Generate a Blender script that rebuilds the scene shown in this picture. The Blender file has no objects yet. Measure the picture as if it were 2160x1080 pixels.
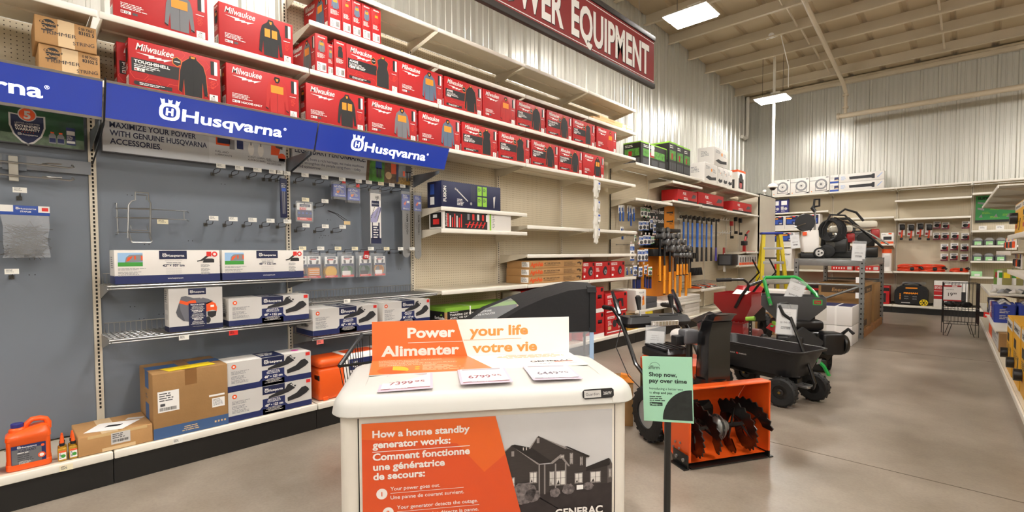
import bpy, math, random
from mathutils import Vector, Matrix
random.seed(7)
SC = bpy.context.scene
COL = SC.collection
R = math.radians
PI = math.pi

# ---------------------------------------------------------------- camera, world, exposure
cam_data = bpy.data.cameras.new('camera')
cam = bpy.data.objects.new('camera', cam_data)
COL.objects.link(cam)
SC.camera = cam
cam_data.sensor_fit = 'HORIZONTAL'
cam_data.sensor_width = 36.0
cam_data.lens = 36.0 * 1032.3 / 2160.0
cam_data.shift_y = 30.0 / 2160.0
cam_data.clip_start = 0.05
cam_data.clip_end = 200
_yaw, _pit, _rol = -0.756626, -0.03623, -0.003509
_f = Vector((math.sin(_yaw) * math.cos(_pit), math.cos(_yaw) * math.cos(_pit), math.sin(_pit)))
_r = Vector((math.cos(_yaw), -math.sin(_yaw), 0))
_u = _r.cross(_f)
_r2 = _r * math.cos(_rol) + _u * math.sin(_rol)
_u2 = _u * math.cos(_rol) - _r * math.sin(_rol)
cam.matrix_world = Matrix(((_r2.x, _u2.x, -_f.x, 0), (_r2.y, _u2.y, -_f.y, 0), (_r2.z, _u2.z, -_f.z, 1.35), (0, 0, 0, 1)))

world = bpy.data.worlds.new('world')
SC.world = world
world.use_nodes = True
world.node_tree.nodes['Background'].inputs[0].default_value = (1.0, 0.97, 0.93, 1)
world.node_tree.nodes['Background'].inputs[1].default_value = 0.05
vs = SC.view_settings
vs.view_transform = 'Standard'
vs.look = 'None'
vs.gamma = 1.0
vs.use_curve_mapping = False
vs.exposure = 0.46
LAMP = 95.0            # emission strength of the high-bay diffusers

# ---------------------------------------------------------------- materials
def lin(h):
    h = h.lstrip('#')
    out = []
    for i in (0, 2, 4):
        c = int(h[i:i + 2], 16) / 255
        out.append(c / 12.92 if c <= 0.04045 else ((c + 0.055) / 1.055) ** 2.4)
    return (*out, 1)
MATS = {}
def mat(name, hexc, rough=0.5, metal=0.0, noise=0.0, nscale=8.0, bump=0.0, bscale=60.0, emit=0.0, alpha=1.0, trans=0.0, coat=0.0, stretch=None, spec=None):
    if name in MATS:
        return MATS[name]
    m = bpy.data.materials.new(name)
    m.use_nodes = True
    nt = m.node_tree
    b = nt.nodes['Principled BSDF']
    c = lin(hexc)
    b.inputs['Base Color'].default_value = c
    b.inputs['Roughness'].default_value = rough
    b.inputs['Metallic'].default_value = metal
    if spec is not None:
        b.inputs['Specular IOR Level'].default_value = spec
    if coat:
        b.inputs['Coat Weight'].default_value = coat
        b.inputs['Coat Roughness'].default_value = 0.08
    if emit:
        b.inputs['Emission Color'].default_value = c
        b.inputs['Emission Strength'].default_value = emit
    if alpha < 1:
        b.inputs['Alpha'].default_value = alpha
    if trans:
        b.inputs['Transmission Weight'].default_value = trans
    tc = None
    if noise or bump:
        tc = nt.nodes.new('ShaderNodeTexCoord')
        mp = nt.nodes.new('ShaderNodeMapping')
        nt.links.new(tc.outputs['Object'], mp.inputs[0])
        if stretch:
            mp.inputs['Scale'].default_value = stretch
    if noise:
        n = nt.nodes.new('ShaderNodeTexNoise')
        n.inputs['Scale'].default_value = nscale
        n.inputs['Detail'].default_value = 6
        nt.links.new(mp.outputs[0], n.inputs['Vector'])
        r = nt.nodes.new('ShaderNodeValToRGB')
        r.color_ramp.elements[0].position = 0.3
        r.color_ramp.elements[1].position = 0.7
        r.color_ramp.elements[0].color = tuple(max(0, x * (1 - noise)) for x in c[:3]) + (1,)
        r.color_ramp.elements[1].color = tuple(min(1, x * (1 + noise)) for x in c[:3]) + (1,)
        nt.links.new(n.outputs['Fac'], r.inputs[0])
        nt.links.new(r.outputs[0], b.inputs['Base Color'])
    if bump:
        n2 = nt.nodes.new('ShaderNodeTexNoise')
        n2.inputs['Scale'].default_value = bscale
        n2.inputs['Detail'].default_value = 4
        nt.links.new(mp.outputs[0], n2.inputs['Vector'])
        bp = nt.nodes.new('ShaderNodeBump')
        bp.inputs['Strength'].default_value = bump
        bp.inputs['Distance'].default_value = 0.01
        nt.links.new(n2.outputs['Fac'], bp.inputs['Height'])
        nt.links.new(bp.outputs[0], b.inputs['Normal'])
    MATS[name] = m
    return m

def pegboard_mat():
    """beige board drilled with a one inch grid of small dark holes (object space, board in local X-Z)"""
    m = mat('pegboard_beige', 'cfc3aa', 0.55)
    nt = m.node_tree
    b = nt.nodes['Principled BSDF']
    tc = nt.nodes.new('ShaderNodeTexCoord')
    sep = nt.nodes.new('ShaderNodeSeparateXYZ')
    nt.links.new(tc.outputs['Object'], sep.inputs[0])
    sq = []
    for ax in ('X', 'Z'):
        mu = nt.nodes.new('ShaderNodeMath'); mu.operation = 'MULTIPLY'; mu.inputs[1].default_value = 1 / 0.0254
        fr = nt.nodes.new('ShaderNodeMath'); fr.operation = 'FRACT'
        su = nt.nodes.new('ShaderNodeMath'); su.operation = 'SUBTRACT'; su.inputs[1].default_value = 0.5
        p2 = nt.nodes.new('ShaderNodeMath'); p2.operation = 'MULTIPLY'
        nt.links.new(sep.outputs[ax], mu.inputs[0]); nt.links.new(mu.outputs[0], fr.inputs[0])
        nt.links.new(fr.outputs[0], su.inputs[0])
        nt.links.new(su.outputs[0], p2.inputs[0]); nt.links.new(su.outputs[0], p2.inputs[1])
        sq.append(p2)
    ad = nt.nodes.new('ShaderNodeMath'); ad.operation = 'ADD'
    nt.links.new(sq[0].outputs[0], ad.inputs[0]); nt.links.new(sq[1].outputs[0], ad.inputs[1])
    lt = nt.nodes.new('ShaderNodeMath'); lt.operation = 'LESS_THAN'; lt.inputs[1].default_value = 0.016
    nt.links.new(ad.outputs[0], lt.inputs[0])
    mx = nt.nodes.new('ShaderNodeMix'); mx.data_type = 'RGBA'
    mx.inputs[6].default_value = lin('cfc3aa'); mx.inputs[7].default_value = lin('4a4234')
    nt.links.new(lt.outputs[0], mx.inputs[0])
    nt.links.new(mx.outputs[2], b.inputs['Base Color'])
    return m

def concrete_mat():
    m = mat('polished_concrete', '968a7c', 0.32)
    nt = m.node_tree
    b = nt.nodes['Principled BSDF']
    tc = nt.nodes.new('ShaderNodeTexCoord')
    n1 = nt.nodes.new('ShaderNodeTexNoise'); n1.inputs['Scale'].default_value = 1.3; n1.inputs['Detail'].default_value = 8; n1.inputs['Roughness'].default_value = 0.65
    n2 = nt.nodes.new('ShaderNodeTexNoise'); n2.inputs['Scale'].default_value = 60; n2.inputs['Detail'].default_value = 3
    nt.links.new(tc.outputs['Object'], n1.inputs['Vector']); nt.links.new(tc.outputs['Object'], n2.inputs['Vector'])
    r1 = nt.nodes.new('ShaderNodeValToRGB')
    r1.color_ramp.elements[0].position = 0.33; r1.color_ramp.elements[1].position = 0.72
    r1.color_ramp.elements[0].color = lin('7d7163'); r1.color_ramp.elements[1].color = lin('a59a8c')
    nt.links.new(n1.outputs['Fac'], r1.inputs[0])
    r2 = nt.nodes.new('ShaderNodeValToRGB')
    r2.color_ramp.elements[0].position = 0.3; r2.color_ramp.elements[1].position = 0.6
    r2.color_ramp.elements[0].color = (0.82, 0.82, 0.82, 1); r2.color_ramp.elements[1].color = (1, 1, 1, 1)
    nt.links.new(n2.outputs['Fac'], r2.inputs[0])
    mx = nt.nodes.new('ShaderNodeMix'); mx.data_type = 'RGBA'; mx.blend_type = 'MULTIPLY'; mx.inputs[0].default_value = 0.6
    nt.links.new(r1.outputs[0], mx.inputs[6]); nt.links.new(r2.outputs[0], mx.inputs[7])
    nt.links.new(mx.outputs[2], b.inputs['Base Color'])
    r3 = nt.nodes.new('ShaderNodeMapRange'); r3.inputs[3].default_value = 0.22; r3.inputs[4].default_value = 0.48
    nt.links.new(n1.outputs['Fac'], r3.inputs[0]); nt.links.new(r3.outputs[0], b.inputs['Roughness'])
    bp = nt.nodes.new('ShaderNodeBump'); bp.inputs['Strength'].default_value = 0.06; bp.inputs['Distance'].default_value = 0.01
    nt.links.new(n2.outputs['Fac'], bp.inputs['Height']); nt.links.new(bp.outputs[0], b.inputs['Normal'])
    return m

# common palette
W = mat('white_print', 'f2f0ec', 0.5)
K = mat('black_print', '151414', 0.5)
RED = mat('red_carton', 'b81216', 0.5, noise=0.05, nscale=3)
REDD = mat('dark_red_carton', 'b01519', 0.42, noise=0.05, nscale=3)
BEI = mat('beige_steel', 'd9d0bd', 0.45, noise=0.04, nscale=2)
LIP = mat('cream_price_rail', 'ebe6da', 0.4, noise=0.03, nscale=4)
KICK = mat('black_kickplate', '161514', 0.45, noise=0.2, nscale=3)
CARD = mat('kraft_cardboard', 'b58a58', 0.75, noise=0.08, nscale=6, bump=0.15, bscale=40)
CARDD = mat('brown_cardboard', '9c7648', 0.78, noise=0.08, nscale=6, bump=0.15, bscale=40)
NAVY = mat('navy_print', '1f2a5c', 0.42, noise=0.05, nscale=4)
NVK = mat('dark_navy_print', '171f45', 0.42)
GRYP = mat('grey_print', '8b8b8e', 0.5)
LGRY = mat('light_grey_print', 'cfccc8', 0.5)
DGRY = mat('dark_grey_print', '4b4b4e', 0.5)
ORG = mat('orange_print', 'ee5a24', 0.42)
ORP = mat('orange_plastic', 'ee5c17', 0.35, noise=0.04, nscale=5, coat=0.2)
HEAT = mat('amber_print', 'f7941d', 0.5)
YEL = mat('yellow_print', 'f2d21c', 0.5)
GRN = mat('green_print', '3f9a3a', 0.5)
LIME = mat('lime_print', '8ec63f', 0.5)
BLU = mat('blue_print', '2c50a8', 0.45)
TAN = mat('tan_print', 'd9b98a', 0.5)
WBOX = mat('white_carton', 'e6e2dc', 0.45, noise=0.03, nscale=3)
TAGW = mat('white_tag', 'f0eee6', 0.4)
TAGC = mat('cream_tag', 'efe5c4', 0.4)
TAGR = mat('red_tag', 'e0312c', 0.4)
TAGP = mat('pink_tag', 'f0786e', 0.4)
STEEL = mat('zinc_wire', 'a5a5a3', 0.3, metal=0.9)
DSTEEL = mat('dark_steel_wire', '55534f', 0.35, metal=0.8)
CHROME = mat('chrome', 'c9c9c7', 0.15, metal=1.0)
BLKM = mat('black_metal', '121212', 0.32, noise=0.2, nscale=12, coat=0.3)
BLKP = mat('black_plastic', '18181a', 0.4, noise=0.15, nscale=10)
RUB = mat('black_rubber', '171717', 0.65, noise=0.2, nscale=20, bump=0.2, bscale=50)
CLEAR = mat('clear_plastic', 'eef2f5', 0.08, alpha=0.22)
PAPER = mat('paper_white', 'f3f1ee', 0.6)

# ---------------------------------------------------------------- mesh collector
_TXT = {}
def glyphs(s, bold=0.0, space=1.0):
    """outline of a piece of lettering as flat polygons, cap height 1"""
    key = (s, bold, space)
    if key in _TXT:
        return _TXT[key]
    cu = bpy.data.curves.new('lettering', 'FONT')
    cu.body = s
    cu.size = 1.0
    cu.offset = bold
    cu.space_character = space
    cu.resolution_u = 3
    ob = bpy.data.objects.new('lettering', cu)
    COL.objects.link(ob)
    dg = bpy.context.evaluated_depsgraph_get()
    me = bpy.data.meshes.new_from_object(ob.evaluated_get(dg))
    k = 1 / 0.729
    v = [(p.co.x * k, p.co.y * k) for p in me.vertices]
    f = [tuple(p.vertices) for p in me.polygons]
    bpy.data.objects.remove(ob)
    bpy.data.curves.remove(cu)
    bpy.data.meshes.remove(me)
    x0 = min((p[0] for p in v), default=0); x1 = max((p[0] for p in v), default=1)
    v = [(p[0] - x0, p[1]) for p in v]
    _TXT[key] = (v, f, x1 - x0)
    return _TXT[key]

def frame(o, u, v):
    o, u, v = Vector(o), Vector(u).normalized(), Vector(v).normalized()
    n = u.cross(v).normalized()
    return Matrix(((u.x, v.x, n.x, o.x), (u.y, v.y, n.y, o.y), (u.z, v.z, n.z, o.z), (0, 0, 0, 1)))

class G:
    """collects shapes; build() links them as ONE mesh object"""
    def __init__(s):
        s.v = []; s.f = []; s.mi = []; s.mats = []; s.M = Matrix.Identity(4); s.P = Matrix.Identity(4)
    def at(s, loc=(0, 0, 0), rx=0, ry=0, rz=0):
        s.M = Matrix.Translation(loc) @ Matrix.Rotation(rz, 4, 'Z') @ Matrix.Rotation(ry, 4, 'Y') @ Matrix.Rotation(rx, 4, 'X')
        return s
    def m(s, mt):
        if mt not in s.mats:
            s.mats.append(mt)
        return s.mats.index(mt)
    def add(s, verts, faces, mt):
        b = len(s.v)
        s.v += [s.M @ Vector(p) for p in verts]
        k = s.m(mt)
        for f in faces:
            s.f.append(tuple(b + i for i in f)); s.mi.append(k)
        return s
    def box(s, x0, y0, z0, x1, y1, z1, mt, bv=0.0):
        x0, x1 = min(x0, x1), max(x0, x1); y0, y1 = min(y0, y1), max(y0, y1); z0, z1 = min(z0, z1), max(z0, z1)
        if bv <= 0:
            v = [(x0, y0, z0), (x1, y0, z0), (x1, y1, z0), (x0, y1, z0), (x0, y0, z1), (x1, y0, z1), (x1, y1, z1), (x0, y1, z1)]
            return s.add(v, [(0, 3, 2, 1), (4, 5, 6, 7), (0, 1, 5, 4), (1, 2, 6, 5), (2, 3, 7, 6), (3, 0, 4, 7)], mt)
        # chamfered box: superellipse-like rings
        b = min(bv, (x1 - x0) / 2.01, (y1 - y0) / 2.01, (z1 - z0) / 2.01)
        secs = []
        n = 3
        prof = [(b * (1 - math.sin(a)), b * (1 - math.cos(a))) for a in [PI / 2 * i / n for i in range(n + 1)]]  # inset, dz
        levels = [(i, z0 + d) for i, d in prof] + [(i, z1 - d) for i, d in reversed(prof)]
        for ins, z in levels:
            ring = []
            xa, xb, ya, yb = x0 + ins, x1 - ins, y0 + ins, y1 - ins
            r = max(b - ins, 0.0) if False else b * 0.9
            r = min(r, (xb - xa) / 2.01, (yb - ya) / 2.01)
            for cx, cy, a0 in ((xb - r, yb - r, 0), (xa + r, yb - r, 1), (xa + r, ya + r, 2), (xb - r, ya + r, 3)):
                for q in range(4):
                    a = a0 * PI / 2 + q * PI / 6
                    ring.append((cx + r * math.cos(a), cy + r * math.sin(a), z))
            secs.append(ring)
        return s.loft(secs, mt)
    def loft(s, rings, mt, cap=True, closed=True):
        n = len(rings[0]); v = [p for r in rings for p in r]; f = []
        for i in range(len(rings) - 1):
            for j in range(n if closed else n - 1):
                k = (j + 1) % n
                f.append((i * n + j, i * n + k, (i + 1) * n + k, (i + 1) * n + j))
        if cap:
            f.append(tuple(reversed(range(n)))); f.append(tuple((len(rings) - 1) * n + j for j in range(n)))
        return s.add(v, f, mt)
    def cyl(s, p0, p1, r0, mt, r1=None, n=12, cap=True):
        r1 = r0 if r1 is None else r1
        p0, p1 = Vector(p0), Vector(p1); d = (p1 - p0).normalized()
        a = d.orthogonal().normalized(); b = d.cross(a)
        rg = [[p + (a * math.cos(t) + b * math.sin(t)) * r for t in [2 * PI * i / n for i in range(n)]] for p, r in ((p0, r0), (p1, r1))]
        return s.loft(rg, mt, cap)
    def tube(s, pts, r, mt, n=6, closed=False):
        pts = [Vector(p) for p in pts]; L = len(pts); rings = []; prev = None
        for i, p in enumerate(pts):
            if closed:
                d = (pts[(i + 1) % L] - pts[i - 1])
            else:
                d = (pts[min(i + 1, L - 1)] - pts[max(i - 1, 0)])
            d = d.normalized() if d.length > 1e-9 else Vector((0, 0, 1))
            if prev is None:
                a = d.orthogonal().normalized()
            else:
                a = prev - d * prev.dot(d)
                a = a.normalized() if a.length > 1e-6 else d.orthogonal().normalized()
            prev = a; b = d.cross(a)
            rr = r[i] if isinstance(r, (list, tuple)) else r
            rings.append([p + (a * math.cos(t) + b * math.sin(t)) * rr for t in [2 * PI * k / n for k in range(n)]])
        if closed:
            rings.append(rings[0])
        return s.loft(rings, mt, cap=not closed)
    def lathe(s, prof, mt, n=20, loc=(0, 0, 0), axis='Z', cap=True):
        rings = []
        for r, h in prof:
            ring = []
            for i in range(n):
                a = 2 * PI * i / n; c, q = r * math.cos(a), r * math.sin(a)
                p = {'Z': (c, q, h), 'X': (h, c, q), 'Y': (q, h, c)}[axis]
                ring.append((p[0] + loc[0], p[1] + loc[1], p[2] + loc[2]))
            rings.append(ring)
        return s.loft(rings, mt, cap)
    def prism(s, poly, M, t, mt):
        """2-D outline in the plane of matrix M, thickness t backwards from the plane"""
        a = [M @ Vector((p[0], p[1], 0)) for p in poly]; b = [M @ Vector((p[0], p[1], -t)) for p in poly]; n = len(poly)
        f = [tuple(range(n)), tuple(reversed(range(n, 2 * n)))]
        f += [(n + i, n + (i + 1) % n, (i + 1) % n, i) for i in range(n)]
        return s.add(a + b, f, mt)
    def ell(s, c, r, mt, n=12, k=8):
        rings = []
        for i in range(1, k):
            t = PI * i / k
            rings.append([(c[0] + r[0] * math.sin(t) * math.cos(2 * PI * j / n), c[1] + r[1] * math.sin(t) * math.sin(2 * PI * j / n), c[2] - r[2] * math.cos(t)) for j in range(n)])
        return s.loft(rings, mt)
    # ---- printing on a face: set the face with on(), then draw in its u, v metres
    def on(s, M):
        s.P = M; return s
    def pp(s, pts, mt, layer=1):
        o = 0.0005 * layer
        return s.add([s.P @ Vector((p[0], p[1], o)) for p in pts], [tuple(range(len(pts)))], mt)
    def pr(s, u0, v0, u1, v1, mt, layer=1):
        return s.pp([(u0, v0), (u1, v0), (u1, v1), (u0, v1)], mt, layer)
    def pc(s, u, v, r, mt, layer=1, n=20, sy=1.0):
        return s.pp([(u + r * math.cos(2 * PI * i / n), v + r * sy * math.sin(2 * PI * i / n)) for i in range(n)], mt, layer)
    def pt(s, txt, u, v, h, mt, layer=2, bold=0.0, w=None, al='l', rot=0.0, shear=0.0, space=1.0):
        vs_, fs, wd = glyphs(txt, bold, space)
        kx = h if w is None else w / max(wd, 1e-6)
        W_ = wd * kx
        o = {'l': 0, 'c': -W_ / 2, 'r': -W_}[al]
        c, q = math.cos(rot), math.sin(rot)
        out = []
        for x, y in vs_:
            a = x * kx + o + shear * y * h; b = y * h
            out.append(s.P @ Vector((u + a * c - b * q, v + a * q + b * c, 0.0005 * layer)))
        return s.add(out, fs, mt)
    def fine(s, u, v, w, n, pitch, mt, layer=2, seed=1, al='l', th=0.45):
        """rows of print too small to read"""
        rd = random.Random(seed)
        for i in range(n):
            ww = w * (0.65 + 0.35 * rd.random()); x = u if al == 'l' else u + (w - ww) / 2
            end = x + ww
            while x < end - pitch * .4:
                l = min(pitch * (0.8 + 2.4 * rd.random()), end - x)
                s.pr(x, v - i * pitch - pitch * th, x + l, v - i * pitch, mt, layer); x += l + pitch * 0.35
        return s
    def bars(s, u, v, w, h, mt, layer=2, seed=3, n=18):
        rd = random.Random(seed); x = u; d = w / n
        for i in range(n):
            t = d * (0.25 + 0.5 * rd.random()); s.pr(x, v, x + t, v + h, mt, layer); x += d
        return s
    def mesh(s, name, ang=35):
        me = bpy.data.meshes.new(name)
        me.from_pydata([tuple(p) for p in s.v], [], s.f)
        for mt in s.mats:
            me.materials.append(mt)
        me.polygons.foreach_set('material_index', s.mi)
        me.polygons.foreach_set('use_smooth', [True] * len(s.f))
        me.update()
        me.set_sharp_from_angle(angle=R(ang))
        return me
    def build(s, name, parent=None, loc=None, rz=None, ang=35):
        o = bpy.data.objects.new(name, s.mesh(name, ang)); COL.objects.link(o)
        if parent is not None:
            o.parent = parent
        if loc is not None:
            o.location = loc
        if rz is not None:
            o.rotation_euler = (0, 0, rz)
        return o

def tag(o, label, cat=None, group=None):
    o['label'] = label
    if cat: o['category'] = cat
    if group: o['group'] = group
    return o
def thing(name, label, cat, loc=(0, 0, 0), rz=0.0, group=None):
    o = bpy.data.objects.new(name, None); COL.objects.link(o)
    o.empty_display_size = 0.1
    o.location = loc; o.rotation_euler = (0, 0, rz)
    return tag(o, label, cat, group)
def struct(g, name, parent=None, **k):
    o = g.build(name, parent, **k)
    if parent is None: o['kind'] = 'structure'
    return o
def dup(src, loc=None, rz=None, label=None, group=None, name=None):
    o = src.copy(); COL.objects.link(o)
    if loc is not None: o.location = loc
    if rz is not None: o.rotation_euler = (0, 0, rz)
    if label: o['label'] = label
    if group: o['group'] = group
    for ch in list(src.children):
        c = ch.copy(); COL.objects.link(c); c.parent = o
        for gc in list(ch.children):
            d = gc.copy(); COL.objects.link(d); d.parent = c
    return o
# faces of a carton w wide (x), d deep (y), h high (z); its front looks along -y
def F_front(): return frame((0, 0, 0), (1, 0, 0), (0, 0, 1))
def F_left(d): return frame((0, d, 0), (0, -1, 0), (0, 0, 1))
def F_right(w): return frame((w, 0, 0), (0, 1, 0), (0, 0, 1))
def F_top(h): return frame((0, 0, h), (1, 0, 0), (0, 1, 0))
LW, BW, RW = PI / 2, 0.0, -PI / 2         # facing of goods on the left, back and right shelving
ORD = ['first', 'second', 'third', 'fourth', 'fifth', 'sixth', 'seventh', 'eighth', 'ninth', 'tenth', 'eleventh', 'twelfth', 'thirteenth', 'fourteenth', 'fifteenth', 'sixteenth', 'seventeenth', 'eighteenth', 'nineteenth', 'twentieth']
# ================================================================ the setting
XL, YB = -4.62, 14.25                   # left gable wall, back eave wall
XR, YF = 16.0, -11.0
def roof_z(y): return 5.337 + 0.0474 * (14.01 - y)     # underside of the purlins
CONC = concrete_mat()
g = G(); g.box(XL - .2, YF - .2, -0.2, XR + .2, YB + .2, 0, CONC); struct(g, 'floor')
# saw cuts in the slab
JOINT = mat('slab_joint', '5d5348', 0.8)
g = G()
for x in (-2.35, 0.9, 4.2): g.box(x - .003, YF, 0, x + .003, YB - .3, .0012, JOINT)
for y in (3.75, 8.3, -1.5): g.box(-3.6, y - .003, 0, 14, y + .003, .0012, JOINT)
struct(g, 'trim_1')

WALLM = mat('galvanised_wall_sheet', 'cbcac1', 0.3, metal=0.35, noise=0.035, nscale=1.5, stretch=(6, 6, .4), bump=0.05, bscale=14)
def sheet(g, a, b, n, ztop, mt):
    """ribbed steel wall sheet from a to b (plan points), n = unit normal into the room; ztop(p) = its height there"""
    a, b, n = Vector(a), Vector(b), Vector(n); d = (b - a).normalized(); L = (b - a).length
    pts = []; s = 0.0; P = 0.3048
    prof = [(0, 0), (.0, 0), (.018, .032), (.052, .032), (.07, 0), (.125, 0), (.131, .007), (.149, .007), (.155, 0), (.22, 0), (.226, .007), (.244, .007), (.25, 0)]
    while s < L:
        for u, h in prof:
            if s + u <= L: pts.append((s + u, h))
        s += P
    pts.append((L, 0))
    v = []
    for u, h in pts:
        p = a + d * u + n * h
        v += [(p.x, p.y, 0), (p.x, p.y, ztop(p))]
    f = [(2 * i, 2 * i + 2, 2 * i + 3, 2 * i + 1) for i in range(len(pts) - 1)]
    g.add(v, f, mt)
up = lambda p: roof_z(p.y) + .22
g = G(); sheet(g, (XL, YF, 0), (XL, YB, 0), (1, 0, 0), up, WALLM); struct(g, 'wall_left', ang=20)
g = G(); sheet(g, (XL, YB, 0), (XR, YB, 0), (0, -1, 0), up, WALLM); struct(g, 'wall_back', ang=20)
g = G(); sheet(g, (XR, YF, 0), (XR, YB, 0), (-1, 0, 0), up, WALLM); struct(g, 'wall_right', ang=20)
g = G(); sheet(g, (XL, YF, 0), (XR, YF, 0), (0, 1, 0), up, WALLM); struct(g, 'wall_front', ang=20)

DECK = mat('painted_roof_deck', 'bcab8d', 0.5, noise=0.05, nscale=2)
PURL = mat('painted_purlin', 'cdc0a8', 0.45, noise=0.04, nscale=2)
g = G()
pts = []; s = YF
z0 = lambda y: roof_z(y) + .2
v = []; rows = []
y = YF - .1
while y < YB + .1:
    rows += [(y, 0)]; y += 1.2
rows.append((YB + .1, 0))
x = XL - .1; xs = []
while x < XR:
    xs += [(x, 0), (x + .03, .04), (x + .09, .04), (x + .12, 0)]; x += .61
xs.append((XR + .1, 0))
for yy in (YF - .1, YB + .1):
    for xx, h in xs: v.append((xx, yy, z0(yy) + h))
n = len(xs)
g.add(v, [(i, i + n, i + n + 1, i + 1) for i in range(n - 1)], DECK)
struct(g, 'ceiling', ang=20)
# Z-purlins carrying the deck, each one a member of its own
PY = [13.35, 12.33, 11.43, 10.5, 9.55, 8.56]
while PY[-1] > YF + 1: PY.append(PY[-1] - 1.05)
tn = 2
for y in PY:
    zb = roof_z(y); g = G()
    prof = [(-.065, .018), (-.065, 0), (0, 0), (.003, .2), (.065, .2), (.065, .205), (-.003, .205), (-.005, .006), (-.06, .006), (-.06, .018)]
    ring = lambda X: [(X, y + a, zb + b) for a, b in prof]
    g.loft([ring(XL + .01), ring(XR - .01)], PURL); struct(g, 'trim_%d' % tn, ang=20); tn += 1
# sag straps between purlins
for x in (-2.5, -.53, 3.4):
    for a, b in zip(PY[:9], PY[1:10]):
        g = G(); y0, y1 = a - .07, b + .01
        g.cyl((x, y0, roof_z(y0) + .05), (x, y1, roof_z(y1) + .13), .018, PURL, n=6); struct(g, 'trim_%d' % tn); tn += 1
# eave strut at the head of the back wall
g = G()
g.box(XL + .02, YB - .14, 5.36, XR, YB - .035, 5.44, PURL); g.cyl((XL + .12, YB - .1, 5.475), (XR, YB - .1, 5.475), .035, PURL); struct(g, 'trim_%d' % tn); tn += 1
# white conduit down the corner and into the gable wall
PVC = mat('white_conduit', 'e9e4da', 0.4)
g = G()
g.tube([(XL + .1, YB - .2, 5.5), (XL + .1, YB - .2, 4.52), (XL + .1, YB - .24, 4.42), (XL + .1, YB - .34, 4.38), (XL + .1, YB - .62, 4.38)], .045, PVC, n=10)
tag(g.build('conduit_pipe'), 'white conduit pipe elbowing down the far corner of the ribbed walls', 'pipe')
# heater tube along the back wall and its feed
g = G()
g.cyl((-2.36, 13.5, 4.46), (XR - .3, 13.5, 4.46), .055, PURL, n=14)
g.cyl((-2.38, 13.5, 4.46), (-2.33, 13.5, 4.46), .075, PURL, n=14)
h = thing('gas_pipe', 'long cream pipe running level in front of the back wall', 'pipe', (-2.36, 13.5, 4.46))
o = g.build('tube'); o.parent = h; o.matrix_parent_inverse = Matrix.Translation((2.36, -13.5, -4.46))
g = G(); g.cyl((-2.22, 13.5, 4.5), (-2.22, 13.5, 4.98), .035, PURL)
for z in (4.62, 4.9): g.cyl((-2.22, 13.5, z), (-2.22, 13.5, z + .04), .06, PURL)
o = g.build('riser'); o.parent = h; o.matrix_parent_inverse = Matrix.Translation((2.36, -13.5, -4.46))
g = G()
g.tube([(-2.22, 13.5, 4.98), (-2.25, 13.35, 5.17), (-2.27, 13.2, 5.25), (-2.0, 7.0, 5.49), (-1.86, 3.0, 5.68)], .04, PURL, n=10)
o = g.build('feed_run'); o.parent = h; o.matrix_parent_inverse = Matrix.Translation((2.36, -13.5, -4.46))

# ---------------------------------------------------------------- high-bay lamps
GLOW = mat('lamp_diffuser', 'fffaf4', 0.4, emit=LAMP)
HOUS = mat('white_lamp_housing', 'e8e4dc', 0.4)
def lamp(x, y, z, label, first=[None]):
    if first[0] is not None:
        dup(first[0], (x, y, z), 0, label); return
    t = thing('high_bay_lamp', label, 'lamp', (x, y, z), 0, 'high-bay lamps under the roof')
    g = G()
    g.loft([[(-.31, -.24, .02), (.31, -.24, .02), (.31, .24, .02), (-.31, .24, .02)], [(-.31, -.24, .03), (.31, -.24, .03), (.31, .24, .03), (-.31, .24, .03)],
            [(-.22, -.15, .085), (.22, -.15, .085), (.22, .15, .085), (-.22, .15, .085)]], HOUS)
    g.box(-.02, -.08, .08, .16, .08, .14, HOUS); g.build('housing', t)
    for s_ in (-1, 1):
        g = G(); g.box(-.295, s_ * .12 - .105, -.006, .295, s_ * .12 + .105, .02, GLOW, .012); g.build('diffuser', t)
    for s_ in (-1, 1):
        g = G(); g.cyl((s_ * .2, 0, .08), (s_ * .2, 0, .99), .004, DSTEEL, n=5); g.build('hanger', t)
    first[0] = t
lamp(-2.95, 6.78, 4.62, 'bright white high-bay lamp nearest the red department sign')
lamp(-3.2, 11.5, 4.58, 'bright white high-bay lamp near the far back corner, above the dome camera')
for y, z, xs_ in ((-7.4, 5.1, (-2.9, .9, 4.7, 8.5, 12.3)), (-2.7, 4.95, (-2.9, .6, 4.7, 8.5, 12.3)), (2.05, 4.8, (-2.9, .3, 3.2, 6.2, 9.2)), (6.78, 4.65, (1.6, 4.9, 8.5, 12.3)), (11.5, 4.55, (2.3, 6.2, 10.5))):
    for x in xs_: lamp(x, y, z, 'high-bay lamp out of the picture over the rest of the hall')

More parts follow.
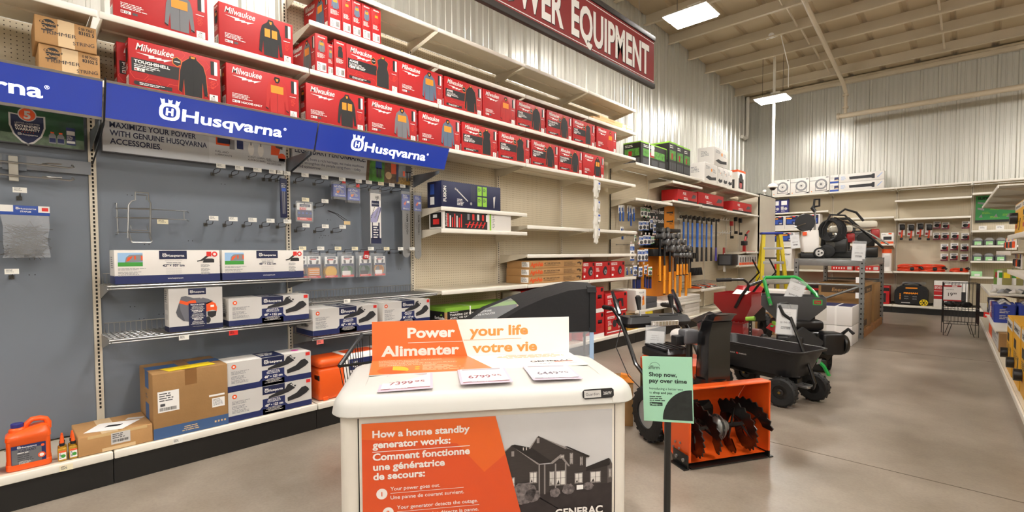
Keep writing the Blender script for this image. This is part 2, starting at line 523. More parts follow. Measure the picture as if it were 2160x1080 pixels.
# ================================================================ gondola shelving
PEG = pegboard_mat()
GPAN = mat('grey_steel_panel', '767e89', 0.5, noise=0.03, nscale=1.5)
SLOT = mat('slot_black', '15130f', 0.8)
def upright_g(h, mt=BEI):
    g = G(); g.box(-.019, -.028, .205, .019, .012, h, mt)
    z = .35
    while z < h - .05:
        g.box(-.005, -.0288, z, .005, -.0275, z + .016, SLOT); z += .0254
    return g
_ups = {}
def bay(y0, w, h, label, rz=LW, x=-4.12, loc=None, base=.495, grey=0.0, deck_lip=True, last=False):
    t = thing('shelving_bay', label, 'shelving', loc or (x, y0, 0), rz, 'runs of beige shelving')
    z = .2 if rz == LW else .175
    g = G()
    if h > .3: g.box(.0195, 0, .21, w - (.0195 if not last else .0195), .02, h, PEG)
    g.build('back_panel', t)
    if grey:
        g = G(); g.box(.0195, -.012, .21, w - .0195, -.0005, grey, GPAN)
        rd = random.Random(int(y0 * 100))
        for i in range(14):
            a, b = .1 + rd.random() * (w - .2), .9 + rd.random() * 1.0
            for q in (0, .025): g.cyl((a + q, -.0125, b), (a + q, -.0119, b), .003, SLOT, n=6)
        g.build('grey_face_panel', t)
    for q in ((0, w) if last else (0,)):
        key = round(h, 2)
        if key not in _ups: _ups[key] = upright_g(h).mesh('upright')
        o = bpy.data.objects.new('upright', _ups[key]); COL.objects.link(o); o.parent = t; o.location = (q, 0, 0)
    g = G(); g.box(.004, -base + .005, z - .02, w - .004, .02, z - .001, BEI, .004)
    for i in range(int(w / .06)):
        g.box(.06 + i * .06, -.03, z - .002, .075 + i * .06, -.026, z + .0002, SLOT)
    g.build('base_deck', t)
    g = G(); g.box(.003, -base - .008, z - .045, w - .003, -base + .004, z, LIP, .004); g.build('price_rail', t)
    g = G(); g.box(.002, -base + .02, 0, w - .002, -base + .035, z - .04, KICK); g.build('kickplate', t)
    return t
def shelf(b, w, d, z, dx=0.0):
    """one shelf board of bay b: top at height z; its price rail and two brackets are sub-parts"""
    key = (round(w, 3), round(d, 3))
    if key not in _shelves:
        g = G(); g.box(.028, -d + .004, -.022, w - .028, -.032, -.002, BEI, .003)
        g.box(.04, -d * .55, -.034, w - .04, -d * .55 + .05, -.02, BEI)
        deck = g.mesh('shelf')
        g = G(); g.box(.004, -d - .004, -.04, w - .004, -d + .008, 0, LIP, .004)
        rail = g.mesh('price_rail')
        br = []
        for q in (.024, w - .024):
            g = G(); M = frame((q - .0015 if q < .1 else q + .0015, 0, 0), (0, -1, 0), (0, 0, 1))
            g.prism([(.001, -.11), (.02, -.11), (d - .03, -.032), (d - .01, -.006), (.001, -.006)], M, .003, BEI); br.append(g.mesh('bracket'))
        _shelves[key] = (deck, rail, br)
    deck, rail, br = _shelves[key]
    o = bpy.data.objects.new('shelf', deck); COL.objects.link(o); o.parent = b; o.location = (dx, 0, z)
    for nm, me in (('price_rail', rail), ('bracket', br[0]), ('bracket', br[1])):
        c = bpy.data.objects.new(nm, me); COL.objects.link(c); c.parent = o
_shelves = {}
Y0 = .449; BWD = 1.219
HT = 2.72
LB, FBY, BB = [], [], []
for i, (nm, h, gr) in enumerate((('left end bay with grey panel and warranty poster', 2.72, 2.33), ('grey-panelled bay under the large blue lit sign, with wire shelves', 2.72, 2.33),
        ('grey-panelled bay under the blue lit sign nearest the beige bays', 3.42, 2.33), ('tall pegboard bay beside the last blue lit sign', 3.42, 0), ('tall pegboard bay with the stacked brown dethatcher cartons', 3.42, 0), ('tall pegboard bay with the hanging glove strip, last of the tall bays', 3.42, 0))):
    LB.append(bay(Y0 + (i - 1) * BWD, BWD, h, nm, grey=gr, last=(i == 5)))
L0 = bay(Y0 - 2 * BWD, BWD, 2.72, 'left bay wholly beyond the picture edge', grey=2.33)
FAR = Y0 + 5 * BWD
for i, nm in enumerate(('lower pegboard bay hung with carded tool bits', 'lower pegboard bay with the orange striking tool display', 'lower pegboard bay hung with blue handled tools', 'lower pegboard bay with empty white display hooks')):
    FBY.append(bay(FAR + i * BWD, BWD, 2.66, nm))
FBY.append(bay(FAR + 4 * BWD, .82, 2.66, 'narrow last pegboard bay against the beige end panel', last=True))
# upper rows
for i, b in enumerate([L0] + LB):
    shelf(b, BWD, .46, 2.345); shelf(b, BWD, .46, 2.735)
    if i >= 3:
        shelf(b, BWD, .46, 3.10); shelf(b, BWD, .46, 3.435)
D0, E0, F0 = Y0 + 2 * BWD, Y0 + 3 * BWD, Y0 + 4 * BWD
for b, zz in ((LB[3], (1.786, 1.578, .99)), (LB[4], (1.655, 1.327, .99)), (LB[5], (1.655, 1.327, .99))):
    for z in zz: shelf(b, BWD, .48, z)
FB = [FAR + i * BWD for i in range(5)]
for b, w, zz in ((FBY[0], BWD, (2.68, 2.155, .47)), (FBY[1], BWD, (2.68, 2.535, 2.215, .47)), (FBY[2], BWD, (2.67, 2.205, .65)), (FBY[3], BWD, (2.66, 2.195)), (FBY[4], .82, (2.66, 2.19, 1.35, 1.055))):
    for z in zz: shelf(b, w, .46, z)
shelf(FBY[3], .46, .46, 1.055, BWD - .46)
# corner filler between the left and the back run
g = G(); g.box(-4.12, 12.275, 0, -3.66, 12.29, 2.7, BEI); g.box(-3.69, 12.275, 0, -3.66, 13.53, 2.7, BEI); g.box(-4.12, 12.275, 2.68, -3.66, 13.53, 2.7, BEI)
tag(g.build('end_panel'), 'tall beige boxed panel closing the corner between the two shelving runs', 'panel')
# back run
BX = [-3.75, -2.522, -1.29, -.055, 1.18]
for i, nm in enumerate(('back wall bay behind the yellow stepladder', 'back wall bay behind the pressure washers', 'back wall bay with orange extension cords', 'back wall bay with the green poster', 'back wall bay hidden behind the right-hand shelving')):
    x0 = BX[i]; w = (BX[i + 1] - x0) if i < 4 else 1.23
    BB.append(bay(0, w, 2.72, nm, rz=0, loc=(x0, 14.05, 0), base=.495, last=(i == 4)))
    for z in ((2.75, 2.32, 1.9, 1.49, .905), (2.75, 2.115, 1.515, .905), (2.75, 2.46, 2.06, .912), (2.75, 2.515, 1.764, 1.458, 1.148, .833), (2.75,))[i]:
        shelf(BB[i], w, .48, z)
# right-hand run, seen from its end
RA = R(-90 - 1.6)
# ================================================================ emblem of the crowned ring, and small pictures
def crown_logo(g, u, v, h, fg, bg, layer=2):
    """ring with an H inside and a three-pronged crown, h high"""
    r = h * .43; cx, cy = u + r, v + h * .4
    sq = lambda k, n=28: [(cx + math.copysign(abs(math.cos(a)) ** .7, math.cos(a)) * r * k, cy + math.copysign(abs(math.sin(a)) ** .7, math.sin(a)) * r * k * .95) for a in [2 * PI * i / n for i in range(n)]]
    for a in (-.62, 0, .62):
        x = cx + a * r; w_ = r * .2
        sk = a * .25 * r
        g.pp([(x - w_ * .8, v + h * .7), (x + w_ * .8, v + h * .7), (x + w_ + sk, v + h), (x + w_ * .3 + sk, v + h * .96), (x - w_ * .3 + sk, v + h * .96), (x - w_ + sk, v + h)], fg, layer)
    g.pp(sq(1), fg, layer); g.pp(sq(.66), bg, layer + 1)
    e = r * .42
    for sx in (-1, 1): g.pr(cx + sx * e * .62 - e * .24, cy - e, cx + sx * e * .62 + e * .24, cy + e, fg, layer + 2)
    g.pr(cx - e * .6, cy - e * .2, cx + e * .6, cy + e * .2, fg, layer + 2)
    return u + 2 * r
def brand(g, u, v, h, fg, bg, layer=2, w=None):
    """crown emblem and name; h = emblem height"""
    x = crown_logo(g, u, v, h, fg, bg, layer) + h * .08
    g.pt('Husqvarna', x, v + h * .07, h * .6, fg, layer, bold=.022, w=None if w is None else w - (x - u))

JACK = [(.37, .93), (.40, 1), (.60, 1), (.63, .93), (.72, .88), (.86, .80), (.94, .6), (1, .12), (.89, .07), (.82, .40), (.80, .02), (.20, .02), (.18, .40), (.11, .07), (0, .12), (.06, .6), (.14, .80), (.28, .88)]
VEST = [(.36, .92), (.39, 1), (.61, 1), (.64, .92), (.76, .88), (.82, .84), (.77, .66), (.86, .48), (.86, .02), (.14, .02), (.14, .48), (.23, .66), (.18, .84), (.24, .88)]
CLOTH = {'black': mat('jacket_black', '232323', .7), 'grey': mat('jacket_grey', '77787c', .7), 'slate': mat('jacket_slate', '5f7186', .7), 'red': mat('jacket_red', 'c0231f', .6)}
RIM = mat('ember_print', 'd9531e', .5)
DRK = mat('jacket_dark_trim', '161616', .7)  # near-black print for zip line, hood and cuffs of the pictured jackets
def garment(g, u, v, w, h, col, kind, rim=False, layer=2):
    sh = VEST if kind == 'vest' else JACK
    u, w, v, h = u - w * .06, w * 1.14, v - h * .06, h * 1.1
    v = max(v, .002)
    if rim:
        g.pp([(u + w * (.5 + (x - .5) * 1.06), v + h * (.5 + (y - .5) * 1.03)) for x, y in sh], RIM, layer)
    g.pp([(u + w * x, v + h * y) for x, y in sh], CLOTH[col], layer + 1)
    g.pr(u + w * .495, v + h * .03, u + w * .505, v + h * .9, DRK, layer + 2)
    if kind == 'hood':
        g.pp([(u + w * x, v + h * y) for x, y in ((.36, .93), (.40, 1), (.60, 1), (.64, .93), (.56, .84), (.44, .84))], DRK if col != 'black' else CLOTH['black'], layer + 2)
        g.pp([(u + w * x, v + h * y) for x, y in ((.44, .95), (.56, .95), (.53, .88), (.47, .88))], HEAT, layer + 3)
    else:
        g.pp([(u + w * x, v + h * y) for x, y in ((.42, .985), (.58, .985), (.56, .94), (.44, .94))], HEAT, layer + 2)
    if kind != 'vest':
        for a, b in ((0, .115), (.885, 1)):
            g.pp([(u + w * a, v + h * .14), (u + w * b, v + h * .10), (u + w * b, v + h * .06), (u + w * a, v + h * .11)], DRK, layer + 2)
    if not rim:
        if col == 'black' or kind == 'hood2':
            for a in (.24, .54): g.pr(u + w * a, v + h * .52, u + w * (a + .23), v + h * .74, HEAT, layer + 3)
        else:
            g.pr(u + w * .23, v + h * .55, u + w * .77, v + h * .76, HEAT, layer + 3)

LOGOW = mat('logo_white', 'f6f1ec', .45)
HEXL = mat('red_hex_line', 'e8402c', .45)
JW, JD, JH = .485, .105, .285
def jacket_art(g, w, h, d, kind, col, word, size, extra=''):
    axis = word in ('AXIS', 'TOUGHSHELL')
    g.on(F_front())
    if axis:
        for i, (a, b) in enumerate(((.5, .93), (.78, .8), (.64, .72), (.1, .3), (.24, .12), (.46, .1), (.88, .45))):
            q = .045
            pts = [(a * w + q * math.cos(PI / 3 * k), b * h * .98 + q * .8 * math.sin(PI / 3 * k)) for k in range(6)]
            for k in range(6):
                p, r_ = Vector(pts[k]), Vector(pts[(k + 1) % 6]); n_ = Vector((-(r_ - p).y, (r_ - p).x)).normalized() * .001
                g.pp([tuple(p - n_), tuple(r_ - n_), tuple(r_ + n_), tuple(p + n_)][::-1], HEXL, 1)
    g.pt('Milwaukee', w * .07, h * .79, h * .15, LOGOW, 3, bold=.015, w=w * .39, shear=.22)
    g.pp([(w * x, h * y) for x, y in ((.07, .735), (.26, .735), (.255, .71), (.335, .725), (.33, .70), (.455, .735), (.36, .655), (.355, .685), (.28, .66), (.285, .69), (.2, .66), (.2, .705))], LOGOW, 3)
    if axis:
        g.pr(0.012, h * .335, w * .56, h * .61, K, 2)
        g.pt(word, w * .05, h * .52, h * .065, LOGOW, 4, bold=.035, w=w * (.16 if word == 'AXIS' else .37))
        g.fine(w * .05, h * .49, w * .3, 3, h * .035, LOGOW, 4, seed=len(word))
        g.pr(w * .05, h * .355, w * .155, h * .41, LOGOW, 3); g.pt('M', w * .055, h * .362, h * .042, RED, 4, bold=.03); g.pt('12', w * .1, h * .362, h * .042, K, 4, bold=.03)
        if extra: g.pt(extra, w * .17, h * .362, h * .038, LOGOW, 4, bold=.03)
        hx = [(w * .5 + .024 * math.cos(PI / 3 * k + PI / 6), h * .73 + .027 * math.sin(PI / 3 * k + PI / 6)) for k in range(6)]
        g.pp([(w * .5 + (x - w * .5) * 1.15, h * .73 + (y - h * .73) * 1.15) for x, y in hx], HEAT, 2); g.pp(hx, K, 3); g.pr(w * .47, h * .72, w * .53, h * .74, LGRY, 4)
        g.pr(w * .05, h * .06, w * .44, h * .14, K, 2); g.fine(w * .1, h * .12, w * .3, 2, h * .03, LOGOW, 3, seed=5)
        g.pc(w * .065, h * .1, .012, K, 3, 6)
        garment(g, w * .53, h * .07, w * .29, h * .83, col, kind, True, 4)
    else:
        g.fine(w * .07, h * .32, w * .27, 4, h * .032, LOGOW, 3, seed=7)
        g.pr(w * .07, h * .105, w * .17, h * .165, LOGOW, 3); g.pt('M', w * .075, h * .113, h * .045, RED, 4, bold=.03); g.pt('12', w * .118, h * .113, h * .045, K, 4, bold=.03)
        if extra: g.pt(extra, w * .185, h * .11, h * .05, LOGOW, 4, bold=.03)
        else: g.pr(w * .185, h * .11, w * .235, h * .16, DGRY, 3)
        garment(g, w * .53, h * .08, w * .29, h * .82, col, kind, False, 3)
    g.pr(w * .885, h * .62, w * .928, h * .93, K, 2); g.pr(w * .928, h * .62, w * .965, h * .93, LOGOW, 2)
    g.pr(w * .86, h * .52, w * .955, h * .535, LOGOW, 2); g.fine(w * .875, h * .48, w * .07, 6, h * .032, HEXL, 2, al='c')
    g.pr(w * .865, h * .015, w * .965, h * .17, LOGOW, 2); g.pt(size, w * .915, h * .115, h * .04, K, 3, bold=.02, al='c'); g.fine(w * .88, h * .1, w * .07, 4, h * .02, GRYP, 3)
    for F_, flip in ((F_left(d), 1), (F_right(w), 0)):      # narrow ends
        g.on(F_)
        g.pt('Milwaukee', d * .5, h * .9, h * .05, LOGOW, 3, bold=.02, w=d * .6, al='c', shear=.2)
        garment(g, d * .25, h * .55, d * .5, h * .3, col, kind, axis, 3)
        g.fine(d * .15, h * .5, d * .65, 6, h * .022, LOGOW, 2, seed=4)
        g.pr(d * .12, h * .03, d * .86, h * .26, LOGOW, 2); g.pt(size, d * .3, h * .19, h * .045, K, 3, bold=.02, al='c'); g.fine(d * .18, h * .17, d * .3, 5, h * .026, GRYP, 3); g.bars(d * .55, h * .07, d * .25, h * .14, K, 3)
_jm = {}
def jacket_box(y0, z, kind, col, word, size, label, extra='', w=JW, d=JD, h=JH, x=-3.672, rz=LW, loc=None, group='red heated jacket cartons'):
    key = (kind, col, word, size, extra, w, d, h)
    if key not in _jm:
        g = G(); g.box(0, 0, 0, w, d, h, RED, .003); jacket_art(g, w, h, d, kind, col, word, size, extra); _jm[key] = g.mesh('jacket_carton')
    o = bpy.data.objects.new('jacket_carton', _jm[key]); COL.objects.link(o)
    o.location = Vector(loc or (x, y0, z)) + Vector((0, 0, .0015)); o.rotation_euler = (0, 0, rz)
    return tag(o, label, 'box', group)
# lower row of jacket cartons
low = [(.585, 'jacket', 'black', 'TOUGHSHELL', 'M', ''), (1.106, 'hood', 'red', '', 'L', 'HOODIE-ONLY'), (1.645, 'hood', 'black', '', 'XL', ''), (2.163, 'hood', 'grey', '', 'XL', ''), (2.675, 'hood', 'slate', '', 'XL', ''),
       (3.186, 'vest', 'black', 'AXIS', 'XL', 'VEST-ONLY'), (3.70, 'vest', 'black', 'AXIS', 'M', 'VEST-ONLY'), (4.222, 'jacket', 'black', 'TOUGHSHELL', 'L', ''), (4.722, 'jacket', 'black', 'TOUGHSHELL', 'L', ''), (5.225, 'hood', 'black', '', 'M', '')]
NMG = {'jacket': 'zip jacket', 'hood': 'hooded jacket', 'vest': 'vest', 'hood2': 'hooded jacket'}
for i, (y, k, c, wd, sz, ex) in enumerate(low):
    ban = ' black bannered' if wd else ''
    jacket_box(y, 2.345, k, c, wd, sz, 'red%s carton showing a %s %s, %s along the lower jacket row' % (ban, c, NMG[k], ORD[i]), ex, d=.135 if i == 3 else .105)
jacket_box(.545, 2.345, 'jacket', 'black', 'TOUGHSHELL', 'S', 'red carton half hidden behind the first carton of the lower jacket row', x=-3.785)
mid = [(.52, 'hood', 'grey', '', '2X', ''), (1.07, 'hood', 'black', '', 'M', ''), (1.976, 'vest', 'black', 'AXIS', 'XL', 'VEST-ONLY'), (2.463, 'hood', 'slate', '', 'XL', ''), (2.97, 'jacket', 'black', 'AXIS', 'L', ''), (3.47, 'hood', 'red', '', 'L', ''),
       (3.972, 'jacket', 'black', 'AXIS', 'XL', ''), (4.497, 'jacket', 'black', 'TOUGHSHELL', 'L', ''), (5.003, 'vest', 'black', 'AXIS', 'XL', ''), (5.535, 'hood', 'red', '', 'XL', '')]
for i, (y, k, c, wd, sz, ex) in enumerate(mid):
    ban = ' black bannered' if wd else ''
    jacket_box(y, 2.735, k, c, wd, sz, 'red%s carton showing a %s %s, %s facing out on middle row' % (ban, c, NMG[k], ORD[i]), ex, h=.285)
# cartons turned end-on
jacket_box(0, 0, 'hood', 'grey', '', 'XL', 'red carton turned sideways showing a grey hooded jacket, middle jacket row', w=.43, d=.098, loc=(-4.1, 1.722, 2.735), rz=0)
jacket_box(0, 0, 'hood', 'grey', '', 'XL', 'thin red carton end, second of the sideways cartons on the middle row', w=.42, d=.05, h=.24, loc=(-4.1, 1.822, 2.735), rz=0)
jacket_box(0, 0, 'vest', 'black', 'AXIS', 'L', 'red carton end with a black vest, against the first bannered vest carton', w=.43, d=.1, loc=(-4.1, 1.873, 2.735), rz=0)
for i, (a, b, k, c, s_) in enumerate(((1.831, .11, 'hood', 'slate', 'L'), (1.943, .084, 'hood', 'red', 'L'), (2.029, .086, 'hood', 'slate', 'XL'), (2.117, .085, 'hood', 'slate', '2X'), (2.204, .088, 'hood', 'red', 'L'))):
    jacket_box(0, 0, k, c, '', s_, 'red carton stood end-on, %s of five on the high shelf above the jackets' % ORD[i], w=.43, d=b, h=.285, loc=(-4.1, a, 3.10), rz=0)

# long pale cartons on the high shelf
def plain_box(name, w, d, h, mt, loc, rz, label, cat='box', group=None, art=None, bv=.003):
    g = G(); g.box(0, 0, 0, w, d, h, mt, bv)
    if art: art(g, w, d, h)
    o = g.build(name, None, (loc[0], loc[1], loc[2] + .0015), rz); return tag(o, label, cat, group)
PALE = mat('pale_kraft', 'd9b380', 0.7, noise=.05)
def art_pale(g, w, d, h):
    g.on(F_front()); g.pr(w * .72, h * .1, w * .82, h * .8, W); g.pr(w * .86, h * .05, w * .98, h * .7, W); g.fine(w * .73, h * .7, w * .08, 4, h * .12, GRYP)
    g.fine(w * .3, h * .6, w * .2, 2, h * .2, CARDD)
plain_box('long_carton', 1.02, .2, .05, PALE, (-3.7, 5.49, 3.101), LW, 'long flat tan carton lying on the high shelf end, the lower one', group='flat tan cartons', art=art_pale)
plain_box('long_carton', .82, .18, .045, PALE, (-3.72, 5.68, 3.152), LW, 'long flat tan carton lying on top of another on the high shelf end', group='flat tan cartons', art=art_pale)

# two trimmer string cartons
def art_string(g, w, d, h):
    INK = mat('marker_ink', '2b2b33', .6); TAPE = mat('parcel_tape', 'd7b98d', .35)
    g.on(F_front()); g.pr(w * .36, 0, w * .63, h, TAPE, 1)
    g.pc(w * .22, h * .72, h * .2, K, 2, 20); g.pt('Claxton', w * .08, h * .74, h * .1, CARD, 3, bold=.03, w=w * .27, shear=.2); g.pt('Quality', w * .1, h * .58, h * .1, CARD, 3, bold=.03, w=w * .26, shear=.2)
    g.pt('Claxton', w * .07, h * .74, h * .1, K, 2, bold=.05, w=w * .3, shear=.2); g.fine(w * .1, h * .52, w * .25, 1, h * .07, K)
    g.pt('0 00 73652', w * .70, h * .80, h * .1, K, 2, bold=.02, w=w * .26); g.pt('83102 5', w * .70, h * .63, h * .13, K, 2, bold=.03, w=w * .26)
    g.pt('TRIMMER', w * .1, h * .36, h * .14, INK, 3, w=w * .56, rot=.06, shear=.1); g.pt('STRING', w * .6, h * .16, h * .14, INK, 3, w=w * .36, rot=.12, shear=.1)
plain_box('trimmer_string_carton', .255, .3, .145, CARD, (-3.70, .20, 2.345), LW, 'brown carton marked in felt pen, lower of the two stacked above the blue sign', group='hand marked string cartons', art=art_string)
plain_box('trimmer_string_carton', .255, .3, .145, CARD, (-3.69, .187, 2.492), LW, 'brown carton marked in felt pen, upper of the two stacked above the blue sign', group='hand marked string cartons', art=art_string)

# ---------------------------------------------------------------- blue lit signs
BLIT = mat('lit_blue_acrylic', '203a9c', .25, emit=.35, coat=.4)
WLIT = mat('lit_white_acrylic', 'ffffff', .3, emit=1.1)
ALU = mat('aluminium_trim', '9b9893', .35, metal=.7)
GRYS = mat('grey_steel_fin', '7d838b', .4, metal=.3)
def lit_sign(y0, w, label, offs):
    t = thing('lit_sign', label, 'sign', (-4.1, y0, 2.1), LW, 'blue lit signs')
    zt, zb, yt, yb = .212, .008, -.585, -.50
    g = G()
    sec = lambda x: [(x, yb + .032, zb + .004), (x, yb + .010, zb), (x, yt + .010, zt), (x, yt + .036, zt)]
    g.loft([sec(.004), sec(w - .004)], GRYS); g.build('housing', t)
    FM = frame((.004, yb, zb), (1, 0, 0), (0, yt - yb, zt - zb))
    H_ = math.hypot(yt - yb, zt - zb)
    g = G().on(FM); g.prism([(0, .014), (w - .008, .014), (w - .008, H_ - .012), (0, H_ - .012)], FM, .008, BLIT); g.build('blue_face', t)
    g = G()
    for a, b in ((0, .014), (H_ - .012, H_)): g.prism([(0, a), (w - .008, a), (w - .008, b), (0, b)], frame(FM @ Vector((0, 0, .002)), (1, 0, 0), (0, yt - yb, zt - zb)), .012, ALU)
    g.build('trim', t)
    g = G().on(FM); x = crown_logo(g, offs, .058, .122, WLIT, BLIT, 1) + .012
    g.pt('Husqvarna', x, .066, .074, WLIT, 2, bold=.022, w=.60); g.pt('\u00ae', x + .605, .115, .02, WLIT, 2)
    g.build('lettering', t)
    for x in (.006, w - .009):
        g = G(); M = frame((x + .003, 0, 0), (0, -1, 0), (0, 0, 1))
        g.prism([(.012, .02), (.012, -.1), (.03, -.1), (.43, -.004), (.43, .02)], M, .003, GRYS); g.build('side_fin', t)
    return t
lit_sign(Y0 - BWD + .003, 1.213, 'blue lit sign cut off by the left edge of the picture', .249)
lit_sign(Y0 + .003, 1.213, 'large blue lit sign over the grey bay with wire shelves', .249)
lit_sign(Y0 + BWD + .003, 1.23, 'blue lit sign at the right, next to the beige pegboard', .27)
g = G(); g.tube([(-3.50, .452, 2.32), (-3.58, .4505, 2.1), (-3.8, .45, 2.0), (-4.085, .449, 1.92)], .005, BLKP, n=6)
tag(g.build('black_cable'), 'thin black cable running down from the joint of two blue lit signs', 'cable')

# ---------------------------------------------------------------- posters under the signs
def poster(y0, z0, w, h, label, mt, art, d=.038):
    g = G(); g.box(0, 0, 0, w, d, h, mt); g.on(F_front()); art(g, w, h); g.box(-.004, -.002, -.006, w + .004, d, 0, DGRY)
    return tag(g.build('poster', None, (-4.065, y0, z0), LW), label, 'sign')
FOREST = mat('forest_print', '1f4a2a', .5, noise=.5, nscale=9); MOSS = mat('moss_print', '5d6f58', .5, noise=.4, nscale=25)
SKYG = mat('pale_sign_grey', 'c9ccd0', .5)
def art_war(g, w, h):
    g.pr(0, 0, w, h * .16, MOSS, 1)
    X = lambda u: w - .40 + .15 + (u - .14) * .6
    Y = lambda v: .10 + (v - .175) * .6
    sh = lambda k: [(X(.14 + k * x), Y(.175 + k * y)) for x, y in ((-.115, .105), (-.06, .10), (.06, .10), (.115, .105), (.115, .0), (.09, -.08), (.04, -.14), (0, -.165), (-.04, -.14), (-.09, -.08), (-.115, 0))]
    g.pp(sh(1.12), LGRY, 2); g.pp(sh(1.0), NVK, 3)
    g.pc(X(.14), Y(.29), .04, LGRY, 4); g.pc(X(.14), Y(.29), .035, ORG, 5); g.pt('5', X(.14), Y(.25), .045, LGRY, 6, bold=.04, al='c')
    g.pt('LIMITED CONSUMER', X(.14), Y(.195), .009, LGRY, 4, al='c', w=.105); g.pt('EXTENDED', X(.14), Y(.163), .0145, W, 4, al='c', w=.105, bold=.03); g.pt('WARRANTY', X(.14), Y(.133), .0145, W, 4, al='c', w=.105, bold=.03)
    for i in range(5): g.pc(X(.10 + i * .02), Y(.118), .0025, ORG, 4, 5)
    brand(g, X(.07), Y(.085), .016, LGRY, NVK, 4, w=.085)
    for x in (.24, .277):
        x += w - .40; g.pr(x, .018, x + .032, .065, GRYP, 2); g.pr(x + .002, .025, x + .03, .05, NAVY, 3); g.pp([(x, .065), (x + .032, .065), (x + .023, .078), (x + .009, .078)], GRYP, 2); g.pr(x + .008, .078, x + .024, .087, ORG, 3)
    x = w - .40 + .318
    g.pr(x, .02, x + .042, .125, NAVY, 3); g.pr(x + .002, .08, x + .04, .105, LGRY, 4); g.pr(x + .002, .03, x + .04, .045, LGRY, 4); g.fine(x + .003, .076, .034, 4, .007, LGRY, 4)
    g.pr(w - .5, .02, w - .385, .2, LGRY, 2); g.pr(w - .5, .02, w - .385, .035, NAVY, 3)
poster(-.73, 2.0, 1.14, .34, 'green forest poster with a navy warranty shield and oil bottles', FOREST, art_war)
def art_max(g, w, h):
    for i, s_ in enumerate(('MAXIMIZE YOUR POWER', 'WITH GENUINE HUSQVARNA', 'ACCESSORIES.')):
        g.pt(s_, .037, .158 - i * .053, .037, NVK, 2, bold=.02, w=(.482, .55, .276)[i])
    g.pr(.60, 0, w, h, mat('paler_sign_grey', 'd6d9dd', .5), 1)
    g.pr(.645, .14, .75, .29, ORG, 2); g.pr(.655, .155, .74, .21, NVK, 3); g.pr(.735, .12, .77, .19, GRYP, 3); g.pr(.785, .13, .83, .25, NAVY, 3); g.pr(.795, .25, .82, .275, NVK, 3)
    for x in (.885, .955): g.pc(x, .14, .022, W, 3, sy=2.2); g.pr(x - .006, .17, x + .006, .26, GRYP, 4)
    g.pp([(1.03, .12), (1.09, .12), (1.13, .29), (1.04, .29)], ORG, 2); g.pp([(1.04, .29), (1.13, .29), (1.12, .17), (1.07, .18)], DGRY, 3); g.pc(1.115, .11, .03, ORG, 4); g.pr(1.09, .075, 1.14, .1, DGRY, 4)
    g.pt('FUEL AND', .64, .085, .014, NVK, 2); g.pt('LUBRICANTS', .64, .063, .014, NVK, 2)
    g.pt('X-CUT CHAIN AND', .86, .075, .014, NVK, 2); g.pt('X-FORCE BARS', .86, .053, .014, NVK, 2)
    g.pt('PROTECTIVE CLOTHING', 1.0, .062, .014, NVK, 2, w=.13); g.pt('AND SAFETY GEAR', 1.0, .042, .014, NVK, 2, w=.11)
poster(.50, 2.01, 1.145, .33, 'pale grey accessories poster with dark capitals and product pictures', SKYG, art_max)
def art_per(g, w, h):
    g.pt('LEGENDARY PERFORMANCE.', .02, .165, .05, NVK, 2, bold=.02, w=.64)
    for i, s_ in enumerate(('Starting from a rich heritage, we make machines', 'that strengthen the people using them \u2013 today', 'and tomorrow.')):
        g.pt(s_, .04, .11 - i * .033, .024, NAVY, 2, w=(.60, .57, .20)[i])
    LEAF = mat('garden_print', '4f8a35', .5, noise=.5, nscale=22); LOGP = mat('log_print', '6b5238', .5, noise=.4, nscale=25); LEAV = mat('autumn_print', '9c7a3c', .5, noise=.6, nscale=60)
    g.pp([(.66, 0), (.85, 0), (.87, h), (.70, h)], LEAF, 2); g.pp([(.85, 0), (1.0, 0), (1.03, h), (.87, h)], LOGP, 2); g.pp([(1.0, 0), (w, 0), (w, h), (1.03, h)], mat('street_print', '8d9499', .5, noise=.2, nscale=12), 2); g.pr(1.0, 0, w, .07, LEAV, 3)
    for x in (.77, 1.1):
        g.pr(x, .04, x + .022, .13, DGRY, 4); g.pr(x + .03, .04, x + .052, .13, DGRY, 4); g.pp([(x - .01, .12), (x + .06, .12), (x + .055, .25), (x, .25)], BLU if x < 1 else DGRY, 4)
    g.pp([(.66, 0), (.69, 0), (.72, h), (.69, h)], LOGP, 3)
    g.pc(.9, .07, .035, TAN, 4); g.pr(.93, .09, .99, .2, ORG, 4); g.pr(.985, .02, 1.01, h, NAVY, 4); g.pr(1.06, .08, 1.085, .13, ORG, 5)
poster(1.70, 2.015, 1.145, .33, 'grey performance poster with three pictures of garden work', SKYG, art_per)
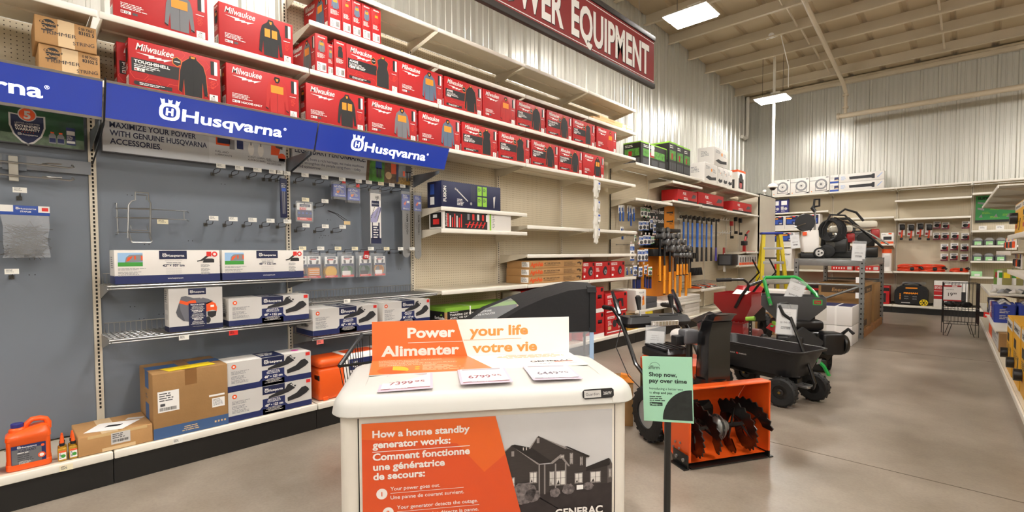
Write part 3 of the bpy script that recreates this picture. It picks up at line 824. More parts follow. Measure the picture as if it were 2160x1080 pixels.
# ================================================================ lower left goods: hooks, wire shelves, cartons, jugs
# wire shelves
def wire_shelf(y0, z, w, label, d=.41):
    t = thing('wire_shelf', label, 'shelf', (-4.10, y0, z), LW, 'zinc wire shelves')
    g = G()
    for i in range(41): x = .03 + i * (w - .06) / 40; g.cyl((x, -.03, -.004), (x, -d + .008, -.004), .0022, STEEL, n=4, cap=False)
    for i in range(6): y = -.04 - i * (d - .06) / 5; g.cyl((.012, y, -.009), (w - .012, y, -.009), .0028, STEEL, n=5)
    g.build('wire_deck', t)
    g = G(); g.tube([(.03, -.035, -.004), (.03, -.035, .058), (w - .03, -.035, .058), (w - .03, -.035, -.004)], .0035, STEEL, n=6)
    for i in range(40): x = .05 + i * (w - .1) / 39; g.cyl((x, -.035, -.006), (x, -.035, .058), .0022, STEEL, n=4, cap=False)
    g.build('back_guard', t)
    g = G(); g.cyl((.004, -d + .004, -.008), (w - .004, -d + .004, -.008), .0065, STEEL, n=8); g.cyl((.004, -d + .012, -.024), (w - .004, -d + .012, -.024), .005, STEEL, n=8); g.build('front_rail', t)
    for q in (.016, w - .016):
        g = G(); g.prism([(.012, -.10), (.03, -.10), (d - .05, -.03), (d, -.022), (d, -.012), (.012, -.012)], frame((q, 0, 0), (0, -1, 0), (0, 0, 1)), .003, mat('grey_bracket', '9a9893', .4, metal=.5)); g.build('bracket', t)
    return t
def rail_tag(parent_name, y, z, x, mt, label=None, w=.055, h=.032):
    """small price card clipped on a shelf edge"""
    g = G(); g.box(0, -.0015, 0, w, 0, h, mt); g.on(frame((0, -.0015, 0), (1, 0, 0), (0, 0, 1))); g.fine(w * .1, h * .85, w * .6, 3, h * .2, DGRY if mt is not TAGR else K, 2)
    o = g.build('price_card', None, (x, y, z), LW); return o
wire_shelf(Y0, 1.165, 1.219, 'upper wire shelf under the large blue sign, carrying two long white cartons')
wire_shelf(Y0, .845, 1.219, 'lower wire shelf under the large blue sign, carrying the tractor cover carton')
wire_shelf(Y0 + BWD, .975, 1.219, 'empty wire shelf under the blister packs')
wire_shelf(Y0 + BWD, .70, 1.219, 'wire shelf behind the orange power sign, carrying two white cartons')
for y, z, x, mt, lb in ((.80, .795, -3.688, TAGW, 'white price card under the tractor cover carton'), (1.09, .79, -3.688, TAGR, 'red price card under the long white carton of the lower wire shelf'), (1.93, .945, -3.688, TAGW, 'white price card on the empty wire shelf edge'), (1.70, .642, -3.688, TAGP, 'pink price card under the white carton by the orange power sign'),
        (.215, .158, -3.612, TAGC, 'cream price card on the base rail below the oil bottles'), (.735, .16, -3.612, TAGW, 'white price card on the base rail below the big brown carton')):
    tag(rail_tag('', y, z, x, mt), lb, 'price tag', 'price cards on shelf edges')

# pegboard hooks with price cards
def hook_meshes(L, mt):
    g = G(); g.box(-.012, -.006, -.012, .012, -.001, .012, DSTEEL)
    g.tube([(0, -.004, 0), (0, -L * .55, -.004), (0, -L * .86, .0), (0, -L * .93, .016)], .0026, DSTEEL, n=6); a = g.mesh('prong')
    g = G(); g.tube([(.004, -.004, .004), (.004, -.02, .03), (.004, -L + .012, .036), (.004, -L, .036)], .0022, DSTEEL, n=6); b = g.mesh('card_arm')
    g = G(); g.box(-.029, -L - .002, .022, .029, -L, .052, mt); g.on(frame((-.029, -L - .002, .022), (1, 0, 0), (0, 0, 1))); g.fine(.005, .026, .038, 3, .006, GRYP, 2); c = g.mesh('price_card')
    return a, b, c
_hk = {}
def hook(y, z, label, L=.2, mt=TAGW, x=-4.108, rz=LW, loc=None, group='hooks on the grey panels'):
    k = (L, mt.name)
    if k not in _hk: _hk[k] = hook_meshes(L, mt)
    t = thing('peg_hook', label, 'hook', loc or (x, y, z), rz, group)
    for nm, me in zip(('prong', 'card_arm', 'price_card'), _hk[k]):
        o = bpy.data.objects.new(nm, me); COL.objects.link(o); o.parent = t
    return t
for i, y in enumerate((1.129, 1.25, 1.373, 1.485, 1.535, 1.586)): hook(y, 1.936, '%s hook in the row under the accessories poster, carrying a price card' % ORD[i])
for i, y in enumerate((1.075, 1.2, 1.331, 1.459, 1.585)): hook(y, 1.562, '%s hook in the row above the long white mulching cartons' % ORD[i])
for i, y in enumerate((1.731, 1.895, 2.048, 2.20, 2.30, 2.42, 2.533, 2.652)): hook(y, 1.938, '%s hook in the row under the performance poster' % ORD[i], mt=TAGC if i == 5 else TAGW)
for i, y in enumerate((1.731, 1.893)): hook(y, 1.742, '%s hook of the short second row, grey bay by the beige pegboard' % ORD[i], mt=TAGC if i == 0 else TAGW)
for i, y in enumerate((1.731, 1.892, 2.045)): hook(y, 1.535, '%s hook of the third row, above the blister packs' % ORD[i])
for i, y in enumerate((1.70, 1.85, 2.0, 2.155, 2.31, 2.47, 2.62, 2.75)): hook(y, 1.352, '%s hook of the bottom row, holding the trimmer line blister packs' % ORD[i], mt=TAGC if i in (0, 2, 3, 5) else TAGW)
hook(.07, 1.215, 'lone hook with a white price card below the staples bag', L=.13)
# a drooping loose hook
t = thing('peg_hook', 'bent loose hook drooping with a tan price card, among straight hooks', 'hook', (-4.108, 2.025, 1.72), LW, 'hooks on the grey panels')
g = G(); g.tube([(0, -.002, 0), (.03, -.09, -.03), (.08, -.16, -.085)], .0026, DSTEEL); g.tube([(-.01, -.002, 0), (.02, -.09, -.035), (.06, -.16, -.095)], .0026, DSTEEL); g.build('prong', t)
g = G(); g.box(.05, -.168, -.125, .108, -.166, -.095, mat('tan_tag', 'e3c793', .5)); g.build('price_card', t)

# trimmer-line blister packs
def blister_art(g, w, h, top, seed):
    pass
FILL = [mat('amber_spool', 'e08a1e', .4), mat('orange_line', 'f09a28', .4), mat('yellow_line', 'e3b021', .4), mat('green_line', '2f7a32', .4), mat('dark_green_line', '1f5a2c', .4), mat('mixed_line', 'd89028', .4)]
for i, (y, z) in enumerate(((1.615, 1.128), (1.73, 1.13), (1.83, 1.126), (1.982, 1.131), (2.152, 1.12), (2.30, 1.136))):
    w, h = (.135, .135, .135, .135, .135, .13)[i], (.205, .205, .20, .205, .205, .20)[i]
    y = (1.64, 1.755, 1.905, 2.055, 2.225, 2.375)[i]; z = 1.14
    t = thing('blister_pack', ('amber', 'ribbed orange', 'yellow', 'green and white', 'dark green', 'speckled orange')[i] + ' trimmer line blister pack, ' + ORD[i] + ' from the left in its row', 'blister pack', (-3.975, y, z), LW, 'trimmer line blister packs')
    g = G()
    if i == 0: g.box(.02, .008, .035, w - .03, .05, .085, FILL[0], .006); g.box(.01, .004, .02, w - .01, .05, .04, BLKP, .004)
    elif i == 1:
        g.box(.02, .006, .02, w - .015, .05, .09, FILL[1], .01)
        for q in range(3): g.box(.03, .002, .03 + q * .018, w - .025, .01, .035 + q * .018, TAGW)
    elif i == 2: g.loft([[(w / 2 + .052 * math.cos(a), yy, .05 + .05 * math.sin(a)) for a in [2 * PI * q / 20 for q in range(20)]] for yy in (.006, .05)], FILL[2])
    else:
        for q in range(6): g.tube([(w / 2 + (.045 - .003 * q) * math.cos(a), .015 + .006 * q, .06 + .042 * math.sin(a)) for a in [2 * PI * k / 20 for k in range(20)]], .006, FILL[i], n=5, closed=True)
        if i != 4: g.pp([], W) if False else None
        g.box(.02, .004, .02, w - .04, .01, .055, W if i != 4 else BLKP)
    g.build('line_coil', t)
    g = G(); g.box(.012, 0, .1, w - .012, .012, h - .02, W, .003); g.on(F_front())
    g.pr(.014, .10, w - .014, .118, NAVY, 2); g.pr(.03, h - .04, w - .03, h - .024, NVK, 2); g.pt('Husqvarna', .036, h - .037, .008, W, 3, w=w - .075); g.pr(.035, h - .05, w - .05, h - .042, TAGR, 2)
    for a, b in ((.3, -.3), (.68, .2)): g.pp([(w * a - .01, .12), (w * a + .01, .12), (w * a + .012 + b * .02, .15), (w * a - .008 + b * .02, .152)], DGRY, 3)
    g.build('printed_card', t)
    g = G(); g.box(.012, -.002, .004, w - .012, .002, .02, TAGR); g.on(frame((.012, -.002, .004), (1, 0, 0), (0, 0, 1))); g.fine(.01, .014, w - .05, 2, .005, W, 1); g.build('red_strip', t)
    g = G(); g.box(.002, -.004, -.004, w - .002, .055, h - .015, CLEAR, .008); g.box(0, .053, -.006, w, .056, h + .012, CLEAR); g.build('clear_shell', t)
g = G(); g.prism([(0, 0), (.052, 0), (.056, .03), (.05, .075), (.006, .07)], frame((-3.958, 2.262, 1.30), (.05, 1, -.08), (0, .08, 1)), .002, mat('sticker_red', 'c21a22', .4)); g.on(frame((-3.957, 2.262, 1.30), (.05, 1, -.08), (0, .08, 1))); g.pr(.012, .01, .048, .034, W, 1); g.pt('uy', .016, .014, .018, RED, 2, bold=.03)
tag(g.build('promo_flag'), 'red promotional flag clipped in front of the dark green blister pack', 'price tag')

# chain, bar and file packs
def pack(name, y, z, w, h, d, label, x=-3.95, build=None, cat='blister pack', group=None):
    t = thing(name, label, cat, (x, y, z), LW, group); build(t, w, h, d); return t
BLUGR = mat('blue_gradient_card', '3f55b5', .4, noise=.25, nscale=14)
def chain_pack(t, w, h, d):
    g = G(); g.box(.004, 0, .012, w - .004, d, h, BLUGR, .003); g.on(F_front()); g.pt('14" Chain', .012, h - .026, .013, W, 2, bold=.03, w=w * .7); g.fine(.025, h - .034, w * .6, 3, .008, LGRY, 2); brand(g, .02, .022, .017, W, BLU, 2, w=w * .7)
    g.pc(w * .35, h * .45, .012, HEAT, 2, 8); g.pc(w * .45, h * .52, .008, ORG, 2, 8); g.fine(w * .6, h * .55, w * .25, 3, .008, LGRY, 2); g.build('printed_card', t)
    g = G(); g.box(0, -.004, -.012, w, d + .004, h + .03, CLEAR, .006); g.build('clear_shell', t)
    g = G(); g.box(.01, .002, -.008, w - .01, d - .004, .012, BLKP); g.build('chain_loops', t)
for i, (y, z) in enumerate(((1.985, 1.818), (2.115, 1.797))):
    pack('chain_pack', y, z, .122, .118, .04, 'blue carded saw chain pack, %s of the pair' % ('left' if i == 0 else 'right'), build=chain_pack, group='blue saw chain packs')
    g = G(); g.box(0, 0, 0, .03, .002, .028, TAGR); o = g.build('sale_tag', None, (-3.93, y + .075, z + .128), LW); tag(o, 'red sale tag over the %s saw chain pack' % ('left' if i == 0 else 'right'), 'price tag', 'red sale tags')
def xcut(t, w, h, d):
    g = G(); g.box(.01, 0, .01, w - .01, .01, h - .015, W, .003); g.on(F_front()); g.pr(.03, h - .045, w - .022, h - .022, NVK, 2); g.pt('Husqvarna', .045, h - .04, .011, W, 3, w=w - .085)
    g.pp([(.03, h - .07), (w - .06, h - .07), (w - .05, h - .05), (.03, h - .05)], TAGR, 2); g.pt('X-CUT', .036, h - .066, .012, W, 3, bold=.03)
    g.pr(.01, .035, w - .01, .095, NAVY, 2); g.pr(.01, .012, w - .01, .035, TAGR, 2); g.fine(.03, .03, w - .06, 2, .007, W, 3)
    for q in range(4): g.pc(.025 + q * .031, .07, .009, BLU, 3, 10)
    g.build('printed_card', t)
    g = G(); g.box(.0, -.01, 0, w, .014, h, CLEAR, .006); g.build('clear_shell', t)
pack('chain_pack', 1.662, 1.602, .138, .165, .02, 'white and navy saw chain pack with a red foot strip, hanging alone', x=-3.93, build=xcut)
def bar_pack(t, w, h, d):
    g = G(); g.box(0, 0, 0, w, d, h, W, .002); g.on(F_front())
    g.pr(0, h - .06, w, h - .005, LGRY, 2); g.bars(w * .45, h - .045, w * .4, .02, K, 3, n=10); g.pr(.01, h - .118, w - .018, h - .066, NVK, 2); g.pt('Husqvarna', .016, h - .097, .012, W, 3, w=w - .04)
    LAV = mat('lavender_print', 'a9a7cf', .45)
    g.pp([(0, .19), (w * .55, .19), (w, h - .15), (w, h - .12), (w * .72, h - .12), (0, .25)], LAV, 2)
    for q in range(14): a = q / 13; g.pr(.004 + a * w * .65, .23 + a * .19, .010 + a * w * .65, .24 + a * .19, K, 3)
    for q in range(10): a = q / 9; g.pr(w * .62 + a * w * .3, .2 + a * .11, w * .62 + .006 + a * w * .3, .21 + a * .11, K, 3)
    g.pt('Husqvarna', w * .46, .225, .018, GRYP, 3, rot=1.2, bold=.02)
    g.pr(.012, .045, w - .016, .19, NVK, 2); g.pr(.0, 0, w, .05, NVK, 2); g.pr(.02, .16, w - .03, .19, W, 3); g.fine(.025, .15, w - .05, 5, .022, W, 3)
    g.build('printed_sleeve', t)
    g = G(); g.box(-.002, -.002, h, w + .002, d + .002, h + .035, CLEAR); g.build('clear_header', t)
pack('bar_and_chain_pack', 2.325, 1.435, .105, .45, .012, 'tall narrow white bar and chain pack with a lavender stripe', x=-3.93, build=bar_pack)
BARM = mat('satin_bar_steel', '8f9090', .4, metal=.35)
def farm_bar(t, w, h, d):
    g = G(); hh = h - .145; M = frame((.008, 0, 0), (1, 0, 0), (0, 0, 1)); ww = w - .016
    poly = [(ww / 2 + ww / 2 * math.cos(a) * (1 if i < 0 else 1), ww * .55 + ww * .55 * math.sin(a)) for i, a in enumerate([PI + PI * q / 12 for q in range(13)])] + [(ww, hh), (0, hh)]
    g.prism(poly, M, .006, BARM); g.on(frame((.008, 0, 0), (1, 0, 0), (0, 0, 1)))
    g.pt('FARM TOUGH', ww * .52, hh - .06, ww * .26, K, 2, rot=-PI / 2, bold=.01, w=.19); g.pt('Husqvarna', ww * .3, hh - .14, ww * .13, DGRY, 2, rot=-PI / 2); g.pc(ww / 2, .075, .003, K, 2, 8); g.build('guide_bar', t)
    g = G(); g.box(.006, -.004, h - .17, w - .006, .012, h - .02, BLUGR, .003); g.on(frame((0, -.004, 0), (1, 0, 0), (0, 0, 1))); g.fine(.016, h - .03, w * .6, 4, .008, W, 2); g.pp([(.02, h - .11), (.045, h - .08), (.05, h - .1), (.035, h - .125)], ORG, 2); g.pr(w * .55, h - .1, w * .85, h - .08, W, 2); brand(g, .016, h - .16, .015, W, BLU, 2, w=w - .035); g.build('printed_card', t)
    g = G(); g.box(0, -.006, h - .175, w, .014, h + .01, CLEAR, .004); g.build('clear_sleeve', t)
pack('guide_bar_pack', 2.662, 1.305, .10, .62, .01, 'grey chainsaw guide bar in a blue sleeve, the left of two', x=-3.945, build=farm_bar, group='long guide bar packs')
pack('guide_bar_pack', 2.80, 1.29, .092, .635, .01, 'grey chainsaw guide bar in a blue sleeve, the right of two over the upright', x=-3.945, build=farm_bar, group='long guide bar packs')
def file_pack(t, w, h, d):
    g = G(); g.box(0, 0, 0, w, d, h, NVK, .003); g.on(F_front()); g.fine(.008, h - .04, w - .016, 3, .012, LGRY, 2)
    for q in (.35, .6): g.pr(w * q - .003, .03, w * q + .003, h - .1, GRYP, 2)
    g.pr(w * .2, h - .1, w * .8, h - .075, BLU, 2); g.build('printed_sleeve', t)
    g = G(); g.box(.008, .003, h, w - .008, .005, h + .02, CLEAR); g.build('hang_tab', t)
pack('file_pack', 1.545, 1.628, .052, .305, .012, 'long narrow navy file pack hanging over the slotted upright', x=-3.93, build=file_pack)

# staples bag
t = thing('staples_bag', 'clear bag of dark steel staples under a blue header card', 'bag', (-3.99, .015, 1.33), LW)
g = G(); g.box(.018, -.004, .245, .222, 0, .30, BLU, .001); g.on(frame((.018, -.004, .245), (1, 0, 0), (0, 0, 1))); g.pr(0, .018, .052, .055, W, 1); g.pr(.155, .018, .204, .055, W, 1); g.pr(.17, .026, .198, .046, TAGR, 2); brand(g, .062, .032, .014, W, BLU, 2, w=.085); g.pt('STAPLES', .08, .016, .009, W, 2, bold=.03)
g.build('header_card', t)
g = G(); rd = random.Random(3)
for i in range(230):
    zz = .02 + .16 * rd.random() ** 1.6; xx = .05 + .14 * rd.random(); yy = -.015 + .03 * rd.random(); a = rd.gauss(0, .5); L = .03 + .015 * rd.random()
    g.tube([(xx - L * math.cos(a), yy, zz - L * math.sin(a)), (xx + L * math.cos(a), yy + .01 * rd.random(), zz + L * math.sin(a))], .0016, DSTEEL, n=4)
o = g.build('staples', t); o['kind'] = 'stuff'
g = G(); rings = []
for zz, hw, dd in ((0, .1, .004), (.02, .095, .022), (.1, .092, .026), (.18, .097, .015), (.25, .1, .003)):
    rings.append([(.12 + hw * math.cos(a) * (1 + .05 * math.sin(3 * a + zz * 40)), dd * math.sin(a), zz) for a in [2 * PI * q / 16 for q in range(16)]])
g.loft(rings, mat('crinkled_clear_film', 'dfe4ea', .12, alpha=.25, bump=.6, bscale=45), cap=False); g.build('clear_bag', t)
hook(.115, 1.68, 'short hook holding up the bag of staples', L=.13)

# grey cross rail with a double-armed tool holder
t = thing('tool_rail', 'grey cross rail bolted on the left panel with double wire arms', 'rail', (-4.108, -.75, 1.85), LW)
g = G(); g.box(0, -.03, 0, 1.19, -.002, .08, mat('grey_rail_steel', '8b9097', .4)); g.build('rail', t)
g = G(); g.box(.825, -.05, -.075, .865, -.03, .07, mat('cream_post', 'c9c6ba', .4), .004); g.box(.80, -.034, -.01, .9, -.030, .075, GPAN); g.build('bracket_post', t)
for z, bend in ((.03, .03), (-.045, .014)):
    g = G()
    g.tube([(.55, -.075, z + .008), (.85, -.06, z), (1.0, -.10, z - .006), (1.08, -.13, z - .012), (1.1, -.14, z - .004), (1.09, -.15, z + .004)], .005, STEEL, n=6)
    g.tube([(1.0, -.10, z - .006), (.965, -.085, z + .004), (.99, -.075, z + bend * .4), (1.05, -.08, z + bend * .4)], .005, STEEL, n=6)
    g.build('wire_arm', t)
# empty chrome wire holder
t = thing('wire_holder', 'empty chrome wire cradle with long twin rods on the grey panel', 'rack', (-4.108, .53, 1.40), LW)
g = G()
g.tube([(.06, -.2, .05), (.07, -.19, .26), (.085, -.19, .285), (.105, -.19, .295), (.105, -.19, .345), (.175, -.19, .345), (.175, -.19, .3), (.185, -.19, .28), (.175, -.2, .05)], .005, STEEL, n=6)
g.tube([(.065, -.2, .09), (.065, -.27, .03), (.07, -.27, .022), (.165, -.27, .022), (.17, -.27, .03), (.17, -.2, .09)], .005, STEEL, n=6)
g.tube([(.075, -.2, .13), (.075, -.22, .1), (.16, -.22, .1), (.16, -.2, .13)], .003, STEEL, n=6)
g.tube([(.115, -.18, .33), (.165, -.18, .33), (.165, -.18, .3)], .003, STEEL, n=5)
g.build('cradle', t)
g = G()
g.tube([(.03, -.002, .28), (.03, -.05, .28), (.03, -.06, .08), (.03, -.002, .08)], .004, STEEL, n=6)
for z in (.245, .185, .09): g.cyl((.02, -.06, z), (.18, -.19, z), .003, STEEL, n=5)
g.build('back_loop', t)
g = G()
for z in (.245, .185): g.tube([(.03, -.06, z), (.2, -.12, z), (.40, -.12, z), (.44, -.002, z)], .003, STEEL, n=5)
g.cyl((.385, -.12, .245), (.385, -.12, .185), .003, STEEL, n=5); g.build('side_rods', t)
g = G(); g.box(.23, -.125, .15, .292, -.122, .18, TAGC); g.on(frame((.23, -.125, .15), (1, 0, 0), (0, 0, 1))); g.fine(.006, .026, .045, 3, .006, DGRY, 1); g.build('price_card', t)

# ---- white mulching kit cartons
def grey_panel_pic(g, w, h, seed):
    """black deck tunnel and baffle pictures"""
    pass
SPIKE = mat('part_black', '26262a', .5)
def art_long(size):
    def f(g, w, d, h):
        g.on(F_front())
        g.pr(0, 0, w, h * .24, NAVY, 1); g.pt('www.husqvarna.com', w * .47, h * .11, h * .05, W, 2, w=w * .15)
        g.pr(w * .03, h * .52, w * .245, h * .92, mat('sky_print', '9cc3e8', .5), 1); g.pr(w * .03, h * .52, w * .245, h * .64, GRN, 2)
        g.pp([(w * .09, h * .64), (w * .1, h * .78), (w * .13, h * .86), (w * .245, h * .87), (w * .245, h * .66)], GRYP, 3); g.pp([(w * .1, h * .66), (w * .115, h * .78), (w * .16, h * .83), (w * .15, h * .77), (w * .125, h * .68)], ORG, 4); g.pr(w * .17, h * .72, w * .185, h * .83, ORG, 4); g.pr(w * .23, h * .7, w * .245, h * .83, ORG, 4)
        g.pr(w * .395, h * .72, w * .66, h * .985, NVK, 2); brand(g, w * .425, h * .79, h * .12, W, NVK, 3, w=w * .21)
        for i, (ww, s_) in enumerate(((.17, 'TRACTOR MULCHING KIT'), (.21, ''), (.21, ''))):
            if s_: g.pt(s_, w * .53, h * .655, h * .028, GRYP, 2, al='c', w=w * ww)
            else: g.fine(w * .43, h * (.675 - i * .05), w * ww, 1, h * .05, GRYP, 2, al='c')
        g.pt(size, w * .53, h * .49, h * .075, NVK, 2, bold=.035, al='c', w=w * .21)
        for q in (.44, .37, .31): g.fine(w * .42, h * q, w * .22, 2, h * .025, LGRY, 2, al='c')
        for q in (.46, .36, .28): g.fine(w * .03, h * q, w * .26, 2, h * .035, GRYP, 2, seed=int(q * 100))
        g.pp([(w * .76, h * .66), (w * .8, h * .69), (w * .89, h * .9), (w * .92, h * .88), (w * .82, h * .66), (w * .765, h * .63)], SPIKE, 2)
        g.pp([(w * .82, h * .6), (w * .83, h * .7), (w * .86, h * .73), (w * .92, h * .73), (w * .94, h * .7), (w * .94, h * .6)], SPIKE, 2)
        g.pr(w * .86, h * .8, w * .91, h * .95, TAGR, 3); g.pc(w * .945, h * .87, h * .085, TAGR, 3); g.pc(w * .945, h * .87, h * .045, W, 4, 8)
        for q in (.54, .41, .3): g.fine(w * .8, h * q, w * .12, 3, h * .033, GRYP, 2)
        g.on(F_left(d)); g.pr(0, 0, d, h * .24, NAVY, 1); g.fine(d * .3, h * .8, d * .5, 6, h * .06, GRYP, 2)
        g.on(F_right(w)); g.pr(0, 0, d, h * .24, NAVY, 1)
        g.on(F_top(h)); g.pr(w * .395, 0, w * .66, d, NVK, 1)
    return f
plain_box('mulching_kit_carton', .56, .165, .205, WBOX, (-3.715, .492, 1.166), LW, 'long white and navy carton with a torn patch, left on the upper wire shelf', group='white mulching kit cartons', art=art_long('42\u2033 \u2022 107 cm'))
plain_box('mulching_kit_carton', .555, .165, .205, WBOX, (-3.715, 1.066, 1.166), LW, 'long white and navy carton, right on the upper wire shelf', group='white mulching kit cartons', art=art_long('48\u2033 \u2022 122 cm'))
g = G().on(frame((0, 0, 0), (1, 0, 0), (0, 0, 1))); g.pp([(.10, .09), (.125, .105), (.15, .1), (.165, .108), (.185, .09), (.18, .07), (.165, .05), (.145, .045), (.13, .06), (.105, .07)], PAPER, 1)
def art_deck(size, hand=False):
    def f(g, w, d, h):
        g.on(F_front()); LG = mat('carton_grey_face', 'd0cdc9', .45); 
        g.pr(0, 0, w, h, LG, 1); g.pr(0, 0, w, h * .2, NAVY, 2); g.pr(w * .385, 0, w * .655, h * .55, NAVY, 2)
        for s_, x in ((1, .385), (-1, .655)):
            g.pp([(w * x, h * .2), (w * x - s_ * h * .1, h * .2), (w * x, h * .3)][::s_], NAVY, 2)
        g.pr(w * .385, h * .70, w * .655, h * .99, NVK, 3); brand(g, w * .41, h * .77, h * .15, W, NVK, 4, w=w * .22)
        g.pc(w * .07, h * .84, h * .075, ORG, 3); g.pc(w * .07, h * .84, h * .035, W, 4, 8)
        for i, q in enumerate((.68, .52, .38)): g.fine(w * .04, h * q, w * .2, 3, h * .042, GRYP, 3, seed=i + 2)
        g.pp([(w * .45, h * .55), (w * .46, h * .62), (w * .58, h * .73), (w * .66, h * .78), (w * .69, h * .92), (w * .74, h * .96), (w * .76, h * .86), (w * .80, h * .84), (w * .78, h * .74), (w * .70, h * .64), (w * .6, h * .58)], SPIKE, 5)
        for q in range(3): g.pp([(w * (.72 + .025 * q), h * (.9 - .06 * q)), (w * (.745 + .025 * q), h * (.92 - .06 * q)), (w * (.75 + .025 * q), h * (.84 - .06 * q))], LGRY, 6)
        g.pp([(w * .69, h * .30), (w * .685, h * .44), (w * .8, h * .55), (w * .87, h * .72), (w * .92, h * .74), (w * .95, h * .66), (w * .97, h * .58), (w * .93, h * .48), (w * .84, h * .36)], SPIKE, 5)
        g.fine(w * .42, h * .52, w * .2, 3, h * .045, W, 5, al='c'); g.pt(size, w * .52, h * .27, h * .085, W, 5, bold=.035, al='c', w=w * .22); g.fine(w * .41, h * .23, w * .22, 4, h * .04, LGRY, 5, al='c')
        g.pr(w * .93, h * .85, w * .985, h * .97, TAGR, 6)
        g.on(F_left(d)); g.pr(0, 0, d, h * .2, NAVY, 1); g.fine(d * .2, h * .8, d * .6, 7, h * .07, GRYP, 2); g.bars(d * .3, h * .3, d * .4, h * .12, K, 2)
        g.on(F_right(w)); g.pr(0, 0, d, h * .2, NAVY, 1)
        g.on(F_top(h)); g.pr(w * .385, 0, w * .655, d, NVK, 1); g.fine(w * .41, d * .8, w * .2, 4, d * .14, W, 2)
    return f
plain_box('mulching_kit_carton', .555, .21, .19, WBOX, (-3.715, 1.10, .846), LW, 'white and navy carton beside the tractor cover carton', group='white mulching kit cartons', art=art_deck('48\u2033 \u2022 122 cm'))
plain_box('mulching_kit_carton', .572, .2, .203, WBOX, (-3.648, 1.062, .2), LW, 'white and navy carton on the base deck, lower of two', group='white mulching kit cartons', art=art_deck('48\u2033 \u2022 122 cm'))
def art_top(g, w, d, h):
    art_deck('48\u2033 \u2022 122 cm')(g, w, d, h); g.on(F_top(h)); g.pc(w * .86, d * .5, .028, mat('magenta_sticker', 'e83fa6', .5), 2)
plain_box('mulching_kit_carton', .572, .2, .203, WBOX, (-3.65, 1.062, .405), LW, 'white and navy carton with a magenta dot, upper of two on the deck', group='white mulching kit cartons', art=art_top)
plain_box('mulching_kit_carton', .565, .3, .208, WBOX, (-3.712, 1.683, .703), LW, 'white and navy carton left of the power sign, second grey bay', group='white mulching kit cartons', art=art_deck('42\u2033 \u2022 107 cm'))
plain_box('mulching_kit_carton', .505, .3, .215, WBOX, (-3.712, 2.298, .703), LW, 'white and navy carton against the beige bays, second grey bay', group='white mulching kit cartons', art=art_deck('54\u2033 \u2022 137 cm'))
def art_cover(g, w, d, h):
    g.on(F_front()); LG = mat('carton_grey_face', 'd0cdc9', .45); CG = mat('cover_grey', '6c6d75', .6); CG2 = mat('cover_dark_grey', '54555b', .6)
    g.pr(0, 0, w, h, LG, 1); g.pr(0, 0, w, h * .12, NVK, 2); g.pr(w * .35, h * .1, w * .68, h * .64, NVK, 5)
    g.pr(w * .35, h * .84, w * .68, h * .99, NVK, 3); brand(g, w * .38, h * .88, h * .07, W, NVK, 4, w=w * .27)
    g.pp([(w * .12, h * .45), (w * .15, h * .35), (w * .25, h * .24), (w * .38, h * .2), (w * .5, h * .3), (w * .6, h * .7), (w * .57, h * .76), (w * .45, h * .76), (w * .3, h * .82), (w * .22, h * .8), (w * .19, h * .7)], CG, 2)
    g.pp([(w * .12, h * .45), (w * .15, h * .35), (w * .25, h * .24), (w * .28, h * .23), (w * .2, h * .5), (w * .185, h * .68)], CG2, 3)
    g.pp([(w * .18, h * .66), (w * .32, h * .60), (w * .5, h * .63), (w * .48, h * .71), (w * .4, h * .71), (w * .32, h * .68), (w * .2, h * .73)], ORG, 4)
    g.pp([(w * .5, h * .7), (w * .62, h * .76), (w * .72, h * .72), (w * .82, h * .66), (w * .7, h * .6), (w * .5, h * .63)], CG, 4)
    g.pp([(w * .66, h * .62), (w * .78, h * .66), (w * .86, h * .6), (w * .89, h * .5), (w * .88, h * .42), (w * .8, h * .45), (w * .68, h * .42)], ORG, 4); g.pp([(w * .7, h * .42), (w * .88, h * .42), (w * .86, h * .3), (w * .78, h * .26), (w * .7, h * .32)], SPIKE, 3); g.pc(w * .71, h * .22, w * .05, SPIKE, 3, sy=1.5); g.pr(w * .76, h * .52, w * .83, h * .57, W, 5)
    for s_, q in (('TRACTOR COVER', .59), ('HOUSSE POUR', .45), ('TRACTEUR', .415), ('CUBIERTA DEL', .27), ('TRACTOR', .235)): g.pt(s_, w * .515, h * q, h * .026, W, 6, bold=.04, al='c')
    for q in (.57, .39, .21): g.fine(w * .38, h * q, w * .27, 4, h * .022, LGRY, 6, al='c')
    g.pt('www.husqvarna.com', w * .52, h * .08, h * .02, LGRY, 6, al='c')
    g.on(F_left(d)); g.pr(0, 0, d, h * .12, NVK, 1); g.fine(d * .15, h * .95, d * .6, 6, h * .05, GRYP, 2); g.pr(d * .2, h * .5, d * .75, h * .65, LGRY, 2); g.pr(d * .2, h * .28, d * .75, h * .4, LGRY, 2)
plain_box('tractor_cover_carton', .305, .12, .278, WBOX, (-3.715, .757, .846), LW, 'squarish carton picturing a grey and orange tractor cover', art=art_cover)

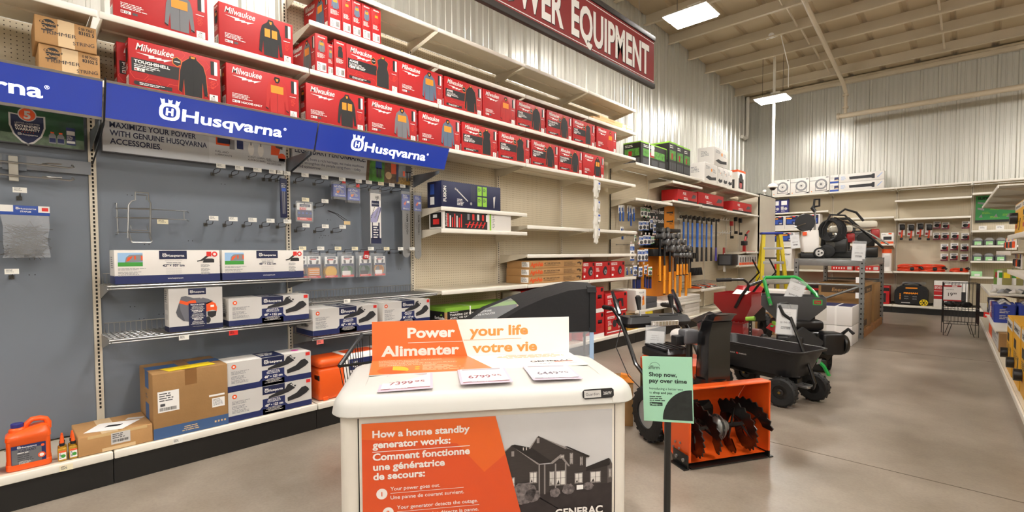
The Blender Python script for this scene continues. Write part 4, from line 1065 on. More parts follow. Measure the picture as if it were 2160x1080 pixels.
# ---- base deck goods
XG = mat('label_grey_metal', '77787c', .35, metal=.4)
def jug(y, x, rz, label):
    t = thing('oil_jug', label, 'jug', (x, y, .2), rz, 'orange oil jugs')
    w, d = .178, .115
    g = G(); rings = []
    for z, ins in ((0, .006), (.006, 0), (.035, 0), (.038, .003), (.155, .003), (.16, .0), (.185, .001), (.205, .012), (.215, .03)):
        ring = []
        r = .022
        for cx, cy, a0 in ((w - ins - r, d - ins - r, 0), (ins + r, d - ins - r, 1), (ins + r, ins + r, 2), (w - ins - r, ins + r, 3)):
            for q in range(4): a = a0 * PI / 2 + q * PI / 6; ring.append((cx + r * math.cos(a), cy + r * math.sin(a), z + (0 if z < .18 else (.02 * (cx > w / 2) - .01) * min(1, (z - .18) * 40))))
        rings.append(ring)
    g.loft(rings, ORP)
    g.lathe([(.036, .2), (.034, .213), (.024, .222), (.024, .228)], ORP, 20, (.048, d / 2, 0)); g.build('body', t)
    g = G(); g.tube([(.075, d / 2, .205), (.085, d / 2, .232), (.105, d / 2, .252), (.135, d / 2, .252), (.160, d / 2, .242), (.168, d / 2, .222), (.165, d / 2, .19)], [.012, .014, .0135, .0135, .0135, .015, .017], ORP, n=10); g.build('handle', t)
    g = G(); g.lathe([(.024, .222), (.026, .223), (.026, .241), (.024, .243)], mat('navy_cap', '2b2f7a', .4), 24, (.048, d / 2, 0)); g.build('cap', t)
    g = G().on(frame((0, -.0003, 0), (1, 0, 0), (0, 0, 1))); g.pr(.022, .035, .155, .135, NAVY, 0); g.pr(.024, .036, .138, .115, XG, 1); brand(g, .045, .118, .014, W, NAVY, 1, w=.075); g.pt('X-GUARD', .045, .1, .011, NVK, 2, bold=.02, shear=.25, w=.07); g.fine(.045, .096, .06, 1, .009, W, 2); g.fine(.045, .086, .065, 4, .0105, DGRY, 2); g.fine(.05, .05, .06, 3, .006, LGRY, 2); g.pc(.138, .065, .015, ORG, 2); g.pc(.138, .065, .009, W, 3); g.pc(.143, .117, .007, ORG, 2); g.build('label', t)
    return t
jug(.012, -3.66, LW - .03, 'large orange oil jug with a navy cap on the base deck')
jug(-.19, -3.65, LW, 'orange oil jug cut by the left edge, beside the large jug')
OILM = mat('amber_oil', 'b98a1c', .12, alpha=.92, coat=.5)
def oil_bottle(y, x, label, first=[None]):
    if first[0]: return dup(first[0], (x, y, .2), LW, label)
    t = thing('oil_bottle', label, 'bottle', (x, y, .2), LW, 'small oil bottles')
    g = G(); g.box(-.019, -.014, 0, .019, .014, .075, OILM, .008); g.lathe([(.013, .07), (.009, .085)], OILM, 14); g.build('bottle', t)
    g = G(); g.lathe([(.012, .085), (.012, .1), (.01, .101)], BLKP, 14); g.build('collar', t)
    g = G(); g.lathe([(.0095, .1), (.009, .11), (.006, .13), (.004, .142), (.001, .143)], ORP, 14); g.build('nozzle', t)
    g = G().on(frame((0, -.0145, 0), (1, 0, 0), (0, 0, 1))); g.pr(-.015, .012, .015, .06, W, 0); g.pr(-.015, .05, .015, .06, ORG, 1); g.pc(.003, .03, .01, GRN, 1, 9); g.fine(-.013, .047, .01, 4, .008, DGRY, 1); g.build('label', t)
    first[0] = t; return t
oil_bottle(.232, -3.665, 'small amber oil bottle, front left of four')
oil_bottle(.278, -3.665, 'small amber oil bottle, front right of four')
oil_bottle(.236, -3.72, 'small amber oil bottle, back left of four')
oil_bottle(.28, -3.73, 'small amber oil bottle, back right of four')
TAPE2 = mat('parcel_tape', 'd7b98d', .35)
def art_brown(g, w, d, h):
    g.on(F_top(h)); g.pr(w * .3, 0, w * .52, d, TAPE2, 1); g.pp([(.03, d * .25), (.2, d * .05), (.31, d * .45), (.12, d * .68)], PAPER, 3); g.pp([(.13, d * .36), (.2, d * .3), (.22, d * .38), (.15, d * .45)], K, 4); g.pp([(.24, d * .6), (.32, d * .5), (.34, d * .6), (.26, d * .72)], LGRY, 2)
    g.on(F_front()); g.pr(w * .12, h * .84, w * .92, h * 1.0, mat('torn_kraft', 'cfae7a', .8), 1); g.pr(w * .42, h * .3, w * .68, h * .92, LGRY, 2); g.fine(w * .44, h * .86, w * .2, 3, h * .1, DGRY, 3); g.bars(w * .44, h * .4, w * .22, h * .14, K, 3, n=22); g.pr(w * .3, .002, w * .75, h * .2, TAPE2, 1)
plain_box('brown_parcel', .345, .33, .108, CARD, (-3.645, .297, .2), LW, 'low brown parcel with a white sheet on its taped top', 'box', art=art_brown, bv=.004)
BLUBAND = mat('slate_blue_band', '3b5a86', .55)
def art_big(g, w, d, h):
    g.on(F_front()); g.pr(0, 0, w, h * .17, BLUBAND, 1); g.fine(w * .35, h * .12, w * .25, 3, h * .03, TAN, 2, al='c'); g.pr(w * .06, h * .40, w * .33, h * .72, W, 1); g.fine(w * .08, h * .69, w * .2, 4, h * .035, DGRY, 2); g.bars(w * .08, h * .42, w * .22, h * .05, K, 2, n=26); g.pr(w * .09, h * .49, w * .15, h * .53, DGRY, 2)
    g.pr(w * .77, h * .32, w * .95, h * .47, W, 1); g.fine(w * .785, h * .45, w * .14, 6, h * .018, GRYP, 2); g.pr(w * .73, h * .50, w * .95, h * .53, W, 1); g.pr(w * .41, h * .76, w * .57, h * 1.0, mat('brown_tape', '8a6238', .3), 1)
    for i in range(4): g.pr(w * (.8 + .045 * i), h * .07, w * (.825 + .045 * i), h * .1, TAN, 2)
    g.on(F_top(h)); g.pr(0, d * .4, w, d * .7, BLUBAND, 1); g.pr(w * .41, 0, w * .57, d, mat('brown_tape', '8a6238', .3), 2); g.pp([(w * .22, d * .05), (w * .86, d * .1), (w * .83, d * .42), (w * .15, d * .34)], YEL, 4); g.fine(w * .4, d * .22, w * .2, 1, .012, K, 5)
    g.on(F_left(d)); g.pr(d * .45, h * .73, d * .72, h, BLUBAND, 1); g.pr(d * .45, h * .05, d * .72, h * .5, BLUBAND, 1); g.fine(d * .48, h * .64, d * .2, 2, h * .04, DGRY)
plain_box('brown_carton', .415, .38, .408, CARDD, (-3.64, .645, .2), LW, 'tall brown carton with blue bands and a yellow sheet on top', 'box', art=art_big, bv=.005)
# orange saw case with printed sleeve
t = thing('saw_case', 'orange plastic saw case in a white and navy sleeve behind the generator', 'case', (-3.66, 1.70, .2), LW)
g = G(); g.box(0, 0, 0, .66, .24, .25, ORP, .02); g.box(.0, -.004, .25, .66, .244, .325, ORP, .03); g.box(.03, -.008, .0, .07, .0, .03, ORP, .006); g.build('case', t)
g = G(); g.box(.004, -.002, .16, .0, .08, .20, BLKP, .004); g.build('grip_recess', t)
g = G(); g.box(.2, -.008, .0, .62, .248, .33, W, .03); g.on(frame((.2, -.0085, 0), (1, 0, 0), (0, 0, 1))); g.pr(.05, .2, .4, .29, NAVY, 1); brand(g, .08, .22, .05, W, NAVY, 2, w=.25); g.fine(.05, .18, .2, 6, .02, GRYP, 1); g.on(frame((.2, -.008, .3305), (1, 0, 0), (0, 1, 0))); g.pr(0.05, .04, .32, .2, ORG, 1); g.build('sleeve', t)
# ================================================================ the standby generator and what lies on it
GA = R(53)
GF = Vector((-1.78, 1.0, 0))
CREAM = mat('cream_enclosure', 'e4ddd0', .38, noise=.02, nscale=3)
LIDW = mat('white_lid', 'd2d0c9', .42)
t = thing('standby_generator', 'cream standby generator cabinet with an orange instruction poster on its front', 'generator', GF, GA)
def rrect(x0, x1, y0, y1, r, z, n=5):
    out = []
    for cx, cy, a0 in ((x1 - r, y1 - r, 0), (x0 + r, y1 - r, 1), (x0 + r, y0 + r, 2), (x1 - r, y0 + r, 3)):
        for q in range(n + 1): a = a0 * PI / 2 + q * PI / 2 / n; out.append((cx + r * math.cos(a), cy + r * math.sin(a), z))
    return out
g = G()
g.loft([rrect(-.095, 1.145, .012, .61, .06, z) for z in (.05, .71)], CREAM); g.build('cabinet', t)
g = G(); g.box(-.12, .0, 0, 1.17, .64, .05, mat('grey_base_pad', '8f8b84', .8, noise=.1)); g.build('base_pad', t)
g = G(); g.box(-.012, -.002, .06, 1.072, .03, .695, CREAM, .006); g.build('front_panel', t)
for x in (-.017, 1.072):
    g = G(); g.box(x, .006, .06, x + .005, .03, .7, K); g.build('panel_seam', t)
g = G(); rings = []
cr = lambda x, y: .016 * (1 - ((x - .52) / .66) ** 2) + .006 * (1 - ((y - .3) / .36) ** 2)
for z, ins in ((.69, .022), (.692, .008), (.70, 0), (.735, .006), (.752, .014), (.763, .028), (.769, .05), (.772, .10), (.774, .18), (.775, .27)):
    ring = []
    for p in rrect(-.125 + ins, 1.175 - ins, -.035 + ins, .655 - ins, max(.10 - ins * .2, .03), z, 6):
        bow = -.016 * (1 - ((p[0] - .52) / .6) ** 2) if z < .7 and p[1] < .1 else 0
        ring.append((p[0], p[1], p[2] + (cr(p[0], p[1]) if z > .76 else 0) - bow * 0))
    rings.append(ring)
g.loft(rings, LIDW); g.build('lid', t)
g = G()
for x in (.0, 1.05): g.tube([(x, -.0362, .702), (x, -.030, .735), (x, -.018, .757), (x, .015, .7745), (x, .2, .787), (x, .45, .787), (x, .62, .77)], .0015, mat('lid_crease', 'cfccc4', .5), n=4)
g.build('lid_crease', t)
g = G().on(frame((.917, -.0365, .722), (1, 0, .02), (0, .17, 1)))
bd = lambda i: [(i, i + .008), (i + .008, i), (.138 - i - .008, i), (.138 - i, i + .008), (.138 - i, .04 - i - .008), (.138 - i - .008, .04 - i), (i + .008, .04 - i), (i, .04 - i - .008)]
g.prism(bd(0), g.P, .006, K); g.pr(.005, .005, .08, .035, mat('silver_badge', 'd9d6d2', .3, metal=.4), 1); g.pt('Guardian', .012, .014, .012, DGRY, 2, w=.06); g.pt('26kW', .09, .014, .013, LGRY, 2, bold=.02, w=.038); g.build('badge', t)
# poster on the front panel
OP = mat('poster_orange', 'd9501f', .28, coat=.3); OPL = mat('poster_light_orange', 'e2631f', .28, coat=.3)
WP = mat('poster_white', 'ece6e0', .3, coat=.3); SKYP = mat('poster_sky', 'c9c7c6', .3, noise=.06, nscale=3, coat=.3)
HD = mat('house_dark', '37312f', .35, noise=.12, nscale=20, stretch=(1, 1, 12)); HD2 = mat('house_roof', '241f1e', .35, noise=.2, nscale=40); HT = mat('house_trim', '8f8884', .35); LAWN = mat('house_lawn', '2f2828', .4, noise=.25, nscale=18); WIN = mat('house_window', 'd9d4cd', .35); BUSH = mat('house_bush', '6b6362', .5, noise=.7, nscale=70)
g = G(); PM = frame((0, -.003, 0), (1, 0, 0), (0, 0, 1)); g.on(PM)
z0, z1 = .075, .664
sl = lambda z: .545 + (.656 - z) * .252
g.prism([(0, z0), (1.06, z0), (1.06, z1), (0, z1)], PM, .0008, SKYP)
g.pp([(.66, z0), (1.06, z0), (1.06, .36), (.9, .345), (.60, .38), (sl(.38), .38)], LAWN, 1)
# house
g.pp([(.575, .30), (.575, .50), (.61, .532), (.729, .444), (.729, .31)], HD, 2)
g.pp([(.61, .532), (.625, .535), (.70, .515), (.78, .455), (.80, .445), (.729, .444)], HD2, 3)
g.pp([(.689, .515), (.728, .565), (.847, .508), (.847, .40), (.80, .44), (.75, .47)], HD, 2)
g.pp([(.728, .565), (.735, .562), (.855, .505), (.847, .50)], HT, 4)
g.pp([(.728, .565), (.722, .562), (.685, .512), (.692, .512)], HT, 4)
g.pp([(.843, .508), (.953, .460), (.94, .455), (.94, .335), (.72, .31), (.72, .44), (.843, .44)], HD, 3)
g.pp([(.843, .512), (.856, .512), (.958, .462), (.95, .455)], HD2, 5)
g.pp([(.61, .532), (.606, .526), (.57, .495), (.57, .502)], HT, 4); g.pp([(.61, .532), (.615, .527), (.732, .444), (.726, .44)], HT, 4)
g.pp([(.776, .443), (.827, .480), (.868, .424), (.86, .424), (.826, .466), (.79, .44)], HT, 6); g.pp([(.79, .44), (.826, .466), (.857, .426)], HD, 5)
g.pp([(.94, .414), (1.045, .447), (1.055, .43), (1.05, .415), (.94, .395)], HD2, 4); g.pp([(.94, .40), (1.04, .42), (1.04, .335), (.94, .335)], HD, 3); g.pp([(1.038, .42), (1.05, .444), (1.06, .42), (1.06, .34), (1.038, .335)], mat('house_mid', '5a5350', .4), 4)
for x0, y0, x1, y1 in ((.688, .362, .722, .412), (.775, .345, .798, .408), (.803, .343, .848, .408), (.866, .432, .881, .482), (.912, .424, .925, .462), (.888, .345, .925, .392), (.958, .342, 1.007, .393), (.60, .34, .625, .395), (.822, .46, .842, .477), (1.043, .36, 1.057, .40)):
    g.pr(x0, y0, x1, y1, HT, 7); g.pr(x0 + .004, y0 + .005, x1 - .004, y1 - .004, WIN, 8); g.pr((x0 + x1) / 2 - .001, y0, (x0 + x1) / 2 + .001, y1, HD, 9); g.pr(x0, y0 + (y1 - y0) * .5, x1, y0 + (y1 - y0) * .52, HD, 9)
    g.pp([(x0 + .005, y0 + .006), (x0 + (x1 - x0) * .4, y0 + .006), (x0 + (x1 - x0) * .3, y0 + (y1 - y0) * .4)], HD, 9)
for x in (.728, .752, .800, .845): g.pr(x, .31, x + .006, .44, HT, 6)
for x, y in ((.72, .535), (.61, .485)): g.pr(x, y, x + .012, y + .022, HT, 7)
for x in (.66, .673): g.pr(x, .508, x + .004, .52, WIN, 6)
g.pr(.897, .318, .927, .338, W, 8); rd = random.Random(5)
for cx, cy, rr in ((.66, .325, .05), (.80, .315, .022), (.86, .325, .025), (.70, .31, .03), (.95, .33, .02)):
    g.pp([(cx + rr * (1 + .25 * rd.random()) * math.cos(a), cy + rr * .8 * (1 + .3 * rd.random()) * math.sin(a)) for a in [2 * PI * i / 22 for i in range(22)]], BUSH, 9)
# orange field over it
g.pp([(0, z0), (sl(z0), z0), (sl(z1), z1), (0, z1)], OP, 11)
g.pp([(sl(.50) - .09, .43), (sl(.50), .50), (sl(z1), z1), (0, z1), (0, .60), (.38, .56)], OPL, 12)
for s_, u, v, w_ in (('How a home standby', .042, .605, .392), ('generator works:', .042, .562, .312), ('Comment fonctionne', .042, .512, .392), ('une g\u00e9n\u00e9ratrice', .043, .471, .287), ('de secours:', .043, .432, .206)): g.pt(s_, u, v, .029, WP, 14, bold=.03, w=w_)
g.pr(.041, .545, .434, .5475, WP, 14)
for n_, cx, cy, l1, l2, u, w1, w2 in (('1', .076, .372, 'Your power goes out.', 'Une panne de courant survient.', .11, .2, .298), ('2', .10, .293, 'Your generator detects the outage.', 'Votre g\u00e9n\u00e9ratrice d\u00e9tecte la panne.', .135, .331, .334), ('3', .124, .21, '', '', .16, .3, .3)):
    g.pc(cx, cy, .022, WP, 14, 28); g.pt(n_, cx, cy - .009, .018, OP, 15, bold=.03, al='c')
    if l1:
        g.pt(l1, u, cy + .011, .0155, WP, 14, bold=.008, w=w1); g.pt(l2, u, cy - .025, .0155, WP, 14, bold=.008, w=w2); g.pr(u, cy - .001, u + .297 + (.04 if n_ == '2' else 0), cy + .0007, WP, 14)
g.pt('GENERAC', .80, .208, .034, WP, 14, bold=.03, w=.215); g.pr(.985, .195, 1.012, .203, ORG, 14)
g.build('instruction_poster', t)
# display board standing on the lid
t = thing('display_board', 'orange and white folded display board standing on the generator lid', 'sign', GF + Vector((0, 0, 0)), GA)
B0 = mat('board_orange', 'f4763a', .35); BT = mat('board_orange_text', 'f9964a', .4); BW = mat('board_white', 'f4f1ec', .4)
zb = .796
g = G(); M = frame((-.022, .592, zb), (1, 0, 0), (0, .03, 1)); Wd, Hd = 1.06, .196
g.prism([(0, 0), (Wd, 0), (Wd, Hd), (0, Hd)], M, .004, BW); g.on(M); g.pp([(0, 0), (.494, 0), (.437, Hd), (0, Hd)], B0, 1)
g.pt('Power', .18, .107, .054, BW, 3, bold=.035, w=.25); g.pt('Alimenter', .045, .014, .054, BW, 3, bold=.035, w=.406); g.pr(.183, .079, .47, .0815, BW, 3)
g.pt('your life', .507, .107, .054, BT, 3, bold=.03, w=.32); g.pt('votre vie', .522, .016, .054, BT, 3, bold=.03, w=.355); g.pr(.475, .0835, .79, .0855, BT, 3); g.build('upright_panel', t)
g = G(); M = frame((-.022, .27, zb - .004), (1, 0, 0), (0, .33, .0035)); L_ = .325
g.prism([(0.02, 0), (Wd + .015, 0.03), (Wd, L_), (0, L_)], M, .003, BW); g.on(M); g.pp([(.02, 0), (.60, .015), (.494, L_), (0, L_)], B0, 1)
for i, s_ in enumerate(('CAUSES OF POWER OUTAGES', 'IN NORTH AMERICA', 'CAUSES DE PANNE DE COURANT', 'EN AM\u00c9RIQUE DU NORD')): g.pt(s_, .037 + .004 * i, .262 - i * .034, .018, mat('pale_orange_text', 'fbc3a0', .4), 2, bold=.03, w=(.32, .2, .39, .28)[i])
g.pc(.12, .07, .07, mat('pie_dark', 'ea5a22', .4), 2, 24); g.pp([(.12, .07)] + [(.12 + .075 * math.cos(a), .07 + .075 * math.sin(a)) for a in [-.3 + 1.9 * i / 10 for i in range(11)]], mat('pie_amber', 'fdb92e', .4), 3)
for i in range(2): g.pc(.235, .12 - .04 * i, .012, mat('pie_amber', 'fdb92e', .4), 2)
g.fine(.26, .15, .2, 5, .022, mat('pale_orange_text', 'fbc3a0', .4), 2)
g.fine(.64, .29, .38, 4, .02, BT, 2, al='c'); g.pt('GENERAC', .80, .12, .03, DGRY, 2, bold=.03, w=.22); g.pr(.92, .108, 1.02, .116, ORG, 2); g.pt('www.generac.com', .81, .075, .022, GRYP, 2, w=.22); g.build('base_flap', t)
# three price sheets
LILAC = mat('lilac_edge', 'cfc0cf', .4)
for i, (u, v0, pr, col, nm) in enumerate(((.06, .01, ('7399', '95'), mat('maroon_print', '8e4b58', .5), 'left'), (.40, .02, ('6799', '95'), mat('maroon_print', '8e4b58', .5), 'middle'), (.715, .03, ('6449', '95'), mat('plum_print', '6f6472', .5), 'right'))):
    zz = (.781, .7935, .7945)[i]
    M = frame((0, 0, .0), (1, .015 * i, .012 * (1 - i) + .0), (-.015 * i, 1, .035))
    g = G(); M = frame((0, 0, 0), (1, .01 * (i + 1), (.026, -.002, -.024)[i]), (0, 1, .012)); g.on(M)
    g.prism([(0, 0), (.225, 0), (.225, .25), (0, .25)], M, .0012, LILAC)
    g.pr(.012, .022, .213, .25, PAPER, 1); g.pr(.012, .022, .213, .032, col, 2); g.pt(pr[0], .04, .085, .05, col, 2, bold=.02, w=.10); g.pt(pr[1], .146, .105, .03, col, 2, bold=.02, w=.045); g.pt('GENERATOR', .03, .2, .012, mat('faded_print', 'c9bcc0', .5), 2, w=.1); g.pr(.02, .222, .2, .245, mat('grey_header', 'a9a3aa', .5), 2); g.fine(.05, .03, .1, 1, .008, PAPER, 3)
    o = g.build('price_sheet', None, None, GA); p = GF + Matrix.Rotation(GA, 3, 'Z') @ Vector((u, v0, zz + .0035)); o.location = p
    tag(o, 'plastic sleeved price sheet on the generator lid, %s of three' % nm, 'price tag')

# ---------------------------------------------------------------- green payment sign on a black post
t = thing('payment_sign', 'mint green payment sign on a black post right of the generator', 'sign', (-.985, 2.06, .0), R(26))
g = G(); g.cyl((0, .012, .0), (0, .012, .87), .0155, BLKM, n=12); g.build('post', t)
g = G(); g.loft([rrect(-.19, .19, -.18, .2, .05, z) for z in (0, .008)], BLKM); g.build('foot', t)
MINT = mat('mint_sheet', 'a5d9ba', .45)
g = G(); a = -.035
M = frame((-.103, -.008, .585), (math.cos(a), 0, .0 - math.sin(a) * 0 + .035), (-.035, 0, 1)); Ww, Hh = .213, .294
g.prism([(0, 0), (Ww, 0), (Ww, Hh), (0, Hh)], M, .004, MINT); g.on(M)
g.P = M @ Matrix.Diagonal((.87, .87, 1, 1))
INK = mat('sign_ink', '1c2a28', .5)
g.pt('affirm', .03, .272, .02, INK, 2, w=.055); 
for q in range(14):
    b0, b1 = PI * q / 14, PI * (q + 1) / 14
    g.pp([(.062 + .025 * math.cos(b0), .288 + .02 * math.sin(b0)), (.062 + .025 * math.cos(b1), .288 + .02 * math.sin(b1)), (.062 + .0235 * math.cos(b1), .288 + .0185 * math.sin(b1)), (.062 + .0235 * math.cos(b0), .288 + .0185 * math.sin(b0))], INK, 2)
g.pt('Shop now,', .032, .235, .0215, INK, 2, bold=.028, w=.137); g.pt('pay over time', .032, .203, .0215, INK, 2, bold=.028, w=.185)
g.pt('Introducing a better way', .032, .166, .0125, INK, 2, w=.165); g.pt('to', .032, .145, .0125, INK, 2, w=.012); g.pt('shop and pay.', .05, .145, .0125, INK, 2, bold=.02, w=.097)
g.fine(.032, .132, .085, 3, .01, INK, 2); g.pr(.032, .082, .095, .1, INK, 2); g.pt('Peavey', .036, .086, .011, MINT, 3, bold=.02, w=.036); g.pt('Mart', .074, .086, .006, MINT, 3, w=.016)
g.pp([(.24, .012), (.24, .17)] + [(.24 - .145 * math.sin(b_), .012 + .158 * math.cos(b_)) for b_ in [PI / 2 * q / 16 for q in range(1, 17)]], mat('sign_black', '1f2423', .45, noise=.3, nscale=40), 2)
g.build('sheet', t)

# ---------------------------------------------------------------- orange snow blower
SBA = R(60.5)
SBO = Vector((-1.10, 3.182, 0))
t = thing('snow_blower', 'orange snow blower with a black chute and chrome-lit auger mouth', 'snow blower', SBO, SBA)
t['label'] = 'orange snow blower with open auger mouth and tall glossy black chute'
OSB = mat('snow_blower_orange', 'e95b1d', .3, noise=.03, nscale=4, coat=.35)
prof = [(0, .505), (.07, .505), (.15, .48), (.22, .42), (.27, .34), (.29, .25), (.28, .16), (.23, .08), (.16, .035), (.08, .03), (0.03, .03)]
g = G(); hw = .305
g.loft([[(x, s_, z) for s_, z in prof] + [(x, s_ + .004 if i > 3 else s_, z + (.006 if i < 4 else -.004)) for i, (s_, z) in reversed(list(enumerate(prof)))] for x in (-hw, hw)], OSB, cap=True)
pl = [(0, .50), (.07, .505), (.15, .48), (.22, .42), (.27, .34), (.29, .25), (.28, .16), (.23, .08), (.16, .035), (.02, .04), (0, .06)]
for x in (-hw, hw): g.prism([(-s_, z) for s_, z in pl], frame((x + .003, 0, 0), (0, -1, 0), (0, 0, 1)), .006, OSB)
# rolled rim round the mouth
g.tube([(-hw, 0, .05), (-hw, 0, .505), (hw, 0, .505), (hw, 0, .05)], .0085, OSB, n=6)
for zz, yy in ((.10, .1), (.13, .14), (.09, .16), (.14, .09)): g.cyl((-hw - .008, yy, zz), (-hw - .001, yy, zz), .008, STEEL, n=8)
g.lathe([(.11, -.0), (.105, .008), (.02, .010)], OSB, 22, (-hw - .014, .125, .13), 'X') if False else None
g.build('auger_housing', t)
g = G(); g.cyl((-.03, .290, .25), (-.03, .281, .25), .13, K, n=28); g.cyl((-.03, .284, .25), (-.03, .272, .25), .118, mat('pit_black', '060606', .9), n=28)
for k in range(4): a = PI / 2 * k + .4; g.prism([(-.02, .02), (.02, .02), (.03, .11), (-.03, .11)], frame((-.03, .268, .25), (math.cos(a), 0, math.sin(a)), (-math.sin(a), 0, math.cos(a))), .004, BLKM)
g.build('impeller', t)
g = G(); ax, az = .12, .20
g.cyl((-hw + .01, ax, az), (hw - .01, ax, az), .018, BLKM, n=10)
for sgn in (-1, 1):
    for st in (0, PI):
        n = 40; vi = []; fs = []
        for k in range(n + 1):
            u = k / n; x = sgn * (.075 + .215 * u); a = sgn * (st + u * PI * 1.7) + 1.0
            ro = .165 + (.012 if k % 2 else -.006); ri = .085
            for rr, dx in ((ri, -.004), (ro, -.004), (ro, .004), (ri, .004)): vi.append((x + dx, ax + rr * math.cos(a), az + rr * math.sin(a)))
        for k in range(n):
            for q in range(4): fs.append((k * 4 + q, k * 4 + (q + 1) % 4, k * 4 + 4 + (q + 1) % 4, k * 4 + 4 + q))
        g.add(vi, fs, BLKM)
        for k in (6, 20, 34):
            u = k / n; x = sgn * (.075 + .215 * u); a = sgn * (st + u * PI * 1.7) + 1.0
            g.cyl((x, ax, az), (x, ax + .13 * math.cos(a), az + .13 * math.sin(a)), .008, BLKM, n=6)
g.build('auger', t)
GBX = mat('cast_gearbox', '8a8986', .35, metal=.7)
g = G(); g.ell((0.0, ax, az), (.05, .06, .07), GBX, 14, 9); g.cyl((0, ax, az), (0, .28, .24), .032, GBX, n=14); g.cyl((-.06, ax, az), (.06, ax, az), .04, GBX, n=16)
g.lathe([(.082, -.005), (.082, .005)], GBX, 20, (0, ax, az), 'X')
for k in range(8): a = PI / 4 * k; g.cyl((-.01, ax + .072 * math.cos(a), az + .072 * math.sin(a)), (.01, ax + .072 * math.cos(a), az + .072 * math.sin(a)), .007, STEEL, n=6)
g.build('gearbox', t)
for x in (-hw, hw):
    g = G(); sx = -1 if x < 0 else 1
    g.box(x + sx * .004, .0, .0, x + sx * .014, .15, .09, BLKM, .004); g.box(x + sx * .004, 0, 0, x + sx * .04, .15, .008, BLKM)
    for yy in (.04, .11): g.cyl((x + sx * .012, yy, .05), (x + sx * .022, yy, .05), .012, STEEL, n=8)
    g.build('skid_shoe', t)
g = G(); g.box(-hw + .01, -.005, .004, hw - .01, .06, .012, BLKM); g.build('scraper_bar', t)
GLB = mat('gloss_black', '08080a', .22, coat=.25)
g = G(); g.cyl((-.02, .17, .47), (-.02, .17, .52), .105, GLB, n=24)
sec = lambda cx, cy, z, w_, d_: [(cx - w_, cy - d_, z), (cx + w_, cy - d_, z), (cx + w_ * 1.02, cy + d_ * .3, z), (cx + w_ * .6, cy + d_, z), (cx - w_ * .6, cy + d_, z), (cx - w_ * 1.02, cy + d_ * .3, z)]
g.loft([sec(-.02, .17, .50, .085, .085), sec(-.02, .165, .62, .085, .08), sec(-.02, .16, .80, .082, .075), sec(-.02, .13, .90, .078, .07)], GLB); g.build('chute', t)
g = G(); g.loft([sec(-.02, .13, .90, .07, .065), sec(-.02, .10, .94, .075, .06), sec(-.02, .05, .955, .07, .04)], GLB); g.box(-.06, .15, .88, .02, .19, .93, BLKP, .01); g.build('deflector', t)
g = G(); g.box(-.14, .27, .72, -.03, .36, .82, mat('grey_motor_cap', '5c5d60', .35), .015); g.cyl((-.08, .31, .50), (-.08, .31, .73), .022, BLKM, n=12); g.box(-.20, .29, .715, -.13, .35, .78, BLKP, .006); g.build('chute_motor', t)
TY = RUB
def tyre(g, c, r, w_, ri, knob=22, axis='X'):
    pr = [(ri, -w_ / 2), (r * .86, -w_ / 2), (r * .97, -w_ * .38), (r, 0), (r * .97, w_ * .38), (r * .86, w_ / 2), (ri, w_ / 2), (ri, -w_ / 2)]
    g.lathe(pr, TY, 32, c, axis, False)
    for k in range(knob):
        a = 2 * PI * k / knob
        for sd in (-1, 1):
            a2 = a + (.5 * PI / knob if sd > 0 else 0)
            p = lambda rr, x: {'X': (c[0] + x, c[1] + rr * math.cos(a2), c[2] + rr * math.sin(a2)), 'Y': (c[0] + rr * math.cos(a2), c[1] + x, c[2] + rr * math.sin(a2))}[axis]
            g.cyl(p(r * .93, sd * w_ * .28), p(r * 1.03, sd * w_ * .30), r * .075, TY, n=5)
RIMG = mat('grey_wheel_rim', 'a9a9a7', .4, metal=.3)
for x in (-.26, .26):
    g = G(); tyre(g, (x, .48, .2), .19, .115, .1); w_ = g.build('wheel', t)
    g = G(); s_ = -1 if x < 0 else 1
    g.lathe([(.104, -.045), (.104, .045)], RIMG, 26, (x, .48, .2), 'X'); g.lathe([(.10, .0), (.088, .03 * s_), (.05, .018 * s_), (.03, .045 * s_), (.012, .05 * s_)], RIMG, 26, (x + s_ * .012, .48, .2), 'X'); g.build('rim', w_)
g = G(); g.box(-.17, .34, .22, .17, .80, .46, BLKM, .03); g.cyl((-.3, .48, .2), (.3, .48, .2), .016, STEEL); g.build('engine_frame', t)
g = G(); g.loft([rrect(-.19, .19, .38, .80, .07, .46), rrect(-.19, .19, .38, .80, .07, .54), rrect(-.15, .15, .42, .76, .07, .585)], OSB); g.build('engine_shroud', t)
g = G(); g.loft([rrect(-.17, .09, .46, .80, .06, .57), rrect(-.17, .09, .45, .80, .06, .615), rrect(-.13, .05, .50, .76, .05, .645)], BLKP)
for k in range(5): g.box(-.15 + k * .045, .49, .635, -.125 + k * .045, .75, .65, BLKP)
g.build('engine_cover', t)
g = G(); g.box(.15, .36, .46, .23, .50, .55, mat('grey_battery', '8a8c90', .35), .012); g.build('battery', t)
for sx in (-1, 1):
    l = sx * .285
    g = G(); g.tube([(sx * .2, .55, .36), (l, .66, .52), (l, .82, .74), (l, .90, .83), (l, 1.0, .89), (l, 1.06, .895)], .016, BLKM, n=10); h_ = g.build('handle', t)
    g = G(); g.cyl((l, 1.03, .893), (l, 1.16, .89), .019, RUB, n=12); g.build('grip', h_)
    g = G(); g.tube([(l, .90, .86), (l, .95, .93), (l, 1.02, 1.03)], [.018, .02, .012], mat('gloss_clamp_lever', '202022', .15, coat=.8), n=8)
    g.build('clutch_lever', h_)
g = G(); g.loft([rrect(-.27, .27, .78, .96, .03, .765), rrect(-.29, .29, .76, .98, .03, .80), rrect(-.27, .27, .78, .96, .03, .845)], BLKP)
for x in (-.16, 0.1): g.box(x - .08, .80, .842, x + .08, .82, .852, K)
g.build('control_panel', t)
